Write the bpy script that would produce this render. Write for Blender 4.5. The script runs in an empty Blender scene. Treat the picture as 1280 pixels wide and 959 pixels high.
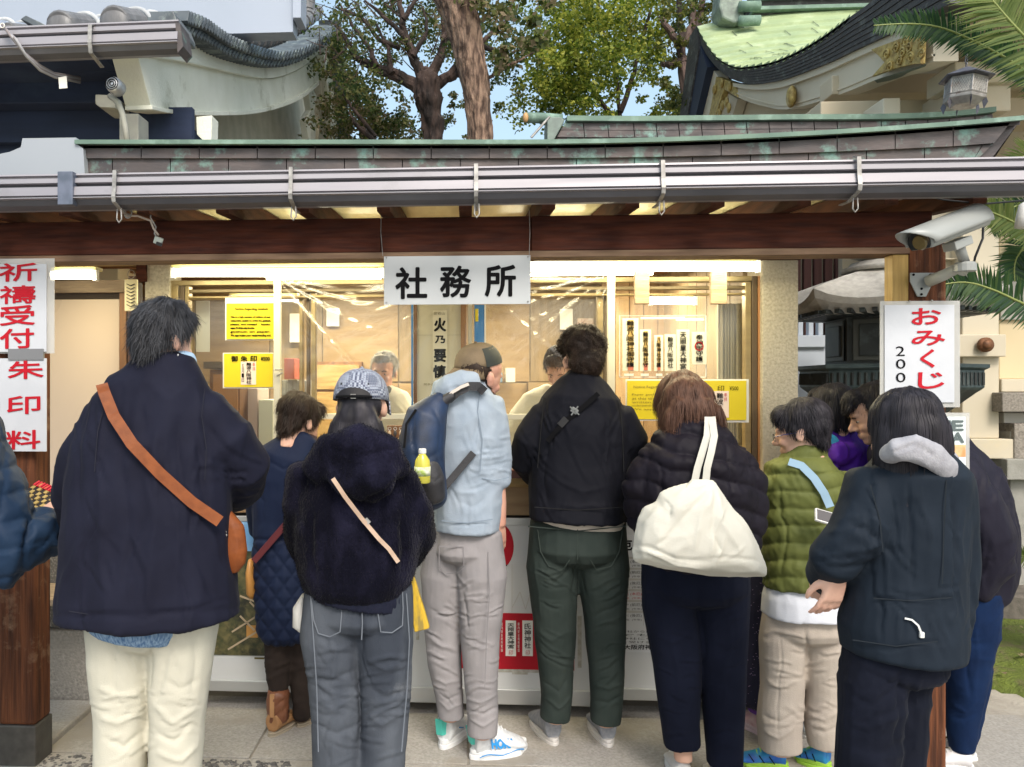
import bpy, bmesh, math, random
import numpy as np
from math import radians, sin, cos, pi
from mathutils import Vector, Matrix, Euler
from mathutils.bvhtree import BVHTree
R = random.Random(7)
RN = np.random.RandomState(3)
SC = bpy.context.scene
COL = SC.collection
# ------------------------------------------------------------------ camera, sky, sun, exposure
EYE = 1.55
YAW = radians(3.3)
FPX, UC, VC = 960.0, 530.0, 479.5          # focal length and principal point in photo pixels
cam_d = bpy.data.cameras.new('camera')
cam = bpy.data.objects.new('camera', cam_d); COL.objects.link(cam)
cam_d.sensor_width = 36; cam_d.lens = 36 * FPX / 1280
cam_d.shift_x = (640 - UC) / 1280
cam_d.clip_start = 0.05; cam_d.clip_end = 500
cam.location = (0, 0, EYE); cam.rotation_euler = (radians(90), 0, YAW)
SC.camera = cam
W = bpy.data.worlds.new("World"); SC.world = W; W.use_nodes = True
SUN_EL, SUN_AZ = radians(46), radians(162)   # azimuth measured from +Y clockwise: behind the camera, to its left
wn = W.node_tree.nodes; wl = W.node_tree.links
bg = wn['Background']; sky = wn.new('ShaderNodeTexSky')
sky.sky_type = 'NISHITA'; sky.sun_disc = False
sky.sun_elevation = SUN_EL; sky.sun_rotation = SUN_AZ
sky.air_density = 1.0; sky.dust_density = 4.5; sky.ozone_density = 0.2
hz = wn.new('ShaderNodeMix'); hz.data_type = 'RGBA'; hz.inputs[0].default_value = .38; hz.inputs[7].default_value = (3.0, 4.1, 4.4, 1)   # pale haze colour mixed in evenly to lighten the sky
wl.new(sky.outputs[0], hz.inputs[6]); wl.new(hz.outputs[2], bg.inputs[0]); bg.inputs[1].default_value = 0.15
sd = bpy.data.lights.new('sun', 'SUN'); sd.energy = 1.2; sd.angle = radians(18); sd.color = (1, .95, .88)
sun = bpy.data.objects.new('sun', sd); COL.objects.link(sun)
sdir = Vector((sin(SUN_AZ) * cos(SUN_EL), cos(SUN_AZ) * cos(SUN_EL), sin(SUN_EL)))
sun.rotation_euler = sdir.to_track_quat('Z', 'Y').to_euler()
sun.location = (0, -5, 12)
vs = SC.view_settings
vs.view_transform = 'Standard'; vs.look = 'None'; vs.gamma = 1; vs.use_curve_mapping = False
vs.exposure = 0.9
SC.cycles.max_bounces = 8; SC.cycles.transparent_max_bounces = 16
SC.cycles.use_denoising = True
# ------------------------------------------------------------------ measuring: photo pixel -> point of the place
_c, _s = cos(YAW), sin(YAW)
def at(u, v, Y):
    a = (u - UC) / FPX; b = (VC - v) / FPX
    t = Y / (_c + _s * a)
    return Vector((t * (-_s + _c * a), Y, EYE + t * b))
def atx(u, v, X):
    a = (u - UC) / FPX; b = (VC - v) / FPX
    t = X / (_c * a - _s)
    return Vector((X, t * (_c + _s * a), EYE + t * b))
def atz(u, v, z):
    a = (u - UC) / FPX; b = (VC - v) / FPX
    t = (z - EYE) / b
    return Vector((t * (-_s + _c * a), t * (_c + _s * a), z))
def proj(P):
    P = np.asarray(P, float)
    d = P[:, 0] * -_s + P[:, 1] * _c
    r = P[:, 0] * _c + P[:, 1] * _s
    return UC + FPX * r / d, VC - FPX * (P[:, 2] - EYE) / d
def pxm(Y): return FPX / Y
# ------------------------------------------------------------------ noise
def _h(ix, iy, iz, seed):
    h = (ix * 374761393 + iy * 668265263 + iz * 2147483647 + seed * 144665) & 0xffffffff
    h = ((h ^ (h >> 13)) * 1274126177) & 0xffffffff
    return ((h ^ (h >> 16)) & 0xffff) / 65535.0
def noise3(P, seed=0):
    P = np.asarray(P, float); i = np.floor(P).astype(np.int64); f = P - i; f = f * f * (3 - 2 * f)
    x, y, z = i.T; fx, fy, fz = f.T
    def g(a, b, c): return _h(x + a, y + b, z + c, seed)
    c00 = g(0,0,0)*(1-fx)+g(1,0,0)*fx; c10 = g(0,1,0)*(1-fx)+g(1,1,0)*fx
    c01 = g(0,0,1)*(1-fx)+g(1,0,1)*fx; c11 = g(0,1,1)*(1-fx)+g(1,1,1)*fx
    return ((c00*(1-fy)+c10*fy)*(1-fz)+(c01*(1-fy)+c11*fy)*fz) * 2 - 1
def fbm(P, seed=0, o=3):
    r = 0; a = 1.; P = np.asarray(P, float)
    for k in range(o): r = r + a * noise3(P, seed + k * 17); P = P * 2.03; a *= .5
    return r
def ridged(P, seed=0, o=2):
    r = 0; a = 1.; P = np.asarray(P, float)
    for k in range(o): r = r + a * (1 - 2 * np.abs(noise3(P, seed + k * 17)) ** .8); P = P * 1.9; a *= .5
    return r
# ------------------------------------------------------------------ materials (world position drives every texture)
MATS = {}
def M(name, col, col2=None, rough=.6, metal=0, ns=5, st=(1, 1, 1), bump=0, bs=120, bst=None, sheen=0, spec=.5, lo=.35, hi=.65, detail=5,
      col3=None, ns3=1.5, amt3=.5, alpha=1, trans=0, kind='noise', emit=None, es=0, rv=0, coat=0, bd=.01, wk=None):
    if name in MATS: return MATS[name]
    m = bpy.data.materials.new(name); m.use_nodes = True; n = m.node_tree.nodes; l = m.node_tree.links
    b = n['Principled BSDF']; MATS[name] = m
    def rgba(c): return (c[0], c[1], c[2], 1)
    b.inputs['Base Color'].default_value = rgba(col); b.inputs['Roughness'].default_value = rough
    b.inputs['Metallic'].default_value = metal; b.inputs['Specular IOR Level'].default_value = spec
    if sheen: b.inputs['Sheen Weight'].default_value = sheen; b.inputs['Sheen Roughness'].default_value = .4
    if alpha < 1: b.inputs['Alpha'].default_value = alpha
    if trans: b.inputs['Transmission Weight'].default_value = trans
    if coat: b.inputs['Coat Weight'].default_value = coat
    if emit: b.inputs['Emission Color'].default_value = rgba(emit); b.inputs['Emission Strength'].default_value = es
    geo = n.new('ShaderNodeNewGeometry')
    def mapped(stv):
        mp = n.new('ShaderNodeMapping'); mp.inputs['Scale'].default_value = stv
        l.new(geo.outputs['Position'], mp.inputs[0]); return mp.outputs[0]
    if col2 is not None:
        if kind == 'vor':
            t = n.new('ShaderNodeTexVoronoi'); t.inputs['Scale'].default_value = ns; out = t.outputs['Distance']
        elif kind == 'check':
            t = n.new('ShaderNodeTexChecker'); t.inputs['Scale'].default_value = ns; out = t.outputs['Fac']
        else:
            t = n.new('ShaderNodeTexNoise'); t.inputs['Scale'].default_value = ns; t.inputs['Detail'].default_value = detail; out = t.outputs['Fac']
        l.new(mapped(st), t.inputs['Vector'])
        mr = n.new('ShaderNodeMapRange'); mr.inputs[1].default_value = lo; mr.inputs[2].default_value = hi; l.new(out, mr.inputs[0])
        mx = n.new('ShaderNodeMix'); mx.data_type = 'RGBA'
        mx.inputs[6].default_value = rgba(col); mx.inputs[7].default_value = rgba(col2); l.new(mr.outputs[0], mx.inputs[0])
        o = mx.outputs[2]
        if col3 is not None:
            t3 = n.new('ShaderNodeTexNoise'); t3.inputs['Scale'].default_value = ns3; t3.inputs['Detail'].default_value = 8; t3.inputs['Roughness'].default_value = .65
            l.new(mapped((1, 1, 1)), t3.inputs['Vector'])
            m3 = n.new('ShaderNodeMapRange'); m3.inputs[1].default_value = .66 - .3 * amt3; m3.inputs[2].default_value = .76 - .25 * amt3; l.new(t3.outputs['Fac'], m3.inputs[0])
            x3 = n.new('ShaderNodeMix'); x3.data_type = 'RGBA'; x3.inputs[7].default_value = rgba(col3)
            l.new(o, x3.inputs[6]); l.new(m3.outputs[0], x3.inputs[0]); o = x3.outputs[2]
        l.new(o, b.inputs['Base Color'])
    if rv:
        tr = n.new('ShaderNodeTexNoise'); tr.inputs['Scale'].default_value = ns * 1.7; l.new(mapped(st), tr.inputs['Vector'])
        rr = n.new('ShaderNodeMapRange'); rr.inputs[1].default_value = .3; rr.inputs[2].default_value = .7
        rr.inputs[3].default_value = max(0, rough - rv); rr.inputs[4].default_value = min(1, rough + rv)
        l.new(tr.outputs['Fac'], rr.inputs[0]); l.new(rr.outputs[0], b.inputs['Roughness'])
    if bump:
        tb = n.new('ShaderNodeTexNoise'); tb.inputs['Scale'].default_value = bs; tb.inputs['Detail'].default_value = 4
        l.new(mapped(bst or st), tb.inputs['Vector'])
        bp = n.new('ShaderNodeBump'); bp.inputs['Strength'].default_value = bump; bp.inputs['Distance'].default_value = bd
        l.new(tb.outputs['Fac'], bp.inputs['Height']); l.new(bp.outputs[0], b.inputs['Normal'])
        if wk:                                   # creases of the cloth itself
            sc_, st_, stretch = wk; last = None
            for k, (f, w) in enumerate(((1, 1.), (2.3, .55))):
                tw = n.new('ShaderNodeTexNoise'); tw.noise_type = 'RIDGED_MULTIFRACTAL'; tw.inputs['Scale'].default_value = sc_*f; tw.inputs['Detail'].default_value = 1.5
                tw.inputs['Roughness'].default_value = .45; tw.inputs['Distortion'].default_value = 1.1; l.new(mapped(stretch), tw.inputs['Vector'])
                bw = n.new('ShaderNodeBump'); bw.inputs['Strength'].default_value = st_*w; bw.inputs['Distance'].default_value = .012/f
                l.new(tw.outputs['Fac'], bw.inputs['Height'])
                if last is not None: l.new(last.outputs[0], bw.inputs['Normal'])
                last = bw
            l.new(last.outputs[0], bp.inputs['Normal'])
    return m
# ------------------------------------------------------------------ objects
def org(o):
    p = Vector((0, 0, 0))
    while o is not None: p = p + o.location; o = o.parent
    return p
def tag(o, label=None, cat=None, group=None, kind=None):
    if label: o['label'] = label
    if cat: o['category'] = cat
    if group: o['group'] = group
    if kind: o['kind'] = kind
    return o
def thing(name, loc, label, cat, group=None, kind=None):
    o = bpy.data.objects.new(name, None); COL.objects.link(o); o.location = loc; o.empty_display_size = .1
    return tag(o, label, cat, group, kind)
def link(name, me, m=None, parent=None, smooth=False, bev=0, origin=None):
    o = bpy.data.objects.new(name, me); COL.objects.link(o)
    if m is not None and not me.materials: me.materials.append(m)
    if parent is not None:
        o.parent = parent; q = org(parent)
        me.transform(Matrix.Translation(-q))
    elif origin is not None:
        me.transform(Matrix.Translation(-Vector(origin))); o.location = origin
    if smooth: me.polygons.foreach_set('use_smooth', [True] * len(me.polygons))
    if bev:
        b = o.modifiers.new('bevel', 'BEVEL'); b.width = bev; b.segments = 2; b.limit_method = 'ANGLE'
    return o
class MB:
    def __init__(s): s.v = []; s.f = []
    def add(s, vs, fs):
        k = len(s.v); s.v += [tuple(x) for x in vs]; s.f += [tuple(i + k for i in f) for f in fs]; return s
    def box(s, x0, x1, y0, y1, z0, z1, mat=None):
        vs = [Vector((x, y, z)) for x in (x0, x1) for y in (y0, y1) for z in (z0, z1)]
        if mat is not None: vs = [mat @ v for v in vs]
        return s.add(vs, [(0,1,3,2),(4,6,7,5),(0,4,5,1),(2,3,7,6),(0,2,6,4),(1,5,7,3)])
    def cbox(s, c, size, rot=(0, 0, 0)):
        m = Matrix.Translation(c) @ Euler(rot).to_matrix().to_4x4(); a, b, d = [k / 2 for k in size]
        return s.box(-a, a, -b, b, -d, d, m)
    def bar(s, p, q, w, d, up=(0, 0, 1)):
        p = Vector(p); q = Vector(q); t = (q - p); L = t.length; t.normalize(); up = Vector(up)
        x = t.cross(up); x = x.normalized() if x.length > 1e-5 else Vector((1, 0, 0)); z = x.cross(t)
        m = Matrix((x, t, z)).transposed().to_4x4(); m.translation = p
        return s.box(-w/2, w/2, 0, L, -d/2, d/2, m)
    def prism(s, pts, off):
        n = len(pts); off = Vector(off); P = [Vector(p) for p in pts]
        return s.add(P + [p + off for p in P], [tuple(range(n)), tuple(range(2*n-1, n-1, -1))] + [(i, i+n, (i+1) % n + n, (i+1) % n) for i in range(n)])
    def strip(s, A, B, off):
        # a plate between two edge curves A and B of equal length, thickness off
        n = len(A); off = Vector(off); P = [Vector(p) for p in A] + [Vector(p) for p in B]; N = 2 * n
        fs = []
        for i in range(n - 1):
            fs += [(i, i+1, n+i+1, n+i), (N+i, N+n+i, N+n+i+1, N+i+1), (i, N+i, N+i+1, i+1), (n+i, n+i+1, N+n+i+1, N+n+i)]
        fs += [(0, n, N+n, N), (n-1, N+n-1, N+2*n-1, 2*n-1)]
        return s.add(P + [p + off for p in P], fs)
    def tube(s, pts, r, n=8, cap=True):
        P = [Vector(p) for p in pts]; rs = r if isinstance(r, (list, tuple)) else [r] * len(P)
        prev = None; vs = []; fs = []
        for i, p in enumerate(P):
            t = (P[min(i+1, len(P)-1)] - P[max(i-1, 0)]).normalized()
            a = prev if prev is not None else (Vector((0, 0, 1)) if abs(t.z) < .9 else Vector((1, 0, 0)))
            x = (a - t * a.dot(t)).normalized(); prev = x; y = t.cross(x)
            vs += [p + (x * cos(2*pi*k/n) + y * sin(2*pi*k/n)) * rs[i] for k in range(n)]
        for i in range(len(P)-1):
            fs += [(i*n+k, i*n+(k+1) % n, (i+1)*n+(k+1) % n, (i+1)*n+k) for k in range(n)]
        if cap: fs += [tuple(range(n-1, -1, -1)), tuple(range((len(P)-1)*n, len(P)*n))]
        return s.add(vs, fs)
    def lathe(s, prof, c, n=24, mat=None, sq=0):
        vs = []; fs = []; c = Vector(c)
        for r, z in prof:
            for k in range(n):
                a = 2*pi*(k+.5)/n; p = Vector((r*cos(a), r*sin(a), z)); vs.append(c + (mat @ p if mat is not None else p))
        m = len(prof)
        for i in range(m-1): fs += [(i*n+k, i*n+(k+1) % n, (i+1)*n+(k+1) % n, (i+1)*n+k) for k in range(n)]
        fs += [tuple(range(n-1, -1, -1)), tuple(range((m-1)*n, m*n))]
        return s.add(vs, fs)
    def ball(s, c, r, n=14, m=8):
        r = r if isinstance(r, (tuple, list)) else (r, r, r); c = Vector(c); vs = []
        for i in range(1, m):
            for k in range(n):
                a = pi*i/m; b = 2*pi*k/n; vs.append(c + Vector((r[0]*sin(a)*cos(b), r[1]*sin(a)*sin(b), r[2]*cos(a))))
        fs = [(i*n+k, (i+1)*n+k, (i+1)*n+(k+1) % n, i*n+(k+1) % n) for i in range(m-2) for k in range(n)]
        vs += [c + Vector((0, 0, r[2])), c - Vector((0, 0, r[2]))]; T = len(vs)-2; B = T+1
        fs += [(T, k, (k+1) % n) for k in range(n)] + [(B, (m-2)*n+(k+1) % n, (m-2)*n+k) for k in range(n)]
        return s.add(vs, fs)
    def mesh(s, name):
        me = bpy.data.meshes.new(name); me.from_pydata(s.v, [], s.f); me.update(); return me
    def build(s, name, m, parent=None, smooth=False, bev=0, label=None, cat=None, group=None, kind=None, fix=True):
        me = s.mesh(name)
        if fix:
            b = bmesh.new(); b.from_mesh(me); bmesh.ops.recalc_face_normals(b, faces=b.faces); b.to_mesh(me); b.free()
        o = None
        if parent is None:
            A = np.array(s.v); o = link(name, me, m, None, smooth, bev, origin=((A[:,0].min()+A[:,0].max())/2, (A[:,1].min()+A[:,1].max())/2, A[:,2].min()))
        else: o = link(name, me, m, parent, smooth, bev)
        return tag(o, label, cat, group, kind)
def inst(name, me, loc, parent=None, rot=(0, 0, 0), scale=(1, 1, 1)):
    o = bpy.data.objects.new(name, me); COL.objects.link(o); o.parent = parent
    o.location = Vector(loc) - (org(parent) if parent is not None else Vector((0, 0, 0)))
    o.rotation_euler = rot; o.scale = scale; return o
# ------------------------------------------------------------------ lettering
_gl = {}
def glyph(ch, bold=.0):
    k = (ch, bold)
    if k not in _gl:
        cu = bpy.data.curves.new('t', 'FONT'); cu.body = ch; cu.offset = bold; cu.resolution_u = 3
        o = bpy.data.objects.new('t', cu); COL.objects.link(o); bpy.context.view_layer.update()
        me = bpy.data.meshes.new_from_object(o.evaluated_get(bpy.context.evaluated_depsgraph_get()))
        V = np.array([v.co[:2] for v in me.vertices]).reshape(-1, 2); Fs = [tuple(p.vertices) for p in me.polygons]
        bpy.data.objects.remove(o); bpy.data.curves.remove(cu); bpy.data.meshes.remove(me)
        if len(V):
            lo = V.min(0); hi = V.max(0); V = (V - lo) / np.maximum(hi - lo, 1e-4)
        _gl[k] = (V, Fs)
    return _gl[k]
def letters(items, Y, m, parent, bold=0., name='lettering', shear=0., pf=None):
    """items: (text, u0, v0, u1, v1) boxes measured on the sign, laid on the plane at depth Y"""
    mb = MB()
    for t, u0, v0, u1, v1 in items:
        V, Fs = glyph(t, 0)
        if not len(V): continue
        k = 0
        hh = abs(v1-v0)
        for dx, dy in (((0, 0),) if bold <= 0 else ((0, 0), (1, 0), (-1, 0), (0, 1), (0, -1), (.7, .7), (-.7, -.7), (.7, -.7), (-.7, .7))):
            b_ = bold * hh * .8
            P = [(u0 + x * (u1-u0) + dx*b_, v1 - y * (v1-v0) - shear * x * (v1-v0) + dy*b_) for x, y in V]
            mb.add([(pf or at)(p[0], p[1], Y - .00012*k) for p in P], Fs); k += 1
    return mb.build(name, m, parent, fix=False)
def column(txt, u0, v0, u1, v1, gap=.12):
    n = len(txt); h = (v1 - v0) / n
    return [(c, u0, v0 + i*h + gap*h/2, u1, v0 + (i+1)*h - gap*h/2) for i, c in enumerate(txt)]
def plate(name, u0, u1, v0, v1, Y, th, m, parent=None, bev=0, **k):
    a = at(u0, v1, Y); b = at(u1, v0, Y)
    return MB().box(a.x, b.x, Y, Y + th, a.z, b.z).build(name, m, parent, bev=bev, **k)
# ------------------------------------------------------------------ soft bodies: unions of tapered tubes, fused and sculpted
def sections(Y0, pts, grow=1.0):
    """(u, v, dY, half_width_px, depth_ratio) along a limb -> real points and radii"""
    out = []
    for p in pts:
        u, v, dy, w = p[:4]; ra = p[4] if len(p) > 4 else 1.0
        Y = Y0 + dy; out.append((at(u, v, Y), w / pxm(Y) * grow, w / pxm(Y) * ra * grow))
    return out
def loft(mb, secs, n=20, rnd=True, sq=2.0):
    P = [s[0] for s in secs]; prev = None; vs = []; fs = []; rows = []
    for i, (p, a, b) in enumerate(secs):
        t = (P[min(i+1, len(P)-1)] - P[max(i-1, 0)]).normalized()
        S = t.cross(Vector((0, 1, 0)))
        if S.length < .35 and prev is not None: S = prev - t * prev.dot(t)
        if S.length < 1e-4: S = Vector((1, 0, 0)) - t * t.x
        S.normalize()
        if prev is not None and S.dot(prev) < 0: S = -S
        prev = S; D = t.cross(S); rows.append((p, S, D, t, a, b))
    if rnd:
        p, S, D, t, a, b = rows[0]; e = min(a, b)
        pre = [(p - t*e*.5*sin(g), S, D, t, a*cos(g), b*cos(g)) for g in (1.45, 1.0, .5)]
        p, S, D, t, a, b = rows[-1]; e = min(a, b)
        post = [(p + t*e*.5*sin(g), S, D, t, a*cos(g), b*cos(g)) for g in (.5, 1.0, 1.45)] if rnd != 'flat' else []
        rows = pre + rows + post
    for p, S, D, t, a, b in rows:
        for k in range(n):
            ca, sa = cos(2*pi*k/n), sin(2*pi*k/n)
            if sq != 2.0: ca = math.copysign(abs(ca)**(2/sq), ca); sa = math.copysign(abs(sa)**(2/sq), sa)
            vs.append(p + S*a*ca + D*b*sa)
    for i in range(len(rows)-1): fs += [(i*n+k, i*n+(k+1) % n, (i+1)*n+(k+1) % n, (i+1)*n+k) for k in range(n)]
    fs += [tuple(range(n-1, -1, -1)), tuple(range((len(rows)-1)*n, len(rows)*n))]
    mb.add(vs, fs)
def fuse(mb, voxel, smooth=3):
    me = mb.mesh('tmp'); b = bmesh.new(); b.from_mesh(me); bmesh.ops.recalc_face_normals(b, faces=b.faces); b.to_mesh(me); b.free()
    o = bpy.data.objects.new('tmp', me); COL.objects.link(o)
    r = o.modifiers.new('r', 'REMESH'); r.mode = 'VOXEL'; r.voxel_size = voxel
    if smooth: s = o.modifiers.new('s', 'SMOOTH'); s.factor = .5; s.iterations = smooth
    bpy.context.view_layer.update()
    out = bpy.data.meshes.new_from_object(o.evaluated_get(bpy.context.evaluated_depsgraph_get()))
    bpy.data.objects.remove(o); bpy.data.meshes.remove(me)
    return out
def VN(me):
    n = len(me.vertices); V = np.empty(n*3); N = np.empty(n*3)
    me.vertices.foreach_get('co', V); me.vertices.foreach_get('normal', N)
    return V.reshape(-1, 3), N.reshape(-1, 3)
def seg_dist(U, Vv, pts):
    best = np.full(len(U), 1e9); tt = np.zeros(len(U)); n = len(pts) - 1
    for i in range(n):
        (x0, y0), (x1, y1) = pts[i][:2], pts[i+1][:2]; dx, dy = x1-x0, y1-y0
        t = np.clip(((U-x0)*dx + (Vv-y0)*dy) / (dx*dx+dy*dy+1e-9), 0, 1)
        d = np.hypot(U-x0-t*dx, Vv-y0-t*dy); k = d < best
        best = np.where(k, d, best); tt = np.where(k, (i+t)/n, tt)
    return best, tt
def sculpt(me, folds=(), wr=(), puff=None, seed=0):
    """folds: (points, width_px, mm) creases; wr: (mm, (fx,fy,fz) per metre, kind) wrinkles; puff: function(U,V,P)->metres"""
    V, N = VN(me); U, Vv = proj(V)
    face = np.clip(-(N[:,1]*_c - N[:,0]*_s) * 2 + .15, 0, 1)
    D = np.zeros(len(V))
    warp = np.stack([fbm(V*3.1, seed+5, 2), fbm(V*3.3+7, seed+6, 2), fbm(V*3.2+3, seed+8, 2)], 1)
    for mm, fr, kd in wr:
        Q = (V + warp*.07) * np.array(fr)
        D += mm/1000 * (ridged(Q, seed+31, 2)*1.15 if kd == 'r' else fbm(Q, seed+41, 3))
    jU = U + 5.5*fbm(V*8.5, seed+51, 2); jV = Vv + 5.5*fbm(V*8.5+9, seed+52, 2)
    for pts, w, mm in folds:
        d, t = seg_dist(jU, jV, pts); mm = mm*.8
        D += mm/1000 * (1.5*np.exp(-d/w*1.25) - .5*np.exp(-(d/w/2.2)**2)) * np.clip(np.sin(pi*np.clip(t*.94+.03, 0, 1))*1.6, 0, 1) * face
    if puff is not None: D += puff(U, Vv, V, N)
    V = V + N * D[:, None]
    me.vertices.foreach_set('co', V.ravel()); me.update()
    return me
AUTO = random.Random(77)
def creases(u0, u1, v0, v1, n, ang, L, w=3, mm=7, jit=12):
    """n short folds scattered over a region, running at ang degrees"""
    out = []
    for k in range(n):
        u = AUTO.uniform(u0, u1); v = AUTO.uniform(v0, v1); a = radians(ang + AUTO.gauss(0, jit)); l = L*AUTO.uniform(.5, 1.2); c = AUTO.uniform(-.25, .25)
        d = (cos(a), sin(a)); pl = [(u-d[0]*l/2, v-d[1]*l/2), (u-d[1]*c*l*.5, v+d[0]*c*l*.5), (u+d[0]*l/2, v+d[1]*l/2)]; ww = w*AUTO.uniform(.55, 1.); a_ = mm*AUTO.uniform(.4, 1.); out.append((pl, ww, a_)); sh = ww*1.9
        out.append(([(x-d[1]*sh, y+d[0]*sh) for x, y in pl], ww*1.2, -a_*.8))
    return out
def soft(name, m, parent, tubes=(), extra=None, voxel=.008, smooth=3, folds=(), wr=(), puff=None, seed=0, n=24, label=None, sq=2.15, flat=()):
    mb = MB()
    for i, t in enumerate(tubes): loft(mb, t, n, sq=sq, rnd='flat' if i in flat else True)
    if extra is not None: extra(mb)
    me = fuse(mb, voxel, smooth)
    if folds or wr or puff is not None: sculpt(me, folds, wr, puff, seed)
    me.name = name
    V, N = VN(me); bv = BVHTree.FromPolygons([Vector(v) for v in V], [tuple(p.vertices) for p in me.polygons])
    me.materials.clear()
    o = link(name, me, m, parent, True)
    if label: o['label'] = label
    return o, bv
def hit(bv, u, v, off=.004, back=None):
    p = at(u, v, 1.0); o = Vector((0, 0, EYE)); d = (p - o).normalized()
    loc, nrm, i, dist = bv.ray_cast(o, d)
    if loc is None:
        return back
    if nrm.dot(d) > 0: nrm = -nrm
    return loc + nrm * off
def band(name, bv, pts, wpx, m, parent, th=.004, off=.004, Yb=2.5, sub=6, mb=None, bev=0):
    """a strap that lies on the surface bv along the given path"""
    path = []
    for i in range(len(pts)-1):
        for k in range(sub): t = k/sub; path.append((pts[i][0]*(1-t)+pts[i+1][0]*t, pts[i][1]*(1-t)+pts[i+1][1]*t))
    path.append(pts[-1][:2]); A = []; last = None
    for (u, v) in path:
        h = hit(bv, u, v, off)
        if h is None or (last is not None and abs(h.y - last.y) > .15): h = at(u, v, last.y if last is not None else Yb)
        A.append(h); last = h
    # keep the strap outside every fold it crosses, then ease it
    EY = Vector((0, 0, EYE)); w0 = wpx/2; dd = []
    for (u, v), a in zip(path, A):
        m_ = (a-EY).length
        for du, dv in ((w0, 0), (-w0, 0), (0, w0), (0, -w0)):
            h = hit(bv, u+du, v+dv, off)
            if h is not None and abs((h-EY).length - m_) < .12: m_ = min(m_, (h-EY).length)
        dd.append(m_)
    n_ = len(dd); dd = [min(dd[max(0, i-3):i+4]) for i in range(n_)]
    for _ in range(14):
        dd = [(dd[max(i-1, 0)]+dd[i]*2+dd[min(i+1, n_-1)])/4 for i in range(n_)]
    A = [EY + (at(u, v, 1.)-EY).normalized()*(m_-off*.5) for (u, v), m_ in zip(path, dd)]
    mb2 = mb or MB(); vs = []; fs = []; w = wpx / pxm(A[0].y) / 2
    for i, p in enumerate(A):
        t = (A[min(i+1, len(A)-1)] - A[max(i-1, 0)]).normalized(); vd = (p - Vector((0, 0, EYE))).normalized()
        x = t.cross(vd).normalized()
        # follow the surface across its width
        e1 = p + x*w; e2 = p - x*w
        vs += [e1 - vd*th*.2, e2 - vd*th*.2, e2 + vd*th, e1 + vd*th]
        if i: k = 4*(i-1); fs += [(k+j, k+(j+1) % 4, k+4+(j+1) % 4, k+4+j) for j in range(4)]
    fs += [(0, 1, 2, 3), (len(vs)-4, len(vs)-1, len(vs)-2, len(vs)-3)]
    mb2.add(vs, fs)
    if mb is not None: return None
    return mb2.build(name, m, parent, bev=bev)
# ================================================================== materials of the place
cPave = M('pavement', (.30,.275,.235), (.22,.20,.17), .9, ns=3, bump=.35, bs=60, col3=(.40,.37,.32), ns3=1.2, detail=12, bd=.02)
cPave2 = M('paving_stone', (.40,.38,.35), (.275,.262,.238), .88, ns=90, bump=.3, bs=110, col3=(.30,.275,.235), ns3=2.5, lo=.3, hi=.7, bd=.008)
cGran = M('rough_concrete', (.33,.30,.26), (.20,.18,.155), .92, ns=70, bump=.5, bs=90, col3=(.25,.23,.20), ns3=3, bd=.01)
cPebble = M('pebble_concrete', (.115,.105,.09), (.22,.20,.17), .9, ns=110, bump=.8, bs=90, lo=.5, hi=.62, bd=.01)
cPil = M('pillar_stone', (.56,.51,.41), (.40,.36,.28), .9, ns=80, bump=.5, bs=120, col3=(.48,.43,.34), ns3=4, bd=.008)
cWoodD = M('dark_red_wood', (.085,.024,.013), (.040,.012,.008), .75, spec=.2, ns=5, st=(1,6,9), bump=.2, bs=14, bst=(1,8,12), rv=.15)
cWoodR = M('rafter_wood', (.09,.032,.016), (.05,.018,.010), .75, spec=.2, ns=5, st=(9,1,9), bump=.2, bs=14)
cWoodP = M('post_wood', (.17,.062,.028), (.055,.022,.013), .8, ns=4, st=(14,14,.7), bump=.8, bs=9, bst=(18,18,.8), col3=(.25,.15,.095), ns3=5, amt3=.35, spec=.2)
cWoodL = M('light_wood', (.48,.33,.14), (.34,.21,.08), .6, ns=5, st=(1,1,9), bump=.1, bs=20, col3=(.42,.28,.11))
cWoodY = M('ceiling_board', (.80,.72,.42), (.70,.62,.34), .28, ns=4, st=(8,1,8), bump=.1, bs=20)
cWoodM = M('mid_wood', (.25,.125,.055), (.16,.075,.035), .6, ns=5, st=(9,9,1), bump=.1, bs=20)
cWoodW = M('weathered_board', (.42,.31,.20), (.28,.2,.13), .8, ns=6, st=(1.2,8,8), bump=.3, bs=20)
cGut = M('gutter_metal', (.34,.325,.35), (.26,.25,.275), .40, metal=.2, col3=(.22,.21,.22), ns3=2.2, amt3=.3, ns=2, st=(.4,1,4), rv=.12, detail=8)
cGutD = M('gutter_shade_dark', (.05,.05,.06), rough=.6)
cBrk = M('bracket_metal', (.42,.41,.39), (.24,.23,.22), .5, metal=.5, ns=30)
cCop = M('copper_plate', (.115,.093,.090), (.062,.055,.058), .55, metal=.15, ns=6, st=(1,1,3), col3=(.17,.31,.27), ns3=7, amt3=.42, rv=.15, bump=.1, bs=40)
cPat = M('patina', (.17,.26,.20), (.11,.18,.145), .7, ns=6, bump=.1, bs=50, col3=(.22,.33,.27), ns3=9)
cRoofG = M('green_roof', (.36,.44,.23), (.27,.35,.19), .65, ns=2.5, bump=.1, bs=40, col3=(.42,.50,.30), ns3=4)
cRoofD = M('dark_laminate', (.075,.07,.068), (.04,.04,.042), .75, ns=6, st=(1,1,14), bump=.3, bs=14, bst=(1,1,14), col3=(.14,.15,.14), ns3=8, amt3=.4)
cCream = M('cream_paint', (.66,.59,.46), (.59,.53,.41), .6, ns=1.5, col3=(.60,.52,.38), ns3=2, amt3=.3)
cGold = M('gold_ornament', (.56,.42,.14), (.30,.20,.06), .5, metal=.25, ns=25, bump=.4, bs=40)
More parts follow.
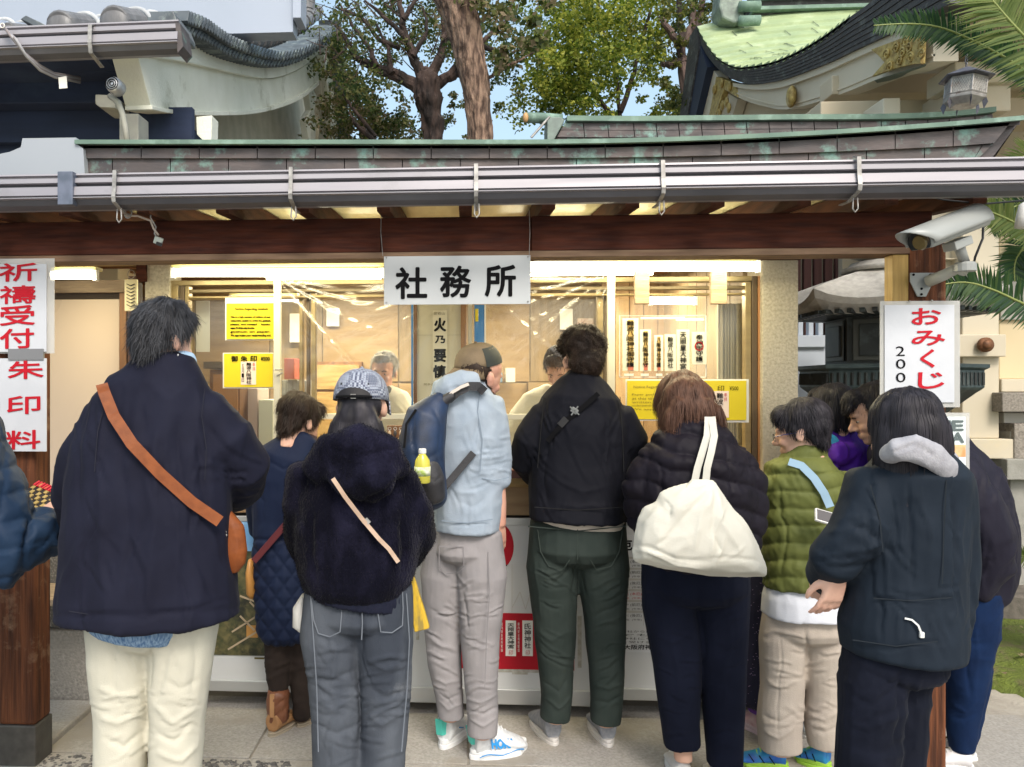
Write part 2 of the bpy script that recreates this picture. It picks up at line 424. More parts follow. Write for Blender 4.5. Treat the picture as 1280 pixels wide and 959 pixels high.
cPlas = M('plaster', (.76,.77,.68), (.68,.69,.59), .85, ns=3, bump=.4, bs=60, col3=(.42,.42,.32), ns3=1.6, amt3=.3, bd=.01)
cPlas2 = M('plaster_beige', (.50,.46,.36), (.40,.37,.28), .88, ns=5, bump=.3, bs=60)
cTile = M('roof_tile', (.10,.12,.135), (.05,.06,.068), .42, ns=5, col3=(.18,.21,.2), ns3=6, rv=.15, bump=.1, bs=40)
cTileE = M('roll_tile', (.17,.17,.175), (.11,.11,.115), .5, ns=6, st=(3,3,1), rv=.1, bump=.15, bs=30)
cMort = M('mortar', (.55,.57,.58), (.36,.38,.4), .8, ns=12)
cBlueP = M('blue_soffit', (.020,.035,.085), (.012,.022,.055), .75, ns=2, st=(1,1,4), col3=(.03,.05,.10))
cPanel = M('grey_panel', (.36,.41,.50), (.33,.38,.46), .5, ns=1)
cGreyW = M('grey_board', (.34,.37,.41), (.30,.33,.37), .6, ns=1)
cSash = M('sash_metal', (.40,.31,.155), (.29,.22,.11), .42, metal=.45, ns=3, st=(1,1,6))
cSashD = M('sash_dark', (.13,.095,.06), rough=.5, metal=.3)
cCreamM = M('cream_metal', (.72,.68,.55), (.64,.6,.48), .5, ns=4)
cWall = M('shop_wall', (.34,.27,.17), (.26,.20,.12), .8, ns=2)
cWallB = M('shop_wall_board', (.30,.22,.13), (.22,.16,.09), .7, ns=4, st=(8,8,1))
cPaper = M('paper', (.80,.79,.74), (.74,.73,.68), .7, ns=6)
cPaperC = M('laminated_paper', (.57,.59,.63), (.52,.54,.58), .3, ns=5, bump=.25, bs=16, bd=.006)
cYel = M('yellow_paper', (.72,.58,.012), (.68,.54,.012), .4, ns=5)
cInk = M('black_ink', (.007,.007,.008), rough=.8, spec=.1)
cRedInk = M('red_ink', (.46,.008,.02), rough=.6, spec=.2)
cRedInk2 = M('dark_red_ink', (.40,.01,.022), rough=.6, spec=.2)
cGreyInk = M('grey_ink', (.14,.11,.03), rough=.6)
cWhite = M('white_board', (.62,.63,.63), (.56,.57,.57), .45, ns=2, col3=(.58,.58,.55), ns3=2, amt3=.2)
cSilver = M('silver_rail', (.55,.56,.56), rough=.35, metal=.6)
cBlack = M('black_plastic', (.02,.02,.022), rough=.45)
cWhiteP = M('white_plastic', (.72,.72,.70), (.66,.66,.64), .4, ns=6)
cGreyP = M('camera_paint', (.33,.345,.335), (.28,.295,.285), .38, ns=4)
cRust = M('rusty_knob', (.25,.11,.05), (.13,.06,.03), .6, metal=.3, ns=40)
cTube = M('fluorescent_tube', (1,1,.9), emit=(1,.95,.70), es=11)
cStone = M('granite_lantern', (.62,.60,.55), (.52,.50,.46), .88, ns=30, bump=.4, bs=80, col3=(.40,.38,.35), ns3=4, bd=.008)
cStoneD = M('bronze_lantern', (.055,.062,.062), (.035,.04,.042), .5, metal=.3, ns=12, col3=(.09,.11,.11), ns3=8)
cSlat = M('maroon_slat', (.13,.05,.045), (.09,.035,.03), .7, ns=5, st=(8,8,1))
cFencW = M('pale_blue_wall', (.56,.62,.70), (.5,.56,.63), .7, ns=2)
cFilm = None
def film_mat(name, gloss=.16, tint=(1,1,1)):
    m = bpy.data.materials.new(name); m.use_nodes = True; n = m.node_tree.nodes; l = m.node_tree.links; n.clear()
    o = n.new('ShaderNodeOutputMaterial'); t = n.new('ShaderNodeBsdfTransparent'); g = n.new('ShaderNodeBsdfGlossy'); x = n.new('ShaderNodeMixShader')
    t.inputs[0].default_value = (*tint, 1)
    g.inputs['Roughness'].default_value = .2; f = n.new('ShaderNodeLayerWeight'); f.inputs[0].default_value = .35
    mr = n.new('ShaderNodeMapRange'); mr.inputs[3].default_value = gloss; mr.inputs[4].default_value = .75
    l.new(f.outputs['Facing'], mr.inputs[0]); l.new(mr.outputs[0], x.inputs[0]); l.new(t.outputs[0], x.inputs[1]); l.new(g.outputs[0], x.inputs[2]); l.new(x.outputs[0], o.inputs[0])
    return m
cFilm = film_mat('clear_film', .03); cGlass = film_mat('window_glass', .07, (.97, .98, .97)); cAcr = film_mat('clear_acrylic', .05)
# ================================================================== ground
g = MB(); g.box(-60, 60, -25, 90, -.3, 0); ground = g.build('ground', cPave, kind='structure')
def slab(x0, x1, y0, y1, m=cPave2, z=.004, h=.03):
    gap = .0045; dz = R.uniform(0, .004)
    mb = MB(); mb.box(x0+gap, x1-gap, y0+gap, y1-gap, z-h, z+dz); return mb.build('paving_slab', m, ground, bev=.003)
ys = [1.2, 1.75, 2.3, 2.83, 3.12, 3.74]
for j in range(len(ys)-1):
    x = -3.6 + (j % 2) * .45
    while x < 2.55: slab(x, x+.9, ys[j], ys[j+1]); x += .9
pb = MB()
for k in range(520):
    x = R.uniform(-1.75, -.72); y = R.uniform(2.98, 3.10); r = R.uniform(.006, .013); pb.ball((x, y, .004), (r, r*R.uniform(.7, 1), r*.6), 7, 4)
pb.build('pebbles', M('dark_pebble', (.05,.05,.055), (.16,.15,.14), .6, ns=60), smooth=True, kind='stuff')
MB().box(-2.6, at(112,880,3.5).x, 3.14, 3.58, -.02, .035).build('kerb_slab', cPave2, ground, bev=.008)
# slanting border path at the right, moss bed behind it
for k in range(9):
    p = Vector((2.62 - .02*k, 3.95)) + Vector((.62, -.34)) * k * .62
    mb = MB(); c = Vector((p.x, p.y, 0)); m4 = Matrix.Translation((c.x+.3, c.y-.25, -.01)) @ Euler((0, 0, -.5)).to_matrix().to_4x4()
    mb.box(-.21, .21, -.2, .2, -.03, .02, m4); mb.build('border_slab', M('border_stone', (.46,.44,.40), (.36,.34,.30), .85, ns=60, bump=.2, bs=90), ground, bev=.004)
cMoss = M('moss', (.13,.17,.025), (.07,.095,.02), .95, ns=6, bump=.8, bs=60, col3=(.16,.12,.07), ns3=3, amt3=.45, bd=.02)
def bed():
    n = 70; V = []; Fs = []
    for i in range(n):
        for j in range(n):
            x = 2.55 + 5*i/(n-1); y = 3.0 + 3.2*j/(n-1)
            V.append((x, y, .0))
    V = np.array(V); z = .012 + .03*fbm(V*1.7, 3, 4) + .012*fbm(V*14, 4, 2)
    edge = (V[:,1] - (4.05 - .55*(V[:,0]-2.62)))   # behind the slanting border
    z = np.where(edge < 0, -.05, .02 + np.minimum(edge*.12, .05) + z)
    V[:,2] = z
    mb = MB(); mb.add(V, [(i*n+j, (i+1)*n+j, (i+1)*n+j+1, i*n+j+1) for i in range(n-1) for j in range(n-1)])
    o = mb.build('moss_bed', cMoss, smooth=True, kind='structure')
    t = MB()                                   # tufts of moss and small leaves
    for k in range(2600):
        x = R.uniform(2.6, 5.2); y = R.uniform(3.6, 6.0)
        if y - (4.05 - .55*(x-2.62)) < .03: continue
        h = R.uniform(.008, .03); a = R.uniform(0, 6.3); z0 = .02 + min((y-(4.05-.55*(x-2.62)))*.12, .05)
        t.add([(x, y, z0), (x+.012*cos(a), y+.012*sin(a), z0), (x+.02*cos(a+.4), y+.02*sin(a+.4), z0+h)], [(0, 1, 2)])
    t.build('moss_tufts', M('moss_light', (.20,.26,.04), (.12,.16,.03), .9, ns=9), kind='stuff', fix=False)
    l = MB()
    for k in range(160):
        x = R.uniform(2.6, 5); y = R.uniform(3.7, 6); d = y-(4.05-.55*(x-2.62))
        if d < .05: continue
        a = R.uniform(0, 6.3); s = R.uniform(.015, .04); z0 = .05 + min(d*.12, .05)
        l.add([(x, y, z0), (x+s*cos(a), y+s*sin(a), z0+.01), (x+s*1.6*cos(a+.5), y+s*1.6*sin(a+.5), z0+.006), (x+s*cos(a+1), y+s*sin(a+1), z0+.012)], [(0, 1, 2, 3)])
    l.build('fallen_leaves', M('dead_leaf', (.32,.26,.15), (.16,.11,.05), .8, ns=20), kind='stuff', fix=False)
bed()
# ================================================================== the shrine office
YB = 3.0; YW = 3.72; YG = 2.72
office = thing('shrine_office', (0, 3.9, 0), 'low shrine office building with copper plate eave, grey gutter and lit counter windows', 'office building')
xL, xR = at(0, 479, YB).x - .12, at(1166, 300, YB).x
# beam
zb0, zb1 = at(585, 318, YB).z, at(585, 271, YB).z
xs = [xL-1.2, at(476,300,YB).x, at(664,300,YB).x, xR]
for i in range(3):
    MB().box(xs[i]+.001, xs[i+1]-.001, YB, YB+.12, zb0+.012, zb1).build('beam', cWoodD, office, bev=.004)
MB().box(xL-1.2, xR-.004, YB+.004, YB+.116, zb0-.012, zb0+.012).build('beam_strip', M('strip_wood', (.24,.15,.09), (.15,.085,.05), .7, ns=5, st=(1,6,9)), office)
# posts
def post(u0, u1, vt, w=.12, shoe_=True):
    a = at(u0, 900, YB).x; b = at(u1, 900, YB).x
    p = MB().box(a, b, YB+.0, YB+w, .17 if shoe_ else .0, at(600, vt, YB).z).build('post', cWoodP, office, bev=.012)
    if shoe_: MB().box(a-.004, b+.004, YB-.004, YB+w+.004, 0, .17).build('post_shoe', M('post_shoe', (.09,.085,.075), (.06,.055,.05), .6, metal=.3, ns=20), p, bev=.006)
    return p
post(-3, 44, 318); post(1137, 1184, 308, .12, False)
a = at(1114, 320, YB+.02).x; b = at(1136, 320, YB+.02).x
MB().box(a, b, YB+.01, YB+.07, .6, zb0-.014).build('side_post', M('new_wood', (.50,.33,.10), (.36,.22,.06), .6, ns=5, st=(14,14,1), bump=.2, bs=20), office, bev=.003)
# rafters
raf = MB().box(-.024, .024, 0, 1.0, -.085, 0).mesh('rafter'); raf.materials.append(cWoodR)
x0 = at(582, 272, YB).x
rz = zb1 + .092
for k in range(-8, 7):
    x = x0 + k*.303
    if x > xR + .25: break
    inst('rafter', raf, (x, YG+.10, rz - .02), office, rot=(radians(4.5), 0, 0))
# ceiling boards above the rafters
for k in range(-9, 7):
    x = x0 + k*.303
    if x > xR: break
    MB().add([(x+.002, YG+.1, rz-.015), (x+.301, YG+.1, rz-.015), (x+.301, YG+1.15, rz+.07), (x+.002, YG+1.15, rz+.07),
              (x+.002, YG+.1, rz-.005), (x+.301, YG+.1, rz-.005), (x+.301, YG+1.15, rz+.08), (x+.002, YG+1.15, rz+.08)],
             [(0,1,2,3),(7,6,5,4),(0,4,5,1),(1,5,6,2),(2,6,7,3),(3,7,4,0)]).build('eave_board', cWoodY, office)
# roof slope, fascia plates, patina edge
YF = 2.86
def lift(u): return 0 if u < 640 else 30*((u-640)/635)**1.9
def vt(u): return 179 - lift(u)
roof = MB(); us = [98 + i*(1275-98)/24 for i in range(25)]
A = [at(u, vt(u), YF) for u in us]; B = [Vector((p.x + (.25 if i == 24 else 0), 5.2, 2.98)) for i, p in enumerate(A)]
roof.strip(A, B, (0, 0, -.02)); ro = roof.build('roof_slope', cCop, office)
eds = MB(); eds.strip([p + Vector((0, -.03, .004)) for p in A], [p + Vector((0, .10, .024)) for p in A], (0, 0, -.016)); eds.build('patina_edge', cPat, office)
back = MB(); back.strip([at(u, vt(u)+2, YF+.03) for u in us], [at(min(u, 1262) if u < 1262 else 1222, 222, YF+.03) for u in us], (0, .03, 0)); back.build('fascia_back', cCop, office)
for row in range(2):
    st = 72.5; u = 100 + (0 if row else 0)
    u = 104 - (36 if row else 0)
    while u < 1268:
        e = min(u+st, 1268); s0 = max(u, 104)
        if e - s0 > 6:
            def vr(q, k):   # row boundaries, converging under the lift
                t = vt(q); b = 218 - lift(q)*.25
                return t + 3 + (b-t-3)*[0, .46, 1][k]
            def sl(q, v):   # slanting right end
                return min(q, 1272 - (v-150)*1.02)
            yy = YF + (.0 if row == 0 else .012); q = []
            for (uu, kk) in ((s0+.6, row), (e-.6, row), (e-.6, row+1), (s0+.6, row+1)):
                v_ = vr(uu, kk) + (.0 if kk != row+1 else -.8); q.append(at(sl(uu, v_), v_, yy))
            MB().prism(q, (0, .02, 0)).build('copper_plate', cCop, office)
        u += st
# wall plate panel at the far left of the eave (grey, stepped top)
pts = [(-60, 220), (-60, 196), (-8, 194), (12, 190), (26, 184), (28, 173), (95, 172), (97, 181), (104, 186), (106, 220)]
MB().prism([at(u, v, YF-.02) for u, v in pts], (0, .03, 0)).build('end_panel', cGreyW, office)
# gutter
def gutter(Y, xa, xb, zt, h, m, parent, dz=0.):
    # stepped front profile (y, z)
    pr = [(0,0),(-.012,0),(-.014,-.055),(.004,-.07),(.004,-.14),(-.018,-.16),(-.02,-.31),(-.002,-.33),(-.002,-.43),(-.024,-.45),(-.030,-.73),(-.022,-.75),(-.022,-.78),(-.034,-.80),(-.034,-.83),(-.018,-.85),(.0,-1.0),(.06,-1.03),(.10,-1.0),(.10,-.95),(.04,-.9),(.0,-.7)]
    n = len(pr); mb = MB(); vs = [(xa, Y+y, zt+z*h) for y, z in pr] + [(xb, Y+y, zt+z*h+dz) for y, z in pr]
    mb.add(vs, [(i, (i+1) % n, (i+1) % n+n, i+n) for i in range(n)] + [tuple(range(n-1, -1, -1)), tuple(range(n, 2*n))])
    gut = mb.build('gutter', m, parent)
    s = MB()
    for zz, yy, hw in ((-.105, .003, .034), (-.38, -.003, .049), (-.765, -.0225, .014)):
        p0 = (xa, Y+yy, zt+zz*h); s.add([(xa, Y+yy, zt+(zz-hw)*h), (xa, Y+yy, zt+(zz+hw)*h), (xb, Y+yy, zt+(zz+hw)*h+dz), (xb, Y+yy, zt+(zz-hw)*h+dz)], [(0,1,2,3)])
    s.build('groove_shade', cGutD, gut, fix=False)  # dark strips painting the shade inside the grooves
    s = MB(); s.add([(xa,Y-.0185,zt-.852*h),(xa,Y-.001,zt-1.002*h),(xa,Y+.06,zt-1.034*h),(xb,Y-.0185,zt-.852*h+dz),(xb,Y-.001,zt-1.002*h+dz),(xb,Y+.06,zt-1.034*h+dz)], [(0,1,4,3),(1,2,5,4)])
    s.build('underside_shade', M('gutter_shade_grey', (.13,.13,.15), (.09,.09,.105), .6, ns=4), gut, fix=False)  # darker sheet painting the shade on the underside of the gutter
    return gut
gx0, gx1 = at(-140, 230, YG).x, at(1400, 230, YG).x
gzt = at(0, 220, YG).z; g1z = at(1280, 197, YG).z
gh = .112
gdz = (g1z - gzt) / (at(1280,197,YG).x - at(0,220,YG).x) * (gx1 - gx0)
gut = gutter(YG, gx0, gx1, gzt - (gdz/(gx1-gx0))*(at(0,220,YG).x-gx0), gh, cGut, office, gdz)
def gz(u): return gzt + (at(u,220,YG).x - at(0,220,YG).x) * gdz/(gx1-gx0)
for u in (148, 366, 595, 826, 1068):
    x = at(u, 220, YG).x; z = gz(u)
    b = MB(); pr = [(-.002,.012),(-.03,.004),(-.034,-.06),(-.04,-.093),(-.036,-.11),(.04,-.132),(.10,-.13)]
    for i in range(len(pr)-1):
        b.bar((x, YG+pr[i][0], z+pr[i][1]), (x, YG+pr[i+1][0], z+pr[i+1][1]), .014, .004, up=(1,0,0) if 0 else (0,-1,.3))
    o = b.build('gutter_bracket', cBrk, gut)
    h = MB().tube([(x-.004, YG, z-.128), (x-.006, YG+.0, z-.165), (x+.002, YG, z-.178), (x+.012, YG, z-.165), (x+.01, YG, z-.128)], .0028, 6)
    h.build('hook', cBrk, o, smooth=True)
x = at(88, 230, YG).x; MB().box(x-.028, x+.028, YG-.038, YG-.0, gz(88)-.118, gz(88)+.002).build('gutter_joint', M('joint_metal', (.16,.18,.24), (.10,.12,.16), .4, metal=.3, ns=20), gut, bev=.002)
# front wall below the counter
zS = at(585, 652, YW).z
MB().box(at(-200,700,YW+.15).x, at(958,700,YW+.1).x, YW+.12, YW+.2, 0, zS+.02).build('counter_wall', cGran, office)
# left concrete wall + shelf
xa, xb = at(44,800,3.62).x, at(135,800,3.62).x
MB().box(xa-1.6, xb+.25, 3.63, 3.80, .36, .74).build('wall_upper', cPebble, office, bev=.004)
MB().box(xa-1.6, xb+.25, 3.60, 3.80, 0, .358).build('wall_base', cGran, office, bev=.01)
MB().cbox((at(20,745,3.5).x, 3.5, at(60,742,3.5).z), (.9, .3, .03)).build('shelf_board', cWoodW, office, bev=.003)
# plain sliding board at the left, with wood frame and header
plate('sliding_board', 56, 149, 374, 660, 3.78, .02, M('cream_board', (.66,.53,.42), (.60,.48,.38), .35, ns=1, rv=.08), office, bev=.002)
plate('header_board', 62, 172, 350, 366, 3.76, .05, cWoodW, office)
plate('header_board', -200, 64, 330, 372, 3.80, .05, cWoodM, office)
plate('header_shadow_strip', 60, 152, 366, 374, 3.79, .03, M('header_shadow_dark', (.05,.035,.025), rough=.8), office)  # dark strip standing in for the shadow below the header
plate('door_frame', 149, 158, 366, 700, 3.74, .06, cWoodM, office, bev=.003)
plate('door_frame', 160, 172, 345, 700, 3.73, .06, M('darker_frame', (.13,.055,.03), (.08,.035,.02), .6, ns=5, st=(9,9,1)), office, bev=.003)
plate('left_inner_wall', -400, 56, 366, 860, 3.9, .05, cWall, office)
plate('frame_block', 170, 182, 326, 352, 3.70, .08, cWoodD, office, bev=.003)
pl = plate('concrete_jamb', 181, 212, 327, 700, 3.72, .16, cPil, office, bev=.004)
plate('lintel', 60, 214, 322, 330, 3.66, .1, cWoodL, office)
plate('lintel', 214, 952, 319, 325, 3.66, .1, cWoodL, office)
# concrete pillar right
p = MB().box(at(953,500,3.7).x, at(998,500,3.7).x, 3.70, 3.90, 0, at(975,325,3.7).z).build('pillar', cPil, office, bev=.004)
MB().box(at(951,320,3.68).x, at(1004,320,3.68).x, 3.66, 3.92, at(975,325,3.7).z, at(975,316,3.7).z).build('pillar_cap', cWoodD, office, bev=.003)
MB().box(at(998,500,3.7).x, at(998,500,3.7).x+.02, 3.9, 3.94, 0, 2.1).build('side_edge', cWoodD, office)
# window frames
wf = lambda n, u0, u1, v0, v1, Y=3.74, th=.05, m=cSash, **k: plate(n, u0, u1, v0, v1, Y, th, m, office, bev=.002, **k)
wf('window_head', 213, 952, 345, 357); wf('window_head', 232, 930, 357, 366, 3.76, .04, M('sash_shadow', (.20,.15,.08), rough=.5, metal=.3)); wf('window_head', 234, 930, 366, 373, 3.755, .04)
wf('jamb', 213, 222, 357, 650); wf('jamb', 224, 230, 357, 650, 3.75, .05, cSashD); wf('jamb', 231, 236, 357, 650, 3.755)
wf('jamb', 940, 947, 345, 650, 3.735, .05, cSashD); wf('jamb', 948, 952, 345, 650, 3.73, .06, M('orange_wood', (.42,.2,.08), rough=.5)); wf('jamb', 932, 939, 352, 650, 3.74)
wf('sash_stile', 389, 394, 360, 620, 3.79); wf('sash_stile', 383, 387, 362, 620, 3.81, .03, cSashD)
wf('sash_stile', 374, 378, 372, 620, 3.80); wf('sash_stile', 747, 754, 360, 620, 3.79); wf('sash_stile', 755, 760, 362, 620, 3.81, .03, cSashD)
wf('sash_rail', 394, 747, 366, 372, 3.79); wf('sash_rail', 236, 389, 370, 374, 3.80)
# cream posts and bar that hold the plastic film
wf('film_post', 342, 350, 345, 640, 3.60, .03, cCreamM); wf('film_post', 760, 769, 340, 640, 3.60, .03, cCreamM)
wf('film_bar', 351, 759, 518, 524, 3.605, .02, cCreamM)
wf('film_post', 585, 590, 380, 640, 3.70, .03, cCreamM)
MB().tube([at(344,462,3.59), at(353,462,3.585), at(353,466,3.585), at(346,470,3.59)], .004).build('post_clip', cBrk, office)
# counter: beige ledge, drawers, recess with its shade painted near-black
plate('counter_ledge', 213, 952, 598, 606, 3.55, .35, cWoodL, office, bev=.003)
plate('drawer_board', 213, 952, 607, 640, 3.60, .03, M('drawer_wood', (.38,.25,.13), (.28,.17,.085), .5, ns=4, st=(1,6,6)), office, bev=.002)
plate('counter_recess_shade', 213, 952, 640, 655, 3.63, .1, M('recess', (.02,.015,.012), rough=.7), office)
# glass panes
for (u0, u1) in ((237, 373), (395, 583), (590, 746), (770, 931)):
    plate('glass_pane', u0, u1, 374, 598, 3.80, .004, cGlass, office)
# room behind the windows
rx0, rx1, ry1 = -3.2, 1.42, 6.0
MB().box(rx0, rx1, ry1, ry1+.1, 0, 2.6).build('back_wall', cWall, office)
MB().box(rx0-.1, rx0, 3.95, ry1+.1, 0, 2.6).build('side_wall', cWall, office)
MB().box(rx1, rx1+.1, 3.93, ry1+.1, 0, 2.5).build('side_wall', cWallB, office)
MB().box(rx0, rx1, 3.86, ry1, 2.34, 2.40).build('room_ceiling', cWallB, office)
MB().box(rx0, rx1, 3.93, ry1, .001, .05).build('room_floor', cWoodM, office)
for k in range(12):
    MB().box(rx1-.03, rx1-.001, 3.98+k*.2, 3.98+k*.2+.19, .05, 2.33).build('wall_plank', cWallB, office, bev=.003)
for k in range(9):
    xk = .95 + k*.1; MB().box(xk, xk+.096, 5.55, 5.58, .05, 2.33).build('wall_plank', M('plank', (.36,.24,.12), (.25,.15,.07), .6, ns=4, st=(9,9,1)), office, bev=.003)
ply = M('plywood', (.36,.25,.13), (.27,.18,.09), .6, ns=3, st=(1,1,6))
x = rx0+.02; k = 0
while x < rx1-.1:
    w_ = .60 if k % 3 else .42; e = min(x+w_, rx1-.02)
    MB().box(x, e-.008, ry1-.02-.004*(k % 2), ry1-.001, .06, 1.55).build('wall_panel', ply, office, bev=.002)
    MB().box(x, e-.008, ry1-.016-.004*(k % 2), ry1-.001, 1.565, 2.33).build('wall_panel', cWallB if k % 2 else ply, office, bev=.002)
    x = e; k += 1
for k in range(9):
    MB().box(rx0+.05, rx1-.05, 4.05+k*.22, 4.09+k*.22, 2.31, 2.34).build('ceiling_slat', cWoodM, office)
for (u0,u1,v0,v1,Y,c,lab,ct) in ((362,376,392,428,5.9,cPaper,'white notice sheet on the back wall left of the older priest','notice'),(408,424,385,408,5.92,M('wall_calendar', (.55,.6,.62)),'small pale calendar on the back wall above the drawers','calendar'),
    (700,716,386,412,5.92,cPaper,'white sheet pinned on the back wall above the second attendant','notice'),(722,742,398,420,5.92,M('wall_print', (.42,.25,.18), (.6,.5,.4), .6, ns=30),'brown framed print on the back wall near the right film post','picture'),
    (610,628,466,478,5.7,M('box_blue', (.12,.2,.3)),'small blue box on the shelf behind the blue banner','box'),(632,644,460,478,5.72,M('box_white', (.6,.58,.5)),'white carton standing beside the small blue box','box'),
    (355,368,448,474,5.1,M('folder_red', (.30,.06,.04)),'dark red folder on top of the grey file shelf','folder')):
    plate(ct.replace(' ', '_'), u0, u1, v0, v1, Y, .02 if Y > 5.8 else .15, c, None, bev=.002, label=lab, cat=ct)
# inside furniture
def crate(name, u0, u1, v0, v1, Y, d, m, label, cat): return plate(name, u0, u1, v0, v1, Y, d, m, None, bev=.004, label=label, cat=cat)
cab = thing('filing_cabinet', at(430, 600, 5.9), 'tall brown wooden cabinet at the back of the room left of the older priest', 'cabinet')
plate('cabinet_body', 392, 452, 452, 720, 5.9, .4, cWoodM, cab, bev=.004)
for i in range(4): plate('drawer', 395, 449, 456+i*34, 487+i*34, 5.88, .02, cWoodL, cab, bev=.004)
chest = thing('wooden_chest', at(270, 560, 4.1), 'brown wooden chest with dark top inside the left window pane', 'chest')
plate('chest_body', 262, 300, 462, 600, 4.15, .35, cWoodM, chest, bev=.004); plate('chest_top', 254, 302, 452, 461, 4.12, .42, cSashD, chest, bev=.003)
plate('chest_door', 266, 297, 468, 590, 4.135, .015, M('door_wood', (.40,.2,.08), rough=.5), chest, bev=.003)
crate('paper_stack', 282, 322, 486, 560, 4.3, .25, M('pink_paper', (.62,.50,.48), rough=.7), 'pinkish paper parcels stacked behind the lower left pane', 'papers')
crate('paper_box', 323, 341, 500, 575, 4.25, .3, M('pale_box', (.66,.70,.62), rough=.7), 'pale green box beside the pink papers in the left pane', 'box')
crate('file_shelf', 352, 383, 475, 600, 5.2, .3, M('file_grey', (.36,.38,.38), (.2,.2,.2), .6, ns=14, st=(6,1,.2)), 'grey shelf of upright files behind the plastic film', 'shelf')
swb = thing('switch_board', at(645, 440, 6.3), 'pale wall unit with two rows of small switches on the back wall', 'switch panel')
plate('panel_body', 622, 662, 398, 436, 6.34, .05, M('panel_cream', (.50,.43,.3), rough=.6), swb, bev=.004)
for r_ in range(2):
    for c_ in range(5): plate('switch', 644+c_*3.5, 646.4+c_*3.5, 406+r_*13, 411+r_*13, 6.32, .02, cSashD, swb)
plate('dial', 629, 635, 408, 416, 6.32, .02, cPaper, swb)
crate('paper_pile', 604, 622, 412, 440, 6.2, .1, cPaper, 'white notice sheets pinned on the back wall left of the switch panel', 'notice')
crate('counter_shelf', 590, 746, 452, 459, 6.0, .3, cWoodM, 'brown shelf running along the back wall right of the blue banner', 'shelf')
crate('filing_boxes', 660, 745, 478, 520, 5.9, .3, M('box_brown', (.33,.24,.14), (.24,.17,.1), .7, ns=3, st=(3,1,1)), 'tan storage boxes at the back behind the second attendant', 'boxes')
# ------------------------------------------------------------------ lights that the photo shows lit
def tube_light(name, u0, u1, vh, vt0, vt1, Y, label, w=20, real=True):
    t = thing(name, at((u0+u1)/2, vh, Y), label, 'light', 'lit fluorescent tubes of the office')
    plate('light_housing', u0, u1, vh, vt0-1, Y, .07, M('housing', (.55,.48,.20), rough=.4), t, bev=.003)
    a = at(u0+5, (vt0+vt1)/2, Y-.035); b = at(u1-5, (vt0+vt1)/2, Y-.035); r = (vt1-vt0)/2/pxm(Y)
    MB().tube([a, b], r, 14).build('tube', cTube, t, smooth=True)
    for e in (u0+2, u1-2): plate('tube_end', e-2.5, e+2.5, vt0-2, vt1+2, Y-.004, .03, cWhiteP, t, bev=.003)
    if real:
        d = bpy.data.lights.new('lamp', 'AREA'); d.shape = 'RECTANGLE'; d.size = (b-a).length; d.size_y = .05; d.energy = w*.3; d.color = (1, .86, .52)
        o = bpy.data.objects.new('lamp', d); COL.objects.link(o); o.parent = t; o.location = (a+b)/2 - t.location + Vector((0, -.13, .0)); 
    return t
tube_light('fluorescent_light', 213, 480, 326, 336, 346, 3.58, 'long lit fluorescent tube above the left window, left of the hanging white sign', 16)
tube_light('fluorescent_light', 662, 951, 321, 327, 339, 3.58, 'long lit fluorescent tube above the right window, right of the hanging white sign', 18)
tube_light('fluorescent_light', 60, 120, 333, 339, 349, 3.5, 'short lit fluorescent tube over the cream board behind the left sign', 8)
tube_light('fluorescent_light', 812, 872, 367, 372, 380, 4.5, 'small ceiling tube lit inside the right window between two wood blocks', 9)
tube_light('fluorescent_light', 286, 372, 366, 371, 377, 4.9, 'ceiling tube lit inside the room seen above the left yellow notice', 14)
def room_lamp(x, y, z, w):
    t = thing('ceiling_lamp', (x, y, z), 'fluorescent ceiling lamp inside the office room, '+('left' if x < 0 else 'right')+' of the two', 'light', 'ceiling lamps inside the room')
    MB().box(x-.5, x+.5, y-.06, y+.06, z, z+.05).build('lamp_housing', cWhiteP, t)
    MB().tube([(x-.48, y, z-.02), (x+.48, y, z-.02)], .014).build('tube', cTube, t)
    d = bpy.data.lights.new('lamp', 'AREA'); d.shape = 'RECTANGLE'; d.size = 1.; d.size_y = .1; d.energy = w*1.0; d.color = (1, .85, .56)
    o = bpy.data.objects.new('lamp', d); COL.objects.link(o); o.parent = t; o.location = (0, 0, -.04)
room_lamp(-.9, 5.2, 2.28, 30); room_lamp(.7, 5.0, 2.28, 30)
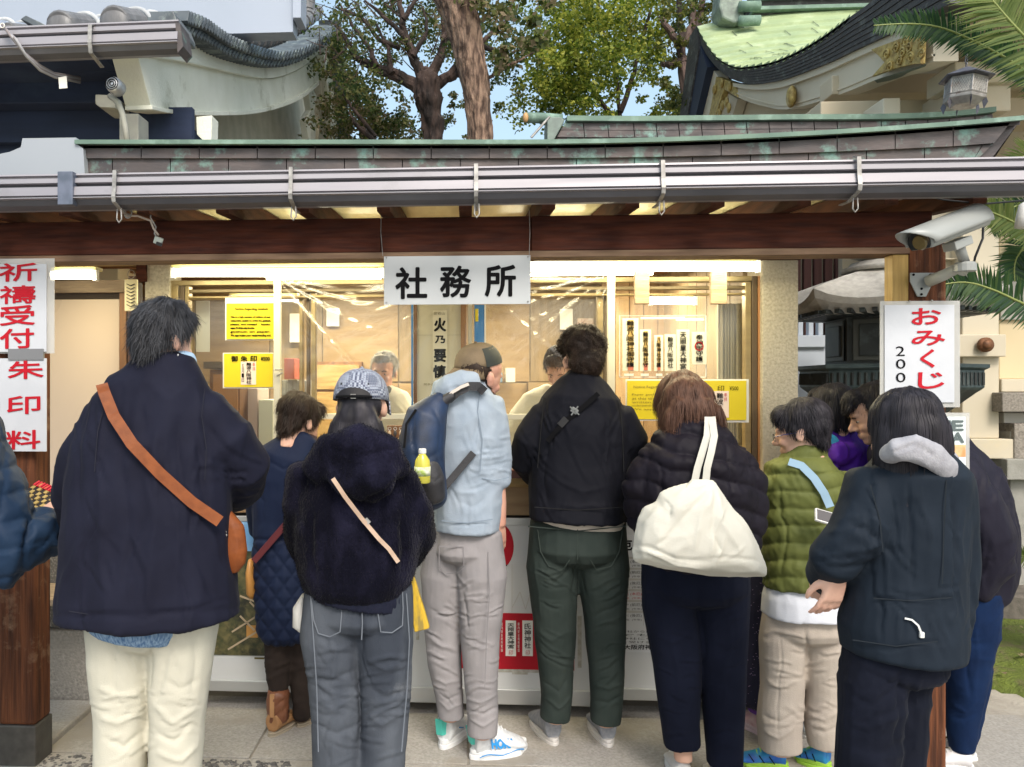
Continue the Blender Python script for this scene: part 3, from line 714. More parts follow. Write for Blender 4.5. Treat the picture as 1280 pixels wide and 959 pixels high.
# ------------------------------------------------------------------ clear film hung between the cream posts
def film(u0, u1, v0, v1, Y, cs, nm, label, seed):
    n, m_ = 150, 110; V = np.zeros((n*m_, 3)); U = []; VV = []
    for i in range(n):
        for j in range(m_): U.append(u0+(u1-u0)*i/(n-1)); VV.append(v0+(v1-v0)*j/(m_-1))
    U = np.array(U); VV = np.array(VV); P = np.array([at(a, b, Y) for a, b in zip(U, VV)])
    D = np.zeros(len(P))
    for (cu, cv, amp) in cs:                     # folds radiating from each tied corner
        an = np.arctan2(VV-cv, U-cu); rr = np.hypot(U-cu, VV-cv)
        q = np.stack([an*9, rr*.006, rr*0], 1); D += amp*ridged(q, seed, 1)*np.clip(rr/60, 0, 1)*np.exp(-rr/220)
    q = np.stack([U*.012+VV*.02, VV*.045-U*.01, U*0], 1); D += .004*fbm(q*.45, seed+9, 1)
    for k in range(13):                          # pulled creases running out of the tied corners
        cu, cv, am = cs[k % len(cs)]; sg = 1 if cu < (u0+u1)/2 else -1; a_ = radians(R.uniform(8, 62)); L_ = R.uniform(70, 210); bend = R.uniform(.1, .45)
        pl = [(cu+sg*L_*t*cos(a_*(1-bend*t)), cv+L_*t*sin(a_*(1-bend*t))) for t in [i/6 for i in range(7)]]
        d_, t_ = seg_dist(U, VV, pl); D -= R.uniform(.001, .0028)*np.exp(-(d_/2.6)**2)*np.sin(pi*np.clip(t_, .02, .98))
    P[:,1] += D
    mb = MB(); mb.add(P, [(i*m_+j, (i+1)*m_+j, (i+1)*m_+j+1, i*m_+j+1) for i in range(n-1) for j in range(m_-1)])
    mb.build(nm, cFilm, smooth=True, fix=False, label=label, cat='plastic sheet')
film(351, 585, 348, 596, 3.63, ((345,348,.012),(585,350,.008)), 'plastic_sheet', 'creased clear plastic sheet hanging left of the fire warning poster', 5)
film(591, 760, 344, 596, 3.63, ((764,342,.014),(600,352,.006)), 'plastic_sheet', 'creased clear plastic sheet with folds fanning from its upper right corner', 8)
# ================================================================== signs and papers
def sign(name, u0, u1, v0, v1, Y, m, label, cat='sign', th=.004, margin=None, mm=None):
    t = thing(name, at((u0+u1)/2, v1, Y), label, cat)
    plate('sheet', u0, u1, v0, v1, Y, th, m, t)
    if margin:
        l, r_, tp, b = margin; plate('clear_margin', u0-l, u1+r_, v0-tp, v1+b, Y+th+.001, .002, mm or cLam, t)
    if name == 'yellow_notice': t['group'] = 'yellow notices taped inside the window'
    return t
cLam = M('laminate_margin', (.62,.62,.60), rough=.2, alpha=.55)
s = sign('office_sign', 480, 663, 319, 381, 2.97, M('sign_cloth', (.54,.56,.57), (.49,.51,.52), .5, ns=4, bump=.2, bs=12, bd=.006), 'white hanging sign reading 社務所 in bold black characters below the beam')
letters([('社',495,335,533,373),('務',551,333,588,371),('所',607,332,644,370)], 2.968, cInk, s, bold=.035)
for (u, v) in ((483,322),(660,321),(483,378),(660,377)): MB().ball(at(u,v,2.967), .003).build('pin', cBrk, s)
MB().tube([at(661, 250, 2.966), at(662.5,290,2.965), at(661.5,320,2.966)], .0012, 5).build('cord', cBrk, s)
MB().tube([at(477, 250, 2.966), at(476,290,2.965), at(478.5,320,2.966)], .0012, 5).build('cord', cBrk, s)
s = sign('vertical_sign', -22, 58, 330, 440, 2.965, cPaperC, 'upper laminated white sign with red brush characters 祈禱受付 on the left post', margin=(0,10,7,2))
letters([('祈',-1,330,46,352),('禱',0,358,44,380),('受',0,383,43,407),('付',0,412,42,436)], 2.963, cRedInk, s, bold=.03, shear=.06)
plate('post_bracket', 10, 54, 436, 450, 2.96, .01, M('bracket_grey', (.25,.25,.26), rough=.5, metal=.5), s)
s = sign('vertical_sign', -22, 58, 448, 564, 2.965, cPaperC, 'lower laminated white sign with red brush characters 朱印料 on the left post')
letters([('朱',10,452,54,474),('印',9,496,50,518),('料',7,539,50,562)], 2.963, cRedInk, s, bold=.03, shear=.06)
s = sign('fortune_sign', 1106, 1193, 381, 503, 2.95, cPaperC, 'white laminated sign reading おみくじ 200 in red and black on the right post', margin=(6,7,5,6))
letters([('お',1140,386,1176,406),('み',1140,414,1181,432),('く',1151,438,1168,460),('じ',1148,466,1180,486)], 2.948, cRedInk, s, bold=.035, shear=.05)
letters([('2',1120,433,1131,445),('0',1120,449,1132,461),('0',1120,466,1132,478)], 2.948, cInk, s, bold=-.004)
MB().ball(at(1137,377,2.945), .004).ball(at(1165,376,2.945), .004).build('pin', cBrk, s)
s = sign('welcome_sign', 1132, 1207, 521, 615, 2.952, M('pale_poster', (.72,.80,.80), rough=.3), 'pale laminated poster with dark letters ME and IJA below the fortune sign', margin=(4,5,5,3))
gl_ = M('grey_letter', (.10,.13,.13), rough=.5)
for q_ in (('M',1172,526,1188,538),('E',1190.5,526,1204,538),('I',1170,541,1175,553),('J',1178,541,1188,553),('A',1190,541,1205,553)): letters([q_], 2.949, gl_, s, bold=.07)
plate('poster_picture', 1180, 1207, 556, 571, 2.9505, .001, M('pict1', (.65,.55,.30), (.70,.30,.12), .4, ns=30), s)
plate('poster_picture', 1186, 1206, 584, 604, 2.9505, .001, M('pict2', (.25,.45,.15), (.7,.7,.6), .4, ns=30), s)
# yellow notices
cGy = M('notice_text', (.16,.12,.01), rough=.6)
def lines(u0, u1, v0, n, dv, h, txt, Y, m, par, bold=0.):
    it = []
    for i in range(n):
        t = txt[i % len(txt)]; it.append((t, u0, v0+i*dv, u0+(u1-u0)*(1 if i % 4 != 3 else .6), v0+i*dv+h))
    letters(it, Y, m, par, bold)
s = sign('yellow_notice', 283, 342, 379, 424, 3.655, cYel, 'upper yellow English notice taped inside the left window', margin=(1.5,1,7,1.5), mm=cPaper)
letters([('Notice Regarding Goshuin', 294, 384.5, 335, 388.5)], 3.653, cInk, s, .03)
lines(288, 338, 395, 6, 4.6, 3, ['This is a high number of visitors of our','customers unable to write the goshuin','please, and instead    books.','request. We will give today the written','goshuin on paper.','We appreciate your understanding and'], 3.653, cInk, s, .07)
s = sign('yellow_notice', 280, 341, 442, 484, 3.655, cYel, 'lower yellow notice with 御朱印 and a stamped white slip in the left window', margin=(1.5,1.5,1,1.5), mm=cPaper)
letters([('御',289,445,297,452),('朱',301,445,309,452),('印',313,445,321,452),('¥500',326,446,337,451)], 3.653, cInk, s, .04)
plate('stamp_slip', 301, 320, 452, 481, 3.6535, .001, M('slip', (.85,.70,.62), rough=.6), s)
letters(column('難波八阪神社', 308, 453, 314, 480) , 3.652, cInk, s, bold=.03); letters(column('奉拝', 315.5, 453, 319, 464), 3.6515, cRedInk, s); letters(column('五月一日', 302, 455, 305, 478), 3.652, cInk, s)
s = sign('yellow_notice', 784, 842, 476, 524, 3.655, cYel, 'yellow English notice in the right window behind the brown haired woman', margin=(2,1,2,2), mm=cPaper)
letters([('Notice Regarding G', 792, 482, 834, 486)], 3.653, cGreyInk, s)
lines(790, 838, 492, 5, 4.6, 3, ['Paper goshuin are','at this time than','written. This is','understanding','We appreciate'], 3.653, cGy, s)
s = sign('yellow_notice', 843, 933, 476, 525, 3.655, cYel, 'wide yellow notice with price and stamped slip at the right end of the window', margin=(1,3,2,3), mm=cPaper)
letters([('御',862,482,870,489),('朱',880,482,888,489),('印',897,482,905,489),('¥500',912,483,923,488)], 3.653, cInk, s)
plate('stamp_slip', 888, 911, 489, 522, 3.6535, .001, M('slip', (.85,.70,.62)), s)
letters(column('難波八阪', 896, 491, 904, 521), 3.652, cInk, s, bold=.02); letters(column('奉拝', 905, 491, 909, 502)+column('五月', 889.5, 493, 893, 504), 3.652, cRedInk, s)
# wooden key tag with chevrons hanging at the left
s = thing('hanging_tag', at(163, 390, 3.5), 'cream wooden tag with dark chevrons hanging from a ring by the door frame', 'tag')
plate('tag_board', 155.5, 171.5, 349, 389, 3.5, .012, M('tag_wood', (.74,.68,.46), rough=.5), s, bev=.003)
for i in range(7):
    for sg in (0, 1):
        v = 355+i*4.3; q = [(158.5 if not sg else 163.5, v if not sg else v+2.6), (163.5 if not sg else 168.5, v+2.6 if not sg else v)]
        MB().bar(at(*q[0], 3.498), at(*q[1], 3.498), .003, .007, up=(0,-1,0)).build('chevron', cBlack, s)
c = at(164, 343, 3.5); MB().tube([c+Vector((.016*cos(k*pi/8), 0, .02*sin(k*pi/8))) for k in range(17)], .002, 6).build('ring', cBrk, s)
# fire warning poster between wooden strips
s = thing('fire_poster', at(550, 520, 3.68), 'tall cream poster with brush characters 火乃要慎 between wooden strips', 'poster')
plate('sheet', 521, 578, 378, 600, 3.70, .004, M('poster_cream', (.60,.55,.40), (.56,.51,.37), .6, ns=3), s)
plate('slip', 541, 559, 388, 477, 3.696, .003, M('slip_cream', (.70,.65,.50), rough=.6), s)
plate('wood_strip', 517, 521, 378, 600, 3.69, .02, cWoodM, s, bev=.002); plate('wood_strip', 576, 583, 378, 600, 3.69, .02, M('strip_brown', (.30,.15,.06), rough=.5), s, bev=.002)
letters([('火',543,398,557,414),('乃',544,420,556,429),('要',543,437,557,452),('慎',542,457,557,472)], 3.695, cInk, s, bold=.06)
letters([('愛宕山',542,390,556,393.5),('阿多古祀符 火迺要慎', 530,479,570,482)], 3.6945, cGreyInk, s)
plate('crease', 521, 576, 418.5, 419.3, 3.699, .001, M('crease', (.42,.38,.27), rough=.6), s)
s = sign('blue_banner', 593, 606, 381, 445, 3.69, M('banner_blue', (.045,.20,.50), (.05,.22,.55), .5, ns=3), 'blue vertical banner edge with a white border right of the fire poster', 'banner')
plate('white_edge', 605.5, 607.5, 381, 445, 3.688, .005, cPaper, s); plate('yellow_mark', 594, 598, 386, 402, 3.688, .001, cYel, s)
plate('blue_strip', 514, 516.5, 378, 518, 3.685, .005, M('banner_blue', (.045,.20,.50)), None, label='thin blue strip beside the left wood strip of the fire poster', cat='strip')
# talisman display
s = thing('talisman_display', at(830, 472, 3.66), 'clear acrylic display board with paper talismans hung inside the right window', 'display board')
plate('acrylic_board', 774, 883, 394, 472, 3.672, .004, cAcr, s)
for e in ((774,775,394,472),(882,883,394,472),(774,883,394,395),(774,883,471,472)): plate('board_edge', *e, 3.668, .004, cPaper, s)
tl = M('talisman', (.76,.73,.60), (.72,.69,.56), .6, ns=5); gd = M('gold_strip', (.50,.33,.10), rough=.4, metal=.3)
for (u0,u1,v0,v1,tx,deco) in ((778,798,398,464,'難波八阪神社御守護',1),(800,814,412,464,'難波八阪神社守',1),(818,829,419,464,'八阪神社守護',1),(831,845,418,464,'難波八阪神社',0),(846,862,412,466,'天照皇大神宮',0),(865,883.5,415,456,'奉 神 御守護',2)):
    o = plate('talisman', u0, u1, v0, v1, 3.660, .006, tl, s, bev=.001)
    w = (u1-u0); k = .26
    if deco == 1: plate('gold_band', u0+w*.34, u1-w*.3, v0+2, v1-1, 3.6585, .0012, gd, o); plate('red_seal', u0+w*.36, u1-w*.32, v1-9, v1-1, 3.6575, .0012, M('seal', (.55,.16,.10)), o)
    letters(column(tx.replace(' ', ''), u0+w*k, v0+3, u1-w*k, v1-4 if deco != 1 else v1-5, .1), 3.6568, cInk, o, bold=.03, name='characters')
    if deco == 2: MB().tube([at(874+5*cos(a*pi/6), 433+5*sin(a*pi/6), 3.658) for a in range(13)], .003, 5).build('red_mark', cRedInk, o)
for (u0,u1) in ((780,792),(801,811),(820,828),(833,843),(848,858)): plate('price_card', u0, u1, 467, 470, 3.664, .002, cPaper, s)
plate('rail_strip', 801, 856, 396, 399, 3.665, .003, cPaper, s); plate('rail_strip', 845, 880, 398, 401, 3.6635, .003, cPaper, s)
for (u0,u1,v) in ((794,812,380),(889,909,380)):
    plate('hanging_block', u0, u1, 338, v, 3.60, .03, cWoodW, None, bev=.003, label='pale wooden block hanging from the lintel '+('above the talisman display' if u0 < 850 else 'right of the talisman display near the pillar'), cat='wood block')
# vertical paper strips inside left pane
plate('paper_strip', 245, 262, 376, 440, 3.95, .004, cPaper, None, label='tall white paper strip pinned inside beside the left yellow notices', cat='paper')
# curtain at the right inside
def curtain(u0, u1, Y, m, lab):
    mb = MB(); n = 60; a = at(u0, 380, Y); b = at(u1, 600, Y); vs = []
    for i in range(n): x = a.x+(b.x-a.x)*i/(n-1); y = Y + .03*sin(i*.9) + .012*sin(i*2.3); vs += [(x, y, a.z), (x, y, b.z)]
    mb.add(vs, [(2*i, 2*i+2, 2*i+3, 2*i+1) for i in range(n-1)]); mb.build('curtain', m, smooth=True, fix=False, label=lab, cat='curtain')
curtain(898, 930, 4.0, M('curtain_pale', (.55,.50,.38), (.42,.38,.28), .8, ns=4), 'pale pleated curtain gathered at the right end of the window')
# boards leaning under the counter
def board(u0, u1, v0, v1, Y, label, m=cWhite):
    t = thing('display_board', at((u0+u1)/2, v1, Y), label, 'board')
    plate('board_face', u0, u1, v0, v1, Y, .012, m, t); plate('bottom_rail', u0-2, u1+2, v1-7, v1+3, Y-.012, .03, cSilver, t, bev=.003)
    plate('top_rail', u0-2, u1+2, v0-3, v0+2, Y-.006, .02, cSilver, t, bev=.002); return t
t = board(230, 378, 649, 860, 3.60, 'framed landscape photo board leaning under the counter behind the blue coat woman')
plate('photo_sky', 233, 376, 653, 700, 3.597, .002, M('photo_sky', (.16,.42,.78), (.45,.62,.80), .3, ns=2), t)
plate('photo_trees', 233, 376, 690, 818, 3.5955, .002, M('photo_trees', (.035,.045,.018), (.14,.12,.05), .3, ns=30, col3=(.015,.018,.012), ns3=9), t)
for q in (((290,790),(345,755)),((285,812),(350,772)),((300,770),(318,788)),((312,752),(330,772)),((300,745),(345,762))): MB().bar(at(*q[0],3.594), at(*q[1],3.594), .008, .002, up=(0,-1,0)).build('photo_crane', M('photo_crane', (.42,.33,.22)), t)
plate('photo_orange', 308, 322, 782, 797, 3.5945, .001, M('photo_orange', (.5,.25,.06)), t)
plate('caption_bar', 318, 330, 822, 824, 3.5985, .001, cGreyInk, t)
t = board(380, 762, 652, 872, 3.60, 'white information board with red circle and red panel behind the legs')
c = at(622, 683, 3.597); MB().prism([c+Vector((.075*cos(k*pi/16), 0, .11*sin(k*pi/16))) for k in range(32)], (0,.002,0)).build('red_disc', cRedInk2, t)
letters([('下',626,706,634,726)], 3.5965, cInk, t); letters([('T',612,702,632,728)], 3.5955, cInk, t)
plate('red_panel', 560, 718, 768, 835, 3.5965, .002, cRedInk2, t)
for (u, tx) in ((610,'八阪神社'),(633,'天照皇大神宮'),(654,'氏神神社'),(588,'大神宮'),(690,'御神札')):
    plate('white_slip', u-1, u+12, 776, 820, 3.5955, .001, cPaper, t); letters(column(tx, u+1.5, 779, u+9.5, 811), 3.5945, cInk, t, bold=.02); letters([('印', u+3, 813, u+8, 819)], 3.5944, cRedInk, t)
    letters(column('家内安全商売繁盛', u-7, 778, u-4.5, 815), 3.5955, cPaper, t)
# faint drawing and stains
fd = M('faint_line', (.50,.49,.46)); st_ = M('stain_grey', (.36,.34,.28), (.5,.49,.45), .6, ns=40)
for (q0, q1) in (((640,760),(650,740)),((650,740),(657,762)),((657,762),(664,738)),((664,738),(672,765)),((629,765),(632,720)),((640,765),(640,705)),((738,700),(741,780)),((700,752),(712,735))): MB().bar(at(*q0,3.5975), at(*q1,3.5975), .003, .001, up=(0,-1,0)).build('faint_drawing', fd, t)
for (u0,u1,v0,v1) in ((722,727,770,835),(612,716,838,840),(640,660,841,843),(520,524,760,800)): plate('stain', u0, u1, v0, v1, 3.5978, .001, st_, t)
t = board(765, 950, 655, 872, 3.60, 'white calendar board with rows of small print behind the tote bag woman')
plate('panel', 772, 905, 670, 815, 3.5975, .002, M('calendar_paper', (.66,.67,.68), (.62,.63,.64), .5, ns=2), t)
letters([('厄',776,676,790,688),('除',826,676,840,688),('厄年表',850,676,900,688)], 3.5965, cInk, t, bold=.05)
for r_ in range(6):
    v = 700 + r_*13.5
    m_ = cRedInk if r_ == 3 else cInk
    for cidx, u in enumerate((776, 808, 842, 876)):
        letters([('昭和五十八年'[:3+(r_+cidx) % 3], u, v, u+10, v+4), ('(前厄)' if r_ % 3 == 1 else '(本厄)' if r_ % 3 == 0 else '(後厄)', u+12, v, u+26, v+4.5), ('年生  (午年)', u+2, v+6, u+26, v+9)], 3.5965, m_ if r_ == 3 else cInk, t)
    plate('table_rule', 772, 905, v-2.2, v-1.6, 3.597, .001, fd, t)
for u in (804, 838, 872): plate('table_rule', u, u+.7, 696, 782, 3.597, .001, fd, t)
lines(776, 900, 788, 4, 4.4, 3, ['神社から出る前が多く、行いを慎み','でもあります。','神社に参拝して、厄の祓い','を受けましょう。'], 3.5965, cInk, t)
letters([('大阪府神道青年会', 780, 806, 850, 812)], 3.5965, cInk, t, bold=.03)
# key holders and rosaries on the counter near the cap girl
t = thing('charm_rack', at(500, 548, 3.56), 'small rack of hanging charms on the counter behind the navy backpack', 'rack')
plate('rack_board', 484, 516, 532, 549, 3.60, .02, cWoodM, t, bev=.002); plate('rack_tray', 470, 520, 549, 556, 3.53, .1, cWoodL, t, bev=.003)
for i in range(5):
    c = at(487+i*7, 536, 3.592); MB().tube([c+Vector((.007*cos(k*pi/5), 0, .007*sin(k*pi/5))) for k in range(11)], .0017, 5).build('charm_ring', cSilver, t)
    MB().ball(c+Vector((0,0,-.022)), (.008,.005,.013)).build('charm', M('charm_'+str(i % 2), (.05,.05,.06) if i % 2 else (.5,.4,.3)), t)
t = thing('counter_tray', at(648, 598, 3.5), 'red and black lacquer tray of charms on the counter beside the black jacket', 'tray')
plate('tray_body', 634, 662, 588, 598, 3.50, .12, M('lacquer', (.10,.02,.015), rough=.3), t, bev=.003)
for i in range(4): plate('charm_packet', 636+i*6, 640+i*6, 583, 588, 3.52, .06, M('packet', (.6,.3,.2), (.7,.6,.5), ns=30), t)
# ================================================================== left hall: tiled roof with plaster gable, seen from its side
XL = -1.9
hall = thing('tiled_hall', (-4, 7, 0), 'hall at the left with grey tiled roof, curved plaster gable board and dark blue soffit', 'hall')
def interp(pts, n):
    out = []; L = [0]
    for i in range(len(pts)-1): L.append(L[-1] + math.hypot(pts[i+1][0]-pts[i][0], pts[i+1][1]-pts[i][1]))
    for k in range(n):
        s = L[-1]*k/(n-1); i = max(j for j in range(len(L)) if L[j] <= s+1e-9); i = min(i, len(pts)-2)
        t = (s-L[i])/(L[i+1]-L[i]+1e-9); p0 = pts[max(i-1,0)]; p1 = pts[i]; p2 = pts[i+1]; p3 = pts[min(i+2, len(pts)-1)]
        f = lambda a,b,c,d: .5*(2*b+(c-a)*t+(2*a-5*b+4*c-d)*t*t+(3*b-a-3*c+d)*t**3)
        out.append((f(p0[0],p1[0],p2[0],p3[0]), f(p0[1],p1[1],p2[1],p3[1])))
    return out
up = interp([(172,46),(200,48),(230,52),(275,65),(312,75),(342,76),(369,68),(392,57),(410,46)], 32)
lo = interp([(171,69),(200,73),(228,77),(256,83),(320,97),(350,96),(378,84),(396,69),(409,57)], 32)
MB().strip([atx(u,v,XL) for u,v in up], [atx(u,v,XL) for u,v in lo], (-.20,0,0)).build('gable_band', cPlas, hall, bev=.006)
lo2 = interp([(171,69),(200,73),(228,77),(256,83),(320,97),(350,96),(378,84),(394,72)], 32)
bt = interp([(190,137),(215,142),(256,144.5),(312,143),(350,135),(376,124),(390,114),(399,106)], 32)
MB().strip([atx(u,v+.6,XL-.05) for u,v in lo2], [atx(u,v-5,XL-.05) for u,v in bt], (-.15,0,0)).build('gable_board', cPlas, hall)
MB().strip([atx(u,v-5.2,XL-.02) for u,v in bt], [atx(u,v,XL-.02) for u,v in bt], (-.17,0,0)).build('gable_moulding', cPlas, hall, bev=.004)
# end face of the board, left raised border
MB().prism([atx(172,68,XL-.03), atx(196,70,XL-.03), atx(202,141,XL-.03), atx(190,138,XL-.03)], (-.16,0,0)).build('gable_end', cPlas, hall, bev=.004)
A = atx(172,68,XL-.03); B = atx(190,138,XL-.03)
# far slope of the gable, seen edge on
MB().prism([atx(409.5,46,XL), atx(414,50,XL), atx(424,176,XL), atx(416,176,XL), atx(405,70,XL)], (-.2,0,0)).build('gable_band', cPlas, hall)
MB().prism([atx(404,60,XL-.06), atx(408,64,XL-.06), atx(417,178,XL-.06), atx(398,178,XL-.06)], (-.1,0,0)).build('gable_board', cPlas2, hall)
o = MB(); 
for k in range(16):
    v = 40 + k*9; u = 413.5 + (v-40)*.085; p = atx(u, v, XL+.02)
    MB().cbox(p, (.30, .30, .085), (radians(-62), 0, 0)).build('verge_tile', cTile, hall, bev=.008)
MB().prism([atx(386,118,XL-.1), atx(392,112,XL-.1), atx(396,120,XL-.1), atx(393,140,XL-.1), atx(398,160,XL-.1), atx(396,176,XL-.1), atx(386,176,XL-.1), atx(382,150,XL-.1), atx(389,138,XL-.1)], (-.08,0,0)).build('gable_bracket', cPlas, hall, bev=.006)
# gable wall and recess
a = atx(240,160,XL-.5)
wq = [atx(u,v-3,XL-.55) for u,v in interp([(215,141),(256,143),(312,141),(350,133),(376,121),(396,104)], 14)] + [atx(414,90,XL-.55), atx(418,178,XL-.55)]
MB().prism(wq + [Vector((XL-.55, wq[-1].y, .05)), Vector((XL-.55, wq[0].y, .05))], (-.15,0,0)).build('gable_wall', cPlas2, hall)
MB().box(XL-.56, XL-.42, 4.98, 5.25, 2.2, 3.22).build('wall_pillar', cPlas, hall, bev=.01)
MB().box(XL-.56, XL-.48, 7.3, 7.5, 2.2, 3.9).build('wall_pillar', cPlas2, hall, bev=.01)
# roof surface behind the verge
vg = interp([(205,16),(232,27),(262,47),(300,62),(335,68),(365,60),(390,45),(409,30)], 26)
P0 = [atx(u,v,XL-.05) + Vector((0,0,-.06)) for u,v in vg[4:]]
sh = MB(); sh.strip([p + Vector((0,0,.0)) for p in P0], [p + Vector((-6,0,.05)) for p in P0], (0,0,-.12)); sh.build('roof_slope', cTile, hall)
# stacked verge tiles following the curve
vv = interp([(202,26),(230,36),(262,55),(300,68),(332,73),(362,66),(388,52),(408,38)], 52)
for i in range(51):
    p = atx(*vv[i], XL); q = atx(*vv[i+1], XL); d = (q-p).normalized(); n_ = Vector((0, -d.z, d.y))
    c = (p+q)/2; L = (q-p).length
    mb = MB(); mb.bar(c - d*L*.75 - n_*.015, c + d*L*.95 + n_*.05, .34, .028, up=n_); mb.bar(c - d*L*.7 - n_*.07, c + d*L*.9 - n_*.01, .26, .028, up=n_)
    mb.build('verge_tile', cTile, hall, bev=.004)
# barrel row along the verge
br = interp([(292,42),(318,50),(345,45),(365,36),(384,24),(398,14)], 16)
for i in range(15):
    p = atx(*br[i], XL-.35); q = atx(*br[i+1], XL-.35)
    MB().tube([p, p+(q-p)*.25, p+(q-p)*.9], [.105, .105, .09], 12).build('roll_tile', cTileE, hall, smooth=False, bev=.006)
for (u, v, r_, X_) in ((270,38,.11,-.5),(335,38,.12,-.6)):
    p = atx(u, v, XL+X_); MB().tube([p+Vector((r_*cos(a*pi/10), 0, r_*sin(a*pi/10))) for a in range(11)], .018, 6).build('mortar_arc', cMort, hall, smooth=True)
# eave rolls ending over the gutter
YH = 4.33
for (u, v, r_) in ((-60,34,17),(10,38,10),(75,33,20),(143,28,21)):
    p = at(u, v, YH+.05); rr = r_/pxm(YH); d = Vector((-.25, .86, .2)).normalized() if 0 else Vector((-.02, .9, .36)).normalized()
    o = MB(); o.tube([p+d*t for t in (0, .02, .32)], [rr*.9, rr, rr], 18); t_ = o.build('eave_roll', cTileE, hall, bev=.004)
    MB().ball(p, (rr*.93, rr*.35, rr*.93), 18, 10).build('roll_end', cTileE, t_, smooth=True)
    for k in range(3):
        c = p + d*(.32+.25*k); ring = [c + Vector((rr*1.12*cos(a*pi/12), 0, rr*1.12*sin(a*pi/12))) for a in range(13)]
        MB().tube(ring, .016, 6).build('mortar_arc', cMort, t_, smooth=True)
        MB().tube([c, c+d*.24], rr*.95, 14).build('roll_tile', M('roll_blue', (.34,.40,.50), (.24,.29,.36), .4, ns=8), t_, smooth=True)
MB().prism([at(25,24,YH), at(32,19,YH), at(55,30,YH), at(56,36,YH), at(46,35,YH), at(34,28,YH)], (0,.3,0)).build('flat_tile', cTile, hall, bev=.005)
MB().prism([at(160,30,YH+.1), at(200,26,YH+.1), at(216,13,YH+.1), at(222,28,YH+.1), at(222,34,YH+.1), at(160,36,YH+.1)], (0,.3,0)).build('flat_tile', cTile, hall, bev=.005)
sl = MB(); sl.prism([at(-300,40,YH+.02), at(222,36,YH+.02), at(222,42,YH+.02), at(-300,48,YH+.02)], (0,.1,0)); sl.build('eave_edge', cTile, hall)
# big smooth panel above
MB().prism([at(-400,60,5.9), at(366,40,5.9), at(372,-160,5.9), at(-400,-160,5.9)], (0,.15,0)).build('roof_panel', cPanel, hall)
MB().prism([at(366,22,5.85), at(376,22,5.85), at(378,-160,5.85), at(366,-160,5.85)], (0,.2,0)).build('panel_edge', cPanel, hall)
for k in range(10):
    v = 26-k*12; p = atx(384, v, XL-.4); MB().tube([p, p+Vector((0,.05,.45))], .11, 10).build('ridge_tile', cTileE, hall, bev=.004)
# gutter of the hall
g0, g1 = at(-300, 30, YH).x, at(226, 30, YH).x
gt = gutter(YH-.18, at(-300,30,YH-.18).x, at(224,30,YH-.18).x, at(100,36,YH-.18).z, .155, cGut, hall, .03)
u = 117; x = at(u,30,YH-.18).x; z = at(100,36,YH-.18).z
b = MB()
for (p, q) in (((.0,.012),(-.04,.0)),((-.04,.0),(-.045,-.10)),((-.045,-.10),(-.03,-.15)),((-.03,-.15),(.10,-.175))): b.bar((x,YH-.18+p[0],z+p[1]), (x+.0,YH-.18+q[0],z+q[1]), .022, .005, up=(0,-1,.3))
b.build('gutter_bracket', cBrk, gt)
MB().prism([at(219,28,YH-.2), at(225,29,YH-.2), at(229,58,YH-.2), at(222,66,YH-.2)], (0,.14,0)).build('gutter_end', cCop, gt)
# soffit in dark blue paint with beams behind
MB().box(-9, XL-.25, YH-.05, 6.2, at(100,70,YH).z+.02, at(100,70,YH).z+.10).build('soffit', cBlueP, hall)
MB().box(-9, XL-.62, 5.0, 5.15, .05, 3.6).build('dark_wall', cBlueP, hall)
MB().prism([at(-300,106,4.75), at(165,100,4.75), at(165,128,4.75), at(-300,132,4.75)], (0,.14,0)).build('soffit_beam', cBlueP, hall, bev=.006)
MB().prism([at(-300,78,4.6), at(150,78,4.6), at(150,90,4.6), at(-300,92,4.6)], (0,.14,0)).build('soffit_beam', cBlueP, hall, bev=.006)
MB().prism([at(-300,136,4.9), at(240,134,4.9), at(240,178,4.9), at(-300,178,4.9)], (0,.05,0)).build('soffit_board', cBlueP, hall)
grb = M('grey_block', (.36,.36,.31), (.28,.28,.25), .7, ns=10)
MB().prism([at(119,118,4.5), at(143,119,4.5), at(144,135,4.5), at(125,134,4.5), at(119,130,4.5)], (0,.2,0)).build('beam_end', grb, hall, bev=.004)
MB().prism([at(149,142,4.5), at(173,142,4.5), at(173,180,4.5), at(149,180,4.5)], (0,.15,0)).build('stone_block', grb, hall, bev=.005)
MB().prism([at(245,146,4.55), at(265,144,4.55), at(264,178,4.55), at(256,178,4.55), at(246,168,4.55)], (0,.12,0)).build('beam_end', cPlas, hall, bev=.004)
# round security light, conduit and cable bundle
t = thing('round_lamp', at(143,108,4.3), 'small round grey security lamp under the blue soffit of the left hall', 'lamp')
c = at(143,107,4.3); mt = Matrix.Rotation(radians(90), 3, 'X'); MB().lathe([(.001,.03),(.03,.03),(.044,.02),(.047,0),(.047,-.05),(.02,-.08)], c, 20, mt.to_4x4() if 0 else mt).build('lamp_body', M('lamp_body', (.45,.47,.5), rough=.35, metal=.5), t, smooth=True)
for k in range(3):
    MB().tube([c+Vector(((.012+.012*k)*cos(a*pi/9), -.034, (.012+.012*k)*sin(a*pi/9))) for a in range(19)], .0025, 5).build('lens_ring', cInk, t)
MB().tube([at(137,120,4.4), at(148,128,4.38), at(154,145,4.38), at(157,160,4.38), at(160,182,4.38)], .017, 10).build('conduit', grb, t, smooth=True)
t = thing('cable_bundle', at(70,100,4.2), 'bundle of grey cables sagging from the hall gutter to a white tag', 'cables')
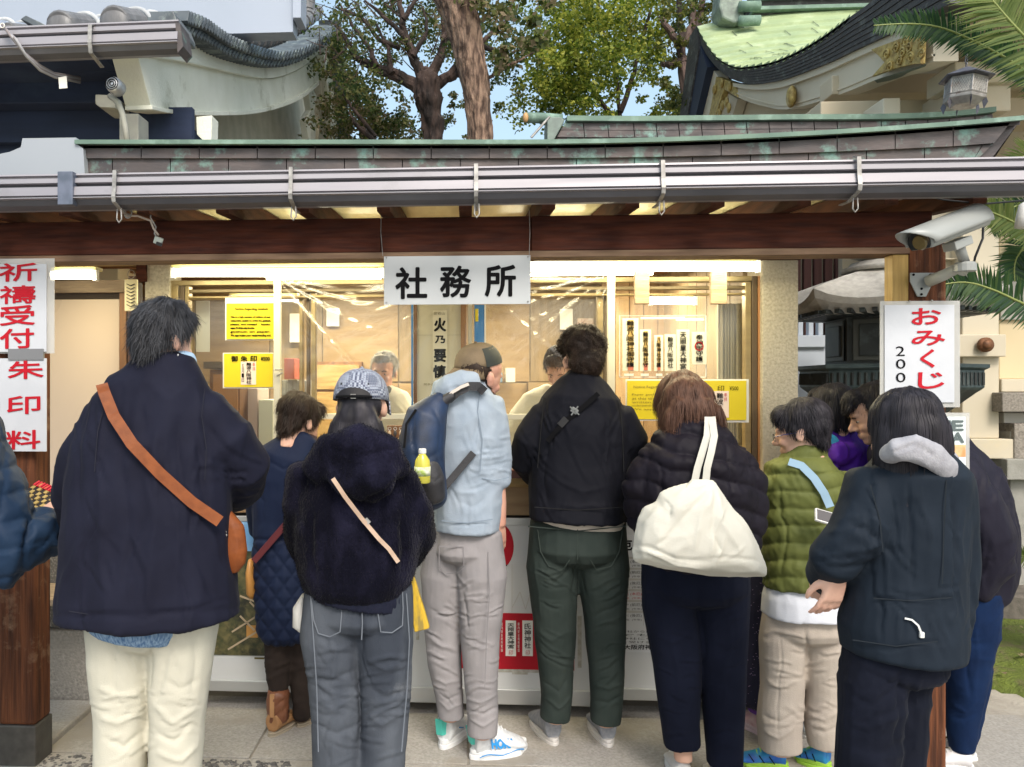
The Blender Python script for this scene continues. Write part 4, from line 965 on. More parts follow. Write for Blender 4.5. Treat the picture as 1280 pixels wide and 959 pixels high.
for k in range(4):
    MB().tube([at(2,30+k,4.08)+Vector((0,.01*k,0)), at(14+k*2,46+k,4.06), at(30+k,66+k*1.5,4.1), at(50,82+k*2,4.2), at(68,92+k*1.5,4.3), at(100,97+k*2,4.5)], .008, 6).build('cable', M('cable_'+str(k % 2), (.33,.33,.35) if k % 2 else (.22,.19,.19), rough=.5), t, smooth=True)
MB().prism([at(73,97,4.24), at(83,95,4.24), at(84,110,4.24), at(74,111,4.24)], (0,.004,0)).build('tag_plate', cPaper, t)
MB().tube([at(3,32,4.05)+Vector((.012*cos(k*pi/6),0,.012*sin(k*pi/6))) for k in range(13)], .003, 6).build('cable_ring', cPaper, t)
# ================================================================== right hall: green copper roof
XR = 2.6
hr = thing('copper_hall', (5, 7, 0), 'shrine hall at the right with green copper roof, cream gable board and gold fittings', 'hall')
ue = interp([(871,33),(880,51),(896,72),(916,83),(932,84),(965,78),(998,64),(1030,45),(1060,23),(1085,5),(1110,-16),(1150,-52)], 40)
le = interp([(871,50),(876,64),(889,82),(906,97),(924,104),(942,105),(973,100),(1014,85),(1040,74),(1060,64),(1120,36),(1180,5)], 40)
A = [atx(u,v,XR) for u,v in ue]; B = [atx(u,v,XR) for u,v in le]
for k in range(7):                       # laminated edge: seven courses
    f0, f1 = k/7, (k+1)/7 - .012
    MB().strip([a.lerp(b, f0)+Vector((.0+.006*k,0,0)) for a, b in zip(A, B)], [a.lerp(b, f1)+Vector((.006*k,0,0)) for a, b in zip(A, B)], (.35,0,0)).build('edge_course', cRoofD, hr)
# roof skin: rolls down to the verge, in seamed courses that are real steps
nC = 40
def sk(i, s):
    p = A[i]; w = 1-math.exp(-s*1.5); ridge = A[0].z + .30
    return Vector((p.x + s, p.y, p.z + .17*w*(1 - i/70) + .012*s*math.exp(-i/9)))
Sx = [0, .05, .12, .22, .35, .5, .7, .95, 1.3, 1.8, 2.5, 3.6, 5.5]
for i in range(0, 26):
    P = [sk(i, s) for s in Sx]; Q = [sk(i+1, s) for s in Sx]
    mb = MB(); mb.strip([p + Vector((0,0,-.002)) for p in P], [q + Vector((0,-.012,.018)) for q in Q], (0,.0,-.03)); mb.build('roof_course', cRoofG, hr)
for k in range(40):
    i = R.randrange(0, 13); j = R.randrange(3, 9); f = R.random(); s = Sx[j]*(1-f)+Sx[j+1]*f
    a = sk(i, s); b = sk(i+1, s); MB().bar(a+Vector((0,-.006,.012)), b+Vector((0,-.016,.022)), .006, .003).build('seam', M('seam_dark', (.10,.13,.09)), hr)
# ridge, ridge-end ornament
yr = A[0].y
zr = at(1000, 18, yr).z
MB().box(at(940,10,yr).x, 12, yr-.05, yr+.5, zr-.3, zr+.26).build('ridge', cRoofD, hr, bev=.01)
MB().box(at(938,10,yr).x, 12, yr-.12, yr+.55, zr+.14, zr+.18).build('ridge_strip', cPat, hr)
MB().box(at(938,10,yr).x, 12, yr-.14, yr+.6, zr+.0, zr+.04).build('ridge_strip', cPat, hr)
MB().prism([at(903,22,yr-.3), at(899,8,yr-.3), at(903,-30,yr-.3), at(930,-30,yr-.3), at(928,5,yr-.3), at(932,26,yr-.3), at(918,29,yr-.3)], (0,.3,0)).build('ridge_ornament', M('ornament_grey', (.16,.19,.17), (.26,.32,.27), .6, ns=14, bump=.4, bs=20), hr, bev=.02)
for v in (26, 8): c = at(938, v, yr-.35); MB().tube([c+Vector((-.12,0,0)), c+Vector((.1,0,0))], .055, 12).build('ornament_scroll', cPat, hr, smooth=True)
# far slope of the roof, edge on
MB().prism([atx(871,32,XR), atx(862,46,XR), atx(849,150,XR), atx(858,152,XR), atx(873,62,XR)], (.3,0,0)).build('edge_course', cRoofD, hr)
MB().prism([atx(873,52,XR+.02), atx(858,152,XR+.02), atx(868,152,XR+.02), atx(884,84,XR+.02)], (.3,0,0)).build('verge_shadow_strip', M('verge_shadow_navy', (.02,.03,.06), rough=.7), hr)  # dark strip painting the shadow under the verge edge
MB().prism([atx(889,84,XR+.1), atx(871,150,XR+.1), atx(884,150,XR+.1), atx(899,98,XR+.1)], (.1,0,0)).build('gable_board', cCream, hr, bev=.004)
MB().prism([atx(895,96,XR+.08), atx(920,104,XR+.08), atx(922,122,XR+.08), atx(905,112,XR+.08), atx(893,148,XR+.08), atx(886,146,XR+.08)], (.06,0,0)).build('gold_fitting', cGold, hr, bev=.006)
MB().prism([atx(906,114,XR+.14), atx(922,124,XR+.14), atx(914,150,XR+.14), atx(895,150,XR+.14)], (.1,0,0)).build('gable_panel', cCream, hr)
for (u, v) in ((903,132),(908,128),(911,135),(899,142),(893,112),(902,104),(912,108)): MB().ball(atx(u,v,XR+.07), (.02,.05,.055), 8, 6).build('gold_scroll', cGold, hr, smooth=True)
# cream gable board
cu = interp([(916,104),(924,105),(942,106),(973,101),(1014,86),(1040,75),(1060,65),(1122,37),(1160,20)], 30)
cl = interp([(918,121),(930,127),(955,134),(977,137),(1012,129),(1053,115),(1094,98),(1125,90),(1160,77)], 30)
U_ = [atx(u,v,XR+.06) for u,v in cu]; L_ = [atx(u,v,XR+.06) for u,v in cl]
mid = [a.lerp(b, .25) for a, b in zip(U_, L_)]
MB().strip(U_, mid, (.2,0,0)).build('gable_moulding', cCream, hr)
MB().strip([p+Vector((.03,0,0)) for p in mid], [p+Vector((.03,0,0)) for p in L_], (.14,0,0)).build('gable_board', cCream, hr)
L3 = [p+Vector((.02,0,.03)) for p in L_]; MB().strip([p+Vector((0,0,.014)) for p in L3], L3, (.02,0,0)).build('board_bead', cCream, hr)
MB().ball(atx(989,121,XR+.06), (.035,.07,.09), 16, 10).build('gold_boss', cGold, hr, smooth=True)
MB().ball(atx(989,120,XR+.02), (.03,.05,.08), 12, 8).build('gold_boss', cGold, hr, smooth=True)
# end fitting of the board
X2 = XR+.05
MB().prism([atx(1093,62,X2), atx(1125,50,X2), atx(1146,42,X2), atx(1146,80,X2), atx(1122,86,X2), atx(1094,96,X2), atx(1110,78,X2), atx(1103,70,X2)], (-.025,0,0)).build('gold_fitting', cGold, hr, bev=.004)
MB().prism([atx(1146,41,X2), atx(1159,38,X2), atx(1157,80,X2), atx(1146,80,X2)], (-.03,.0,0)).build('gold_fitting', cGold, hr, bev=.004)
for (u,v) in ((1152,48),(1152,58),(1152,68),(1136,60),(1128,66),(1120,60),(1138,72),(1124,76),(1112,84),(1108,68),(1132,52)):
    p = atx(u,v,X2-.03); r_ = .035; MB().tube([p+Vector((0, r_*(1-k/16)*cos(k*.8), r_*(1-k/16)*sin(k*.8))) for k in range(13)], .007, 5).build('gold_scroll', cGold, hr, smooth=True)
MB().prism([atx(1094,100,X2), atx(1158,80,X2), atx(1156,87,X2+.2), atx(1100,106,X2+.2)], (0,.01,.0)).build('board_soffit', M('board_soffit', (.12,.15,.12)), hr)
# eave underside, wall and beams in cream
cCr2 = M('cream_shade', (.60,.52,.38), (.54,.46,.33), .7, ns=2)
q = [B[i]+Vector((.3,0,-.02)) for i in range(0, 40, 3)]
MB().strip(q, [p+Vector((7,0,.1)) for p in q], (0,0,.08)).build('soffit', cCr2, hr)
MB().box(2.95, 13, 6.3, 6.5, 0, 3.95).build('hall_wall', cCream, hr)
wq = [atx(u,v-4,2.85) for u,v in interp([(880,140),(905,118),(930,124),(955,131),(977,134),(1012,126),(1053,112)], 14)]
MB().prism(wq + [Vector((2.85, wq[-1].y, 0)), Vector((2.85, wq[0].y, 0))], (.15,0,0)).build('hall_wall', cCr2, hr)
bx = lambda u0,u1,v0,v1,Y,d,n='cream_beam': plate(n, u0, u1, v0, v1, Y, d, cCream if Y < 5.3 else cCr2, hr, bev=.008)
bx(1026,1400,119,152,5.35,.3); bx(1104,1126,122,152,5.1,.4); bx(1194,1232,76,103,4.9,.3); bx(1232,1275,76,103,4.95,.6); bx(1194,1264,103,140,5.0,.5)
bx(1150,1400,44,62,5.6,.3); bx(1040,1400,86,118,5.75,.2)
# column and panels of the hall at the right edge
cCr3 = M('cream_panel', (.62,.56,.43), (.57,.51,.39), .55, ns=1.5, col3=(.62,.54,.38), ns3=2, amt3=.2)
pp = lambda n,u0,u1,v0,v1,Y,d,m=cCr3: plate(n, u0, u1, v0, v1, Y, d, m, hr, bev=.006)
pp('pilaster', 1203, 1249, 250, 548, 5.30, .3); pp('pilaster', 1120, 1203, 250, 548, 5.42, .2); pp('wall_panel', 1249, 1420, 250, 474, 5.48, .2, M('beige_panel', (.64,.53,.34), (.58,.48,.30), .6, ns=2))
pp('cross_rail', 1198, 1258, 418, 446, 5.24, .1); pp('cross_rail', 1100, 1500, 320, 325, 5.36, .3); pp('window_recess', 1251, 1420, 318, 400, 5.45, .1, M('recess_grey', (.35,.34,.30)))
pp('sill', 1252, 1420, 474, 490, 5.3, .3); pp('base_rail', 1118, 1272, 549, 573, 5.26, .3)
k_ = MB(); mt = Matrix.Rotation(radians(90), 3, 'X'); k_.lathe([(.002,.028),(.022,.026),(.030,.014),(.034,.006),(.048,.003),(.048,-.02)], at(1233,431,5.2), 18, mt).build('round_boss', cRust, hr, smooth=True)
pp('stone_sill', 1253, 1420, 491, 515, 5.2, .3, cGran); pp('plaster_band', 1255, 1420, 516, 540, 5.35, .2, M('white_plaster', (.62,.6,.54), rough=.8))
lg = M('grey_render', (.40,.395,.36), (.31,.305,.28), .9, ns=3, bump=.3, bs=60, col3=(.24,.24,.21), ns3=2, amt3=.5)
pp('grey_base', 1100, 1262, 574, 742, 5.35, .3, lg); pp('stone_pier', 1263, 1420, 540, 742, 5.28, .3, lg); pp('stone_pier_cap', 1259, 1420, 575, 600, 5.2, .3, lg); pp('stone_pier', 1268, 1420, 530, 574, 5.25, .3, cGran)
MB().box(2.9, 9, 5.0, 5.6, 0, at(1250,736,5.1).z-.02).build('stone_step', M('step_stone', (.16,.14,.12), (.10,.09,.075), .9, ns=20, bump=.4, bs=50), hr, bev=.01)
MB().ball(at(1228,752,5.0), (.05,.05,.06), 8, 6).build('small_stone', cPil, None, label='small upright stone at the back edge of the moss bed', cat='stone')
# ------------------------------------------------------------------ rear roof with ridge-end, behind the office
rr = thing('rear_roof', (1.5, 5.2, 0), 'low copper roof with green ridge behind the office roof, round ridge end at its left', 'roof')
Yr = 4.95
rt = interp([(708,151),(800,151.5),(900,150.5),(1000,149.5),(1100,149),(1180,146),(1240,140)], 20)
A2 = [at(u,v,Yr) for u,v in rt]; B2 = [at(u+(3-20*(1 if i==0 else 0)),v+30,Yr) for i,(u,v) in enumerate(rt)]
MB().strip(A2, B2, (0,.2,0)).build('roof_face', cCop, rr)
for k in range(2):
    for i in range(19):
        MB().strip([A2[i].lerp(B2[i], .12+.3*k)+Vector((0,-.012,0)), A2[i+1].lerp(B2[i+1], .12+.3*k)+Vector((-.006,-.012,0))], [A2[i].lerp(B2[i], .40+.3*k)+Vector((0,-.012,0)), A2[i+1].lerp(B2[i+1], .40+.3*k)+Vector((-.006,-.012,0))], (0,.01,0)).build('copper_plate', cCop, rr)
MB().strip([p+Vector((0,-.04,.02)) for p in A2], [p+Vector((0,-.04,-.012)) for p in A2], (0,.2,0)).build('ridge_strip', cPat, rr)
MB().prism([at(706,150,Yr-.05), at(692,176,Yr-.05), at(684,176,Yr-.05), at(684,146,Yr-.05), at(700,146,Yr-.05)], (0,.2,0)).build('ridge_end', M('ridge_grey', (.16,.20,.18), (.24,.32,.27), .6, ns=14), rr, bev=.006)
t_ = MB().tube([at(657,147,Yr-.1), at(680,148,Yr), at(703,149,Yr)], [.032,.034,.03], 14).build('ridge_tube', cPat, rr, smooth=True)
MB().ball(at(657,147,Yr-.12), (.018,.02,.032), 12, 8).build('tube_cap', M('orange_cap', (.52,.30,.12), rough=.5), t_, smooth=True)
MB().tube([at(664,172,Yr-.1), at(687,146,Yr-.1)], .008, 6).build('brace', cBrk, rr)
for p_ in (-.9, 2.5): MB().box(1.4+p_-.1, 1.4+p_+.1, 4.9, 5.3, 2.7, 3.05).build('roof_support', cWoodD, rr)
# ------------------------------------------------------------------ slatted maroon wall and pale fence behind the pillar
fw = thing('slatted_wall', (2.8, 7.2, 0), 'maroon wall of upright slats with cream gaps behind the stone lantern', 'wall')
Yq = 6.1
plate('cream_backing', 990, 1135, 300, 500, Yq+.05, .05, cCream, fw)
for k in range(11):
    u = 992 + k*13.2; plate('slat', u, u+9.2, 300, 470, Yq, .04, cSlat, fw, bev=.003)
plate('lower_wall', 985, 1200, 470, 720, Yq+.02, .2, cSlat, fw); plate('wall_rail', 985, 1135, 468, 472, Yq-.02, .03, cSlat, fw)
f = thing('pale_fence', at(1016, 500, 5.7), 'pale bluish panel fence with short uprights seen between pillar and stone lantern', 'fence')
plate('panel', 985, 1033, 419, 570, 5.7, .06, cFencW, f, bev=.003); plate('top_rail', 985, 1034, 419, 434, 5.67, .06, cFencW, f, bev=.003)
for u in (998, 1011, 1023): plate('upright', u, u+6, 402, 419, 5.7, .05, cFencW, f, bev=.003)
# ------------------------------------------------------------------ large stone and bronze lantern
Yl = 4.75
cx = at(1108, 400, Yl).x
ln = thing('stone_lantern', (cx, Yl, 0), 'large old lantern with curved stone roof and dark bronze chamber behind the right post', 'lantern')
def zc(v): return at(1108, v, Yl).z
def hexring(r, z, rot=.0): return [Vector((cx+r*cos(rot+k*pi/3), Yl+r*sin(rot+k*pi/3), z)) for k in range(6)]
def hexmesh(prof, m, name, rot, sub=1, up=None, bev=0):
    mb = MB(); n = 6*sub; vs = []
    for (r, z, curl) in prof:
        ring = hexring(r, z, rot)
        for k in range(6):
            for s_ in range(sub):
                t = s_/sub; p = ring[k].lerp(ring[(k+1) % 6], t); w = abs(2*t-1)**2.5
                p = p + Vector((0,0,curl*w)); vs.append(p)
    for i in range(len(prof)-1): mb.f += []
    mb.add(vs, [(i*n+k, i*n+(k+1) % n, (i+1)*n+(k+1) % n, (i+1)*n+k) for i in range(len(prof)-1) for k in range(n)] + [tuple(range(n-1,-1,-1)), tuple(range((len(prof)-1)*n, len(prof)*n))])
    return mb.build(name, m, ln, bev=bev)
RT = .45
hexmesh([(.50,zc(397),.0),(.585,zc(388),.05),(.60,zc(381),.07),(.50,zc(369),.05),(.36,zc(353),.02),(.24,zc(342),0),(.15,zc(336),0),(.001,zc(336),0)], cStone, 'lantern_roof', RT, 8)
MB().lathe([(.24,zc(338)-zc(338)),(.25,.02),(.21,.03),(.19,.055),(.12,.07),(.20,.10),(.22,.13),(.17,.17),(.05,.20)], (cx, Yl, zc(340)), 20).build('finial', cStone, ln, smooth=True)
for k in range(6):
    a0 = hexring(.56, zc(394), RT)[k]; b0 = hexring(.56, zc(394), RT)[(k+1) % 6]
    for j in range(9):
        p = a0.lerp(b0, (j+.5)/9); q = Vector((cx, Yl, p.z)); MB().bar(p, p.lerp(q, .42)-Vector((0,0,.015)), .026, .022).build('rafter_end', cStoneD, ln)
hexmesh([(.33,zc(458),0),(.33,zc(396),0)], cStoneD, 'lantern_chamber', RT)
for k in range(6):
    r0 = hexring(.336, 0, RT); a_, b_ = r0[k], r0[(k+1) % 6]; 
    for (s0, s1, z0, z1, n_) in ((.1,.9,zc(452),zc(402),'chamber_panel'),(.2,.8,zc(446),zc(408),'inner_panel')):
        o_ = (a_.lerp(b_,.5)-Vector((cx,Yl,0))).normalized()*(.006 if n_ == 'chamber_panel' else .016)
        p, q = a_.lerp(b_, s0), a_.lerp(b_, s1); p.z = z0; q.z = z0; p2, q2 = p.copy(), q.copy(); p2.z = z1; q2.z = z1
        MB().prism([p, q, q2, p2], o_).build(n_, cStoneD if n_ == 'inner_panel' else M('bronze_lighter', (.10,.105,.095), rough=.5, metal=.3), ln, bev=.003)
hexmesh([(.46,zc(487),0),(.475,zc(484),0),(.475,zc(464),0),(.50,zc(461),0),(.50,zc(457),0),(.34,zc(455),0)], M('bronze_green', (.085,.12,.125), (.05,.075,.08), .5, metal=.3, ns=14), 'platform', RT)
for k in range(6):
    r0 = hexring(.478, 0, RT); a_, b_ = r0[k], r0[(k+1) % 6]
    for j in range(14):
        p = a_.lerp(b_, (j+.5)/14); MB().cbox((p.x, p.y, zc(474)), (.012,.012,.07), (0,0,RT+k*pi/3)).build('platform_rib', cStoneD, ln)
hexmesh([(.20,zc(540),0),(.30,zc(515),0),(.44,zc(490),0),(.46,zc(487),0)], cStoneD, 'bracket_course', RT)
hexmesh([(.34,0,0),(.30,.25,0),(.17,.35,0),(.16,zc(545),0),(.2,zc(538),0)], cStoneD, 'shaft', RT)
# ------------------------------------------------------------------ hanging lantern of the right hall
Yk = 4.0
kx = at(1208, 100, Yk).x; tz = at(1208, 100, Yk).z
hl = thing('hanging_lantern', (kx, Yk, tz), 'small hexagonal white metal lantern hanging on a chain under the cream eave', 'lantern')
rot3 = Euler((radians(0), radians(6), 0)).to_matrix()
def hk(prof, m, name, parent=hl, rt=.3):
    mb = MB(); vs = []
    for r, z in prof:
        for k in range(6): vs.append(Vector((kx, Yk, tz)) + rot3 @ Vector((r*cos(rt+k*pi/3), r*sin(rt+k*pi/3), z)))
    mb.add(vs, [(i*6+k, i*6+(k+1) % 6, (i+1)*6+(k+1) % 6, (i+1)*6+k) for i in range(len(prof)-1) for k in range(6)] + [tuple(range(5,-1,-1)), tuple(range((len(prof)-1)*6, len(prof)*6))])
    return mb.build(name, m, parent, bev=.002)
cZ = M('zinc', (.50,.48,.46), (.34,.32,.31), .5, metal=.4, ns=30, col3=(.24,.17,.14), ns3=20, amt3=.3)
cZd = M('zinc_dark', (.13,.13,.16), (.09,.09,.11), .5, metal=.4, ns=20)
hk([(.118,.0),(.122,.006),(.05,.045),(.02,.06)], cZd, 'lantern_roof')
hk([(.082,-.085),(.085,-.005)], M('frosted', (.72,.70,.64), rough=.6), 'lantern_body')
hk([(.088,-.012),(.090,.0)], cZ, 'top_ring'); hk([(.088,-.092),(.096,-.082)], cZ, 'middle_ring'); hk([(.055,-.135),(.09,-.105),(.094,-.092)], cZ, 'lantern_base')
for k in range(6):
    f = lambda r,z,a=0: Vector((kx,Yk,tz)) + rot3 @ Vector((r*cos(.3+(k+a)*pi/3), r*sin(.3+(k+a)*pi/3), z))
    MB().tube([f(.088,-.086), f(.088,-.004)], .004, 6).build('corner_bar', cZ, hl)
    MB().prism([f(.09,-.10), f(.10,-.125), f(.085,-.16), f(.075,-.12)], (.004,.004,0)).build('foot', cZd, hl)
    lat = MB()
    for j in range(-4, 8):
        for sg in (0, 1):
            a0, a1 = j/8, j/8+.5; x0_, x1_ = max(0, a0), min(1, a1)
            if x1_-x0_ < .05: continue
            z0_ = -.084+.078*(x0_-a0)/.5; z1_ = -.084+.078*(x1_-a0)/.5
            def g_(x, z): 
                A_, B_ = f(.0875, z), f(.0875, z, 1); return A_.lerp(B_, x if not sg else 1-x)
            lat.bar(g_(x0_, z0_), g_(x1_, z1_), .0022, .0022)
    lat.build('lattice', cZ, hl)
ch0 = Vector((kx, Yk, tz+.06))
for j in range(6): 
    c = ch0+Vector((0,0,.014+j*.022)); MB().tube([c+Vector(((.006 if j % 2 else 0)*cos(k*pi/4), (0 if j % 2 else .006)*cos(k*pi/4), .014*sin(k*pi/4))) for k in range(9)], .0022, 5).build('chain_link', cZd, hl)
MB().box(kx-.03, kx+.03, Yk-.01, Yk+.01, tz+.20, tz+.206).build('hook_plate', cZd, hl)
# ------------------------------------------------------------------ security camera on the right post
Yc = 2.80
cc = thing('security_camera', at(1160, 356, 2.9), 'grey bullet security camera with sun hood on a bracket at the right post', 'camera')
p0 = at(1150, 303, Yc-.06); p1 = at(1221, 275, Yc+.03); ax = (p1-p0).normalized(); ups = Vector((0,0,1)); sx = ax.cross(ups).normalized(); uz = sx.cross(ax)
def rim(p, r, flat=.8, n=20): return [p + sx*r*cos(2*pi*k/n) + uz*r*(sin(2*pi*k/n) if sin(2*pi*k/n) > -.55 else -.55) for k in range(n)]
r_ = .052
def ringloft(rows, m, name, par, smooth=True):
    n = len(rows[0]); mb = MB(); mb.add([p for r in rows for p in r], [(i*n+k, i*n+(k+1) % n, (i+1)*n+(k+1) % n, (i+1)*n+k) for i in range(len(rows)-1) for k in range(n)] + [tuple(range(n-1,-1,-1)), tuple(range((len(rows)-1)*n, len(rows)*n))]); return mb.build(name, m, par, smooth=smooth)
body = ringloft([rim(p0, r_*.86), rim(p0+ax*.01, r_*.9), rim(p1, r_*.9), rim(p1+ax*.012, r_*.8)], cGreyP, 'housing', cc)
# hood: curved shell longer than the housing, pointed in front
rows = []; n = 15
for (t, th) in ((0, .0), (1, 0)):
    pass
hv = []; 
for i in range(9):
    t = i/8
    for k in range(n):
        a = radians(-12) + radians(204)*k/(n-1); ext = .075*max(0, sin(a))**1.0
        q = p0.lerp(p1+ax*.006, t) - ax*ext*(1-t)**2; hv.append(q + sx*(r_*1.03)*cos(a) + uz*(r_*1.03)*sin(a))
mb = MB(); mb.add(hv, [(i*n+k, i*n+k+1, (i+1)*n+k+1, (i+1)*n+k) for i in range(8) for k in range(n-1)])
ho = mb.build('sun_hood', cGreyP, cc, smooth=True, fix=False); so = ho.modifiers.new('s', 'SOLIDIFY'); so.thickness = .004
MB().prism(rim(p0-ax*.002, r_*.8), -ax*.004).build('front_glass', M('lens_glass', (.03,.035,.04), rough=.08), cc)
MB().tube([p0-ax*.004+sx*.005, p0-ax*.012+sx*.005], [.028,.024], 16).build('lens', M('lens_amber', (.16,.12,.05), rough=.15), cc)
MB().bar(p0+ax*.12-uz*.054, p0+ax*.205-uz*.054, .05, .03, up=uz).build('mount_plate', cGreyP, cc, bev=.003)
b = at(1206, 338, 2.86); MB().tube([p0+ax*.165-uz*.06, b+Vector((0,0,.03))], [.018,.016], 12).build('swivel', cGreyP, cc, smooth=True)
MB().tube([b+Vector((0,0,.028)), b+Vector((0,0,.02)), b+Vector((0,0,-.004))], [.03,.036,.036], 16).build('swivel_cap', cGreyP, cc)
MB().tube([b+Vector((0,0,-.002)), at(1196,336,2.89), at(1180,344,2.92), at(1160,352,2.97)], [.02,.02,.02,.022], 12).build('arm', M('arm_grey', (.42,.42,.37), rough=.45), cc, smooth=True)
MB().prism([at(1138,341,2.985), at(1168,341,2.985), at(1168,350,2.985), at(1158,371,2.985), at(1147,371,2.985), at(1138,352,2.985)], (0,.006,0)).build('wall_plate', cGreyP, cc, bev=.002)
for (u,v) in ((1142,343.5),(1152,361),(1152,368),(1163,343.5)): MB().ball(at(u,v,2.983), .0045, 8, 6).build('bolt', cInk, cc)
MB().tube([p1+ax*.012+uz*.01, p1+ax*.03-uz*.01, p1+ax*.005-uz*.07, p1-ax*.05-uz*.12, b+Vector((.03,0,.02))], .004, 6).build('cable', cBlack, cc, smooth=True)
for k in range(7): MB().bar(p0+ax*(.15+k*.011)-sx*-.0585*-1+uz*.012, p0+ax*(.157+k*.011)-sx*-.0585*-1+uz*.012, .0015, .006).build('camera_lettering', cInk, cc)
# thin cable along the eave and small sensor
t = thing('eave_cable', at(900, 252, 2.85), 'thin black cable running under the eave towards the camera', 'cable')
MB().tube([at(790,248,2.9), at(870,252,2.85), at(1000,246,2.85), at(1130,238,2.85), at(1180,250,2.85), at(1230,255,2.85), at(1290,250,2.85)], .0035, 6).build('cable', cBlack, t, smooth=True)
t = thing('hanging_sensor', at(197, 306, 2.85), 'small grey connector hanging on twisted wires from the eave beam at the left', 'sensor')
MB().tube([at(156,262,2.8), at(158,270,2.8), at(172,270,2.82), at(188,276,2.84), at(192,286,2.85), at(198,294,2.85)], .0042, 6).build('wire', M('pale_cable', (.5,.42,.36)), t, smooth=True)
MB().tube([at(190,258,2.85), at(188,272,2.85), at(195,284,2.85), at(193,292,2.85), at(197,298,2.85)], .003, 6).build('wire', cBrk, t, smooth=True)
MB().tube([at(160,266,2.8)+Vector((.014*cos(k*pi/6),0,.02*sin(k*pi/6))) for k in range(13)], .003, 6).build('loop', cBrk, t)
MB().cbox(at(198,301,2.85), (.032,.025,.026), (.3,.3,.4)).build('connector', M('sensor_grey', (.45,.5,.46), rough=.5), t, bev=.003)
MB().cbox(at(199,305,2.84), (.022,.018,.012), (.3,.3,.4)).build('connector_base', cBlack, t)
t = thing('side_lamp', at(1278, 275, 3.3), 'white lamp fitting hanging at the right edge of the eave', 'lamp')
MB().lathe([(.005,.03),(.02,.02),(.03,-.03),(.034,-.07),(.02,-.075)], at(1281,262,3.2), 16).build('lamp_shade', cWhiteP, t, smooth=True)
MB().tube([at(1281,258,3.2), at(1281,200,3.2)], .004, 6).build('lamp_wire', cBlack, t)
# ================================================================== trees
def bark(name, c1, c2, sc=1): return M(name, c1, c2, .9, ns=9*sc, st=(1,1,.22), bump=1, bs=16*sc, bst=(1,1,.2), lo=.4, hi=.6, bd=.05)
bk1 = bark('pine_bark', (.36,.24,.17), (.09,.055,.04), 2.6); bk2 = bark('dark_bark', (.085,.055,.045), (.025,.018,.016))
def leafmat(name, a, b, c):
    m = bpy.data.materials.new(name); m.use_nodes = True; n = m.node_tree.nodes; l = m.node_tree.links
    p = n['Principled BSDF']; p.inputs['Roughness'].default_value = .5
    g = n.new('ShaderNodeNewGeometry'); t = n.new('ShaderNodeTexNoise'); t.inputs['Scale'].default_value = 1.6; t.inputs['Detail'].default_value = 6
    l.new(g.outputs['Position'], t.inputs['Vector']); r = n.new('ShaderNodeValToRGB'); l.new(t.outputs['Fac'], r.inputs[0])
    w = n.new('ShaderNodeMix'); w.data_type = 'FLOAT'; w.inputs[0].default_value = .5; l.new(t.outputs['Fac'], w.inputs[2]); l.new(g.outputs['Random Per Island'], w.inputs[3]); l.new(w.outputs[0], r.inputs[0])
    e = r.color_ramp.elements; e[0].position = .3; e[0].color = (*a, 1); e[1].position = .7; e[1].color = (*c, 1); x = e.new(.5); x.color = (*b, 1)
    l.new(r.outputs[0], p.inputs['Base Color'])
    tr = n.new('ShaderNodeBsdfTranslucent'); l.new(r.outputs[0], tr.inputs[0]); mx = n.new('ShaderNodeMixShader'); mx.inputs[0].default_value = .5
    l.new(p.outputs[0], mx.inputs[1]); l.new(tr.outputs[0], mx.inputs[2]); l.new(mx.outputs[0], n['Material Output'].inputs[0]); return m
lfD = leafmat('leaf_dark', (.03,.06,.016), (.09,.13,.03), (.22,.21,.07)); lfY = leafmat('leaf_bright', (.07,.12,.012), (.22,.28,.03), (.42,.42,.06)); lfP = leafmat('leaf_mixed', (.05,.08,.02), (.17,.19,.05), (.34,.26,.16))
def leaves(mb, c, rad, n, s):
    c = Vector(c); rad = Vector(rad)
    for k in range(n):
        d = Vector((R.gauss(0,1), R.gauss(0,1), R.gauss(0,1))).normalized() * (R.random()**.45)
        p = c + Vector((d.x*rad.x, d.y*rad.y, d.z*rad.z)); q = s*R.uniform(.6, 1.3)
        a = Vector((R.uniform(-1,1), R.uniform(-1,1), R.uniform(-.9,.5))).normalized(); b_ = a.cross(Vector((R.uniform(-1,1), R.uniform(-1,1), R.uniform(-.2,1)))).normalized()*q*.34
        mb.add([p, p+a*q*.5+b_, p+a*q, p+a*q*.5-b_], [(0,1,2,3)])
def clusters(spec, Y0, s):
    mb = MB()
    for (u, v, r_, n) in spec:
        Y = Y0 + R.uniform(-.9, .9); c = at(u, v, Y); rr_ = r_/pxm(Y)
        for j in range(max(3, n//55)):        # clumps with gaps
            d = Vector((R.gauss(0,.55), R.gauss(0,.7), R.gauss(0,.5)))*rr_; leaves(mb, c+d, (rr_*.30, rr_*.35, rr_*.22), 55, s)
    return mb
def limb(mb, pts, Y, r0, r1):
    P = [at(p[0], p[1], Y + (p[2] if len(p) > 2 else 0)) for p in pts]; Q = []; n = len(P)
    for i in range((n-1)*4+1):
        t = i/4; k = min(int(t), n-2); f = t-k; q = P[k].lerp(P[k+1], f); w = .012*(1 if r0 > .02 else .5); Q.append(q + Vector((R.uniform(-w,w), R.uniform(-w,w), R.uniform(-w,w))))
    mb.tube(Q, [r0+(r1-r0)*i/(len(Q)-1) for i in range(len(Q))], 10 if r0 > .03 else 5)
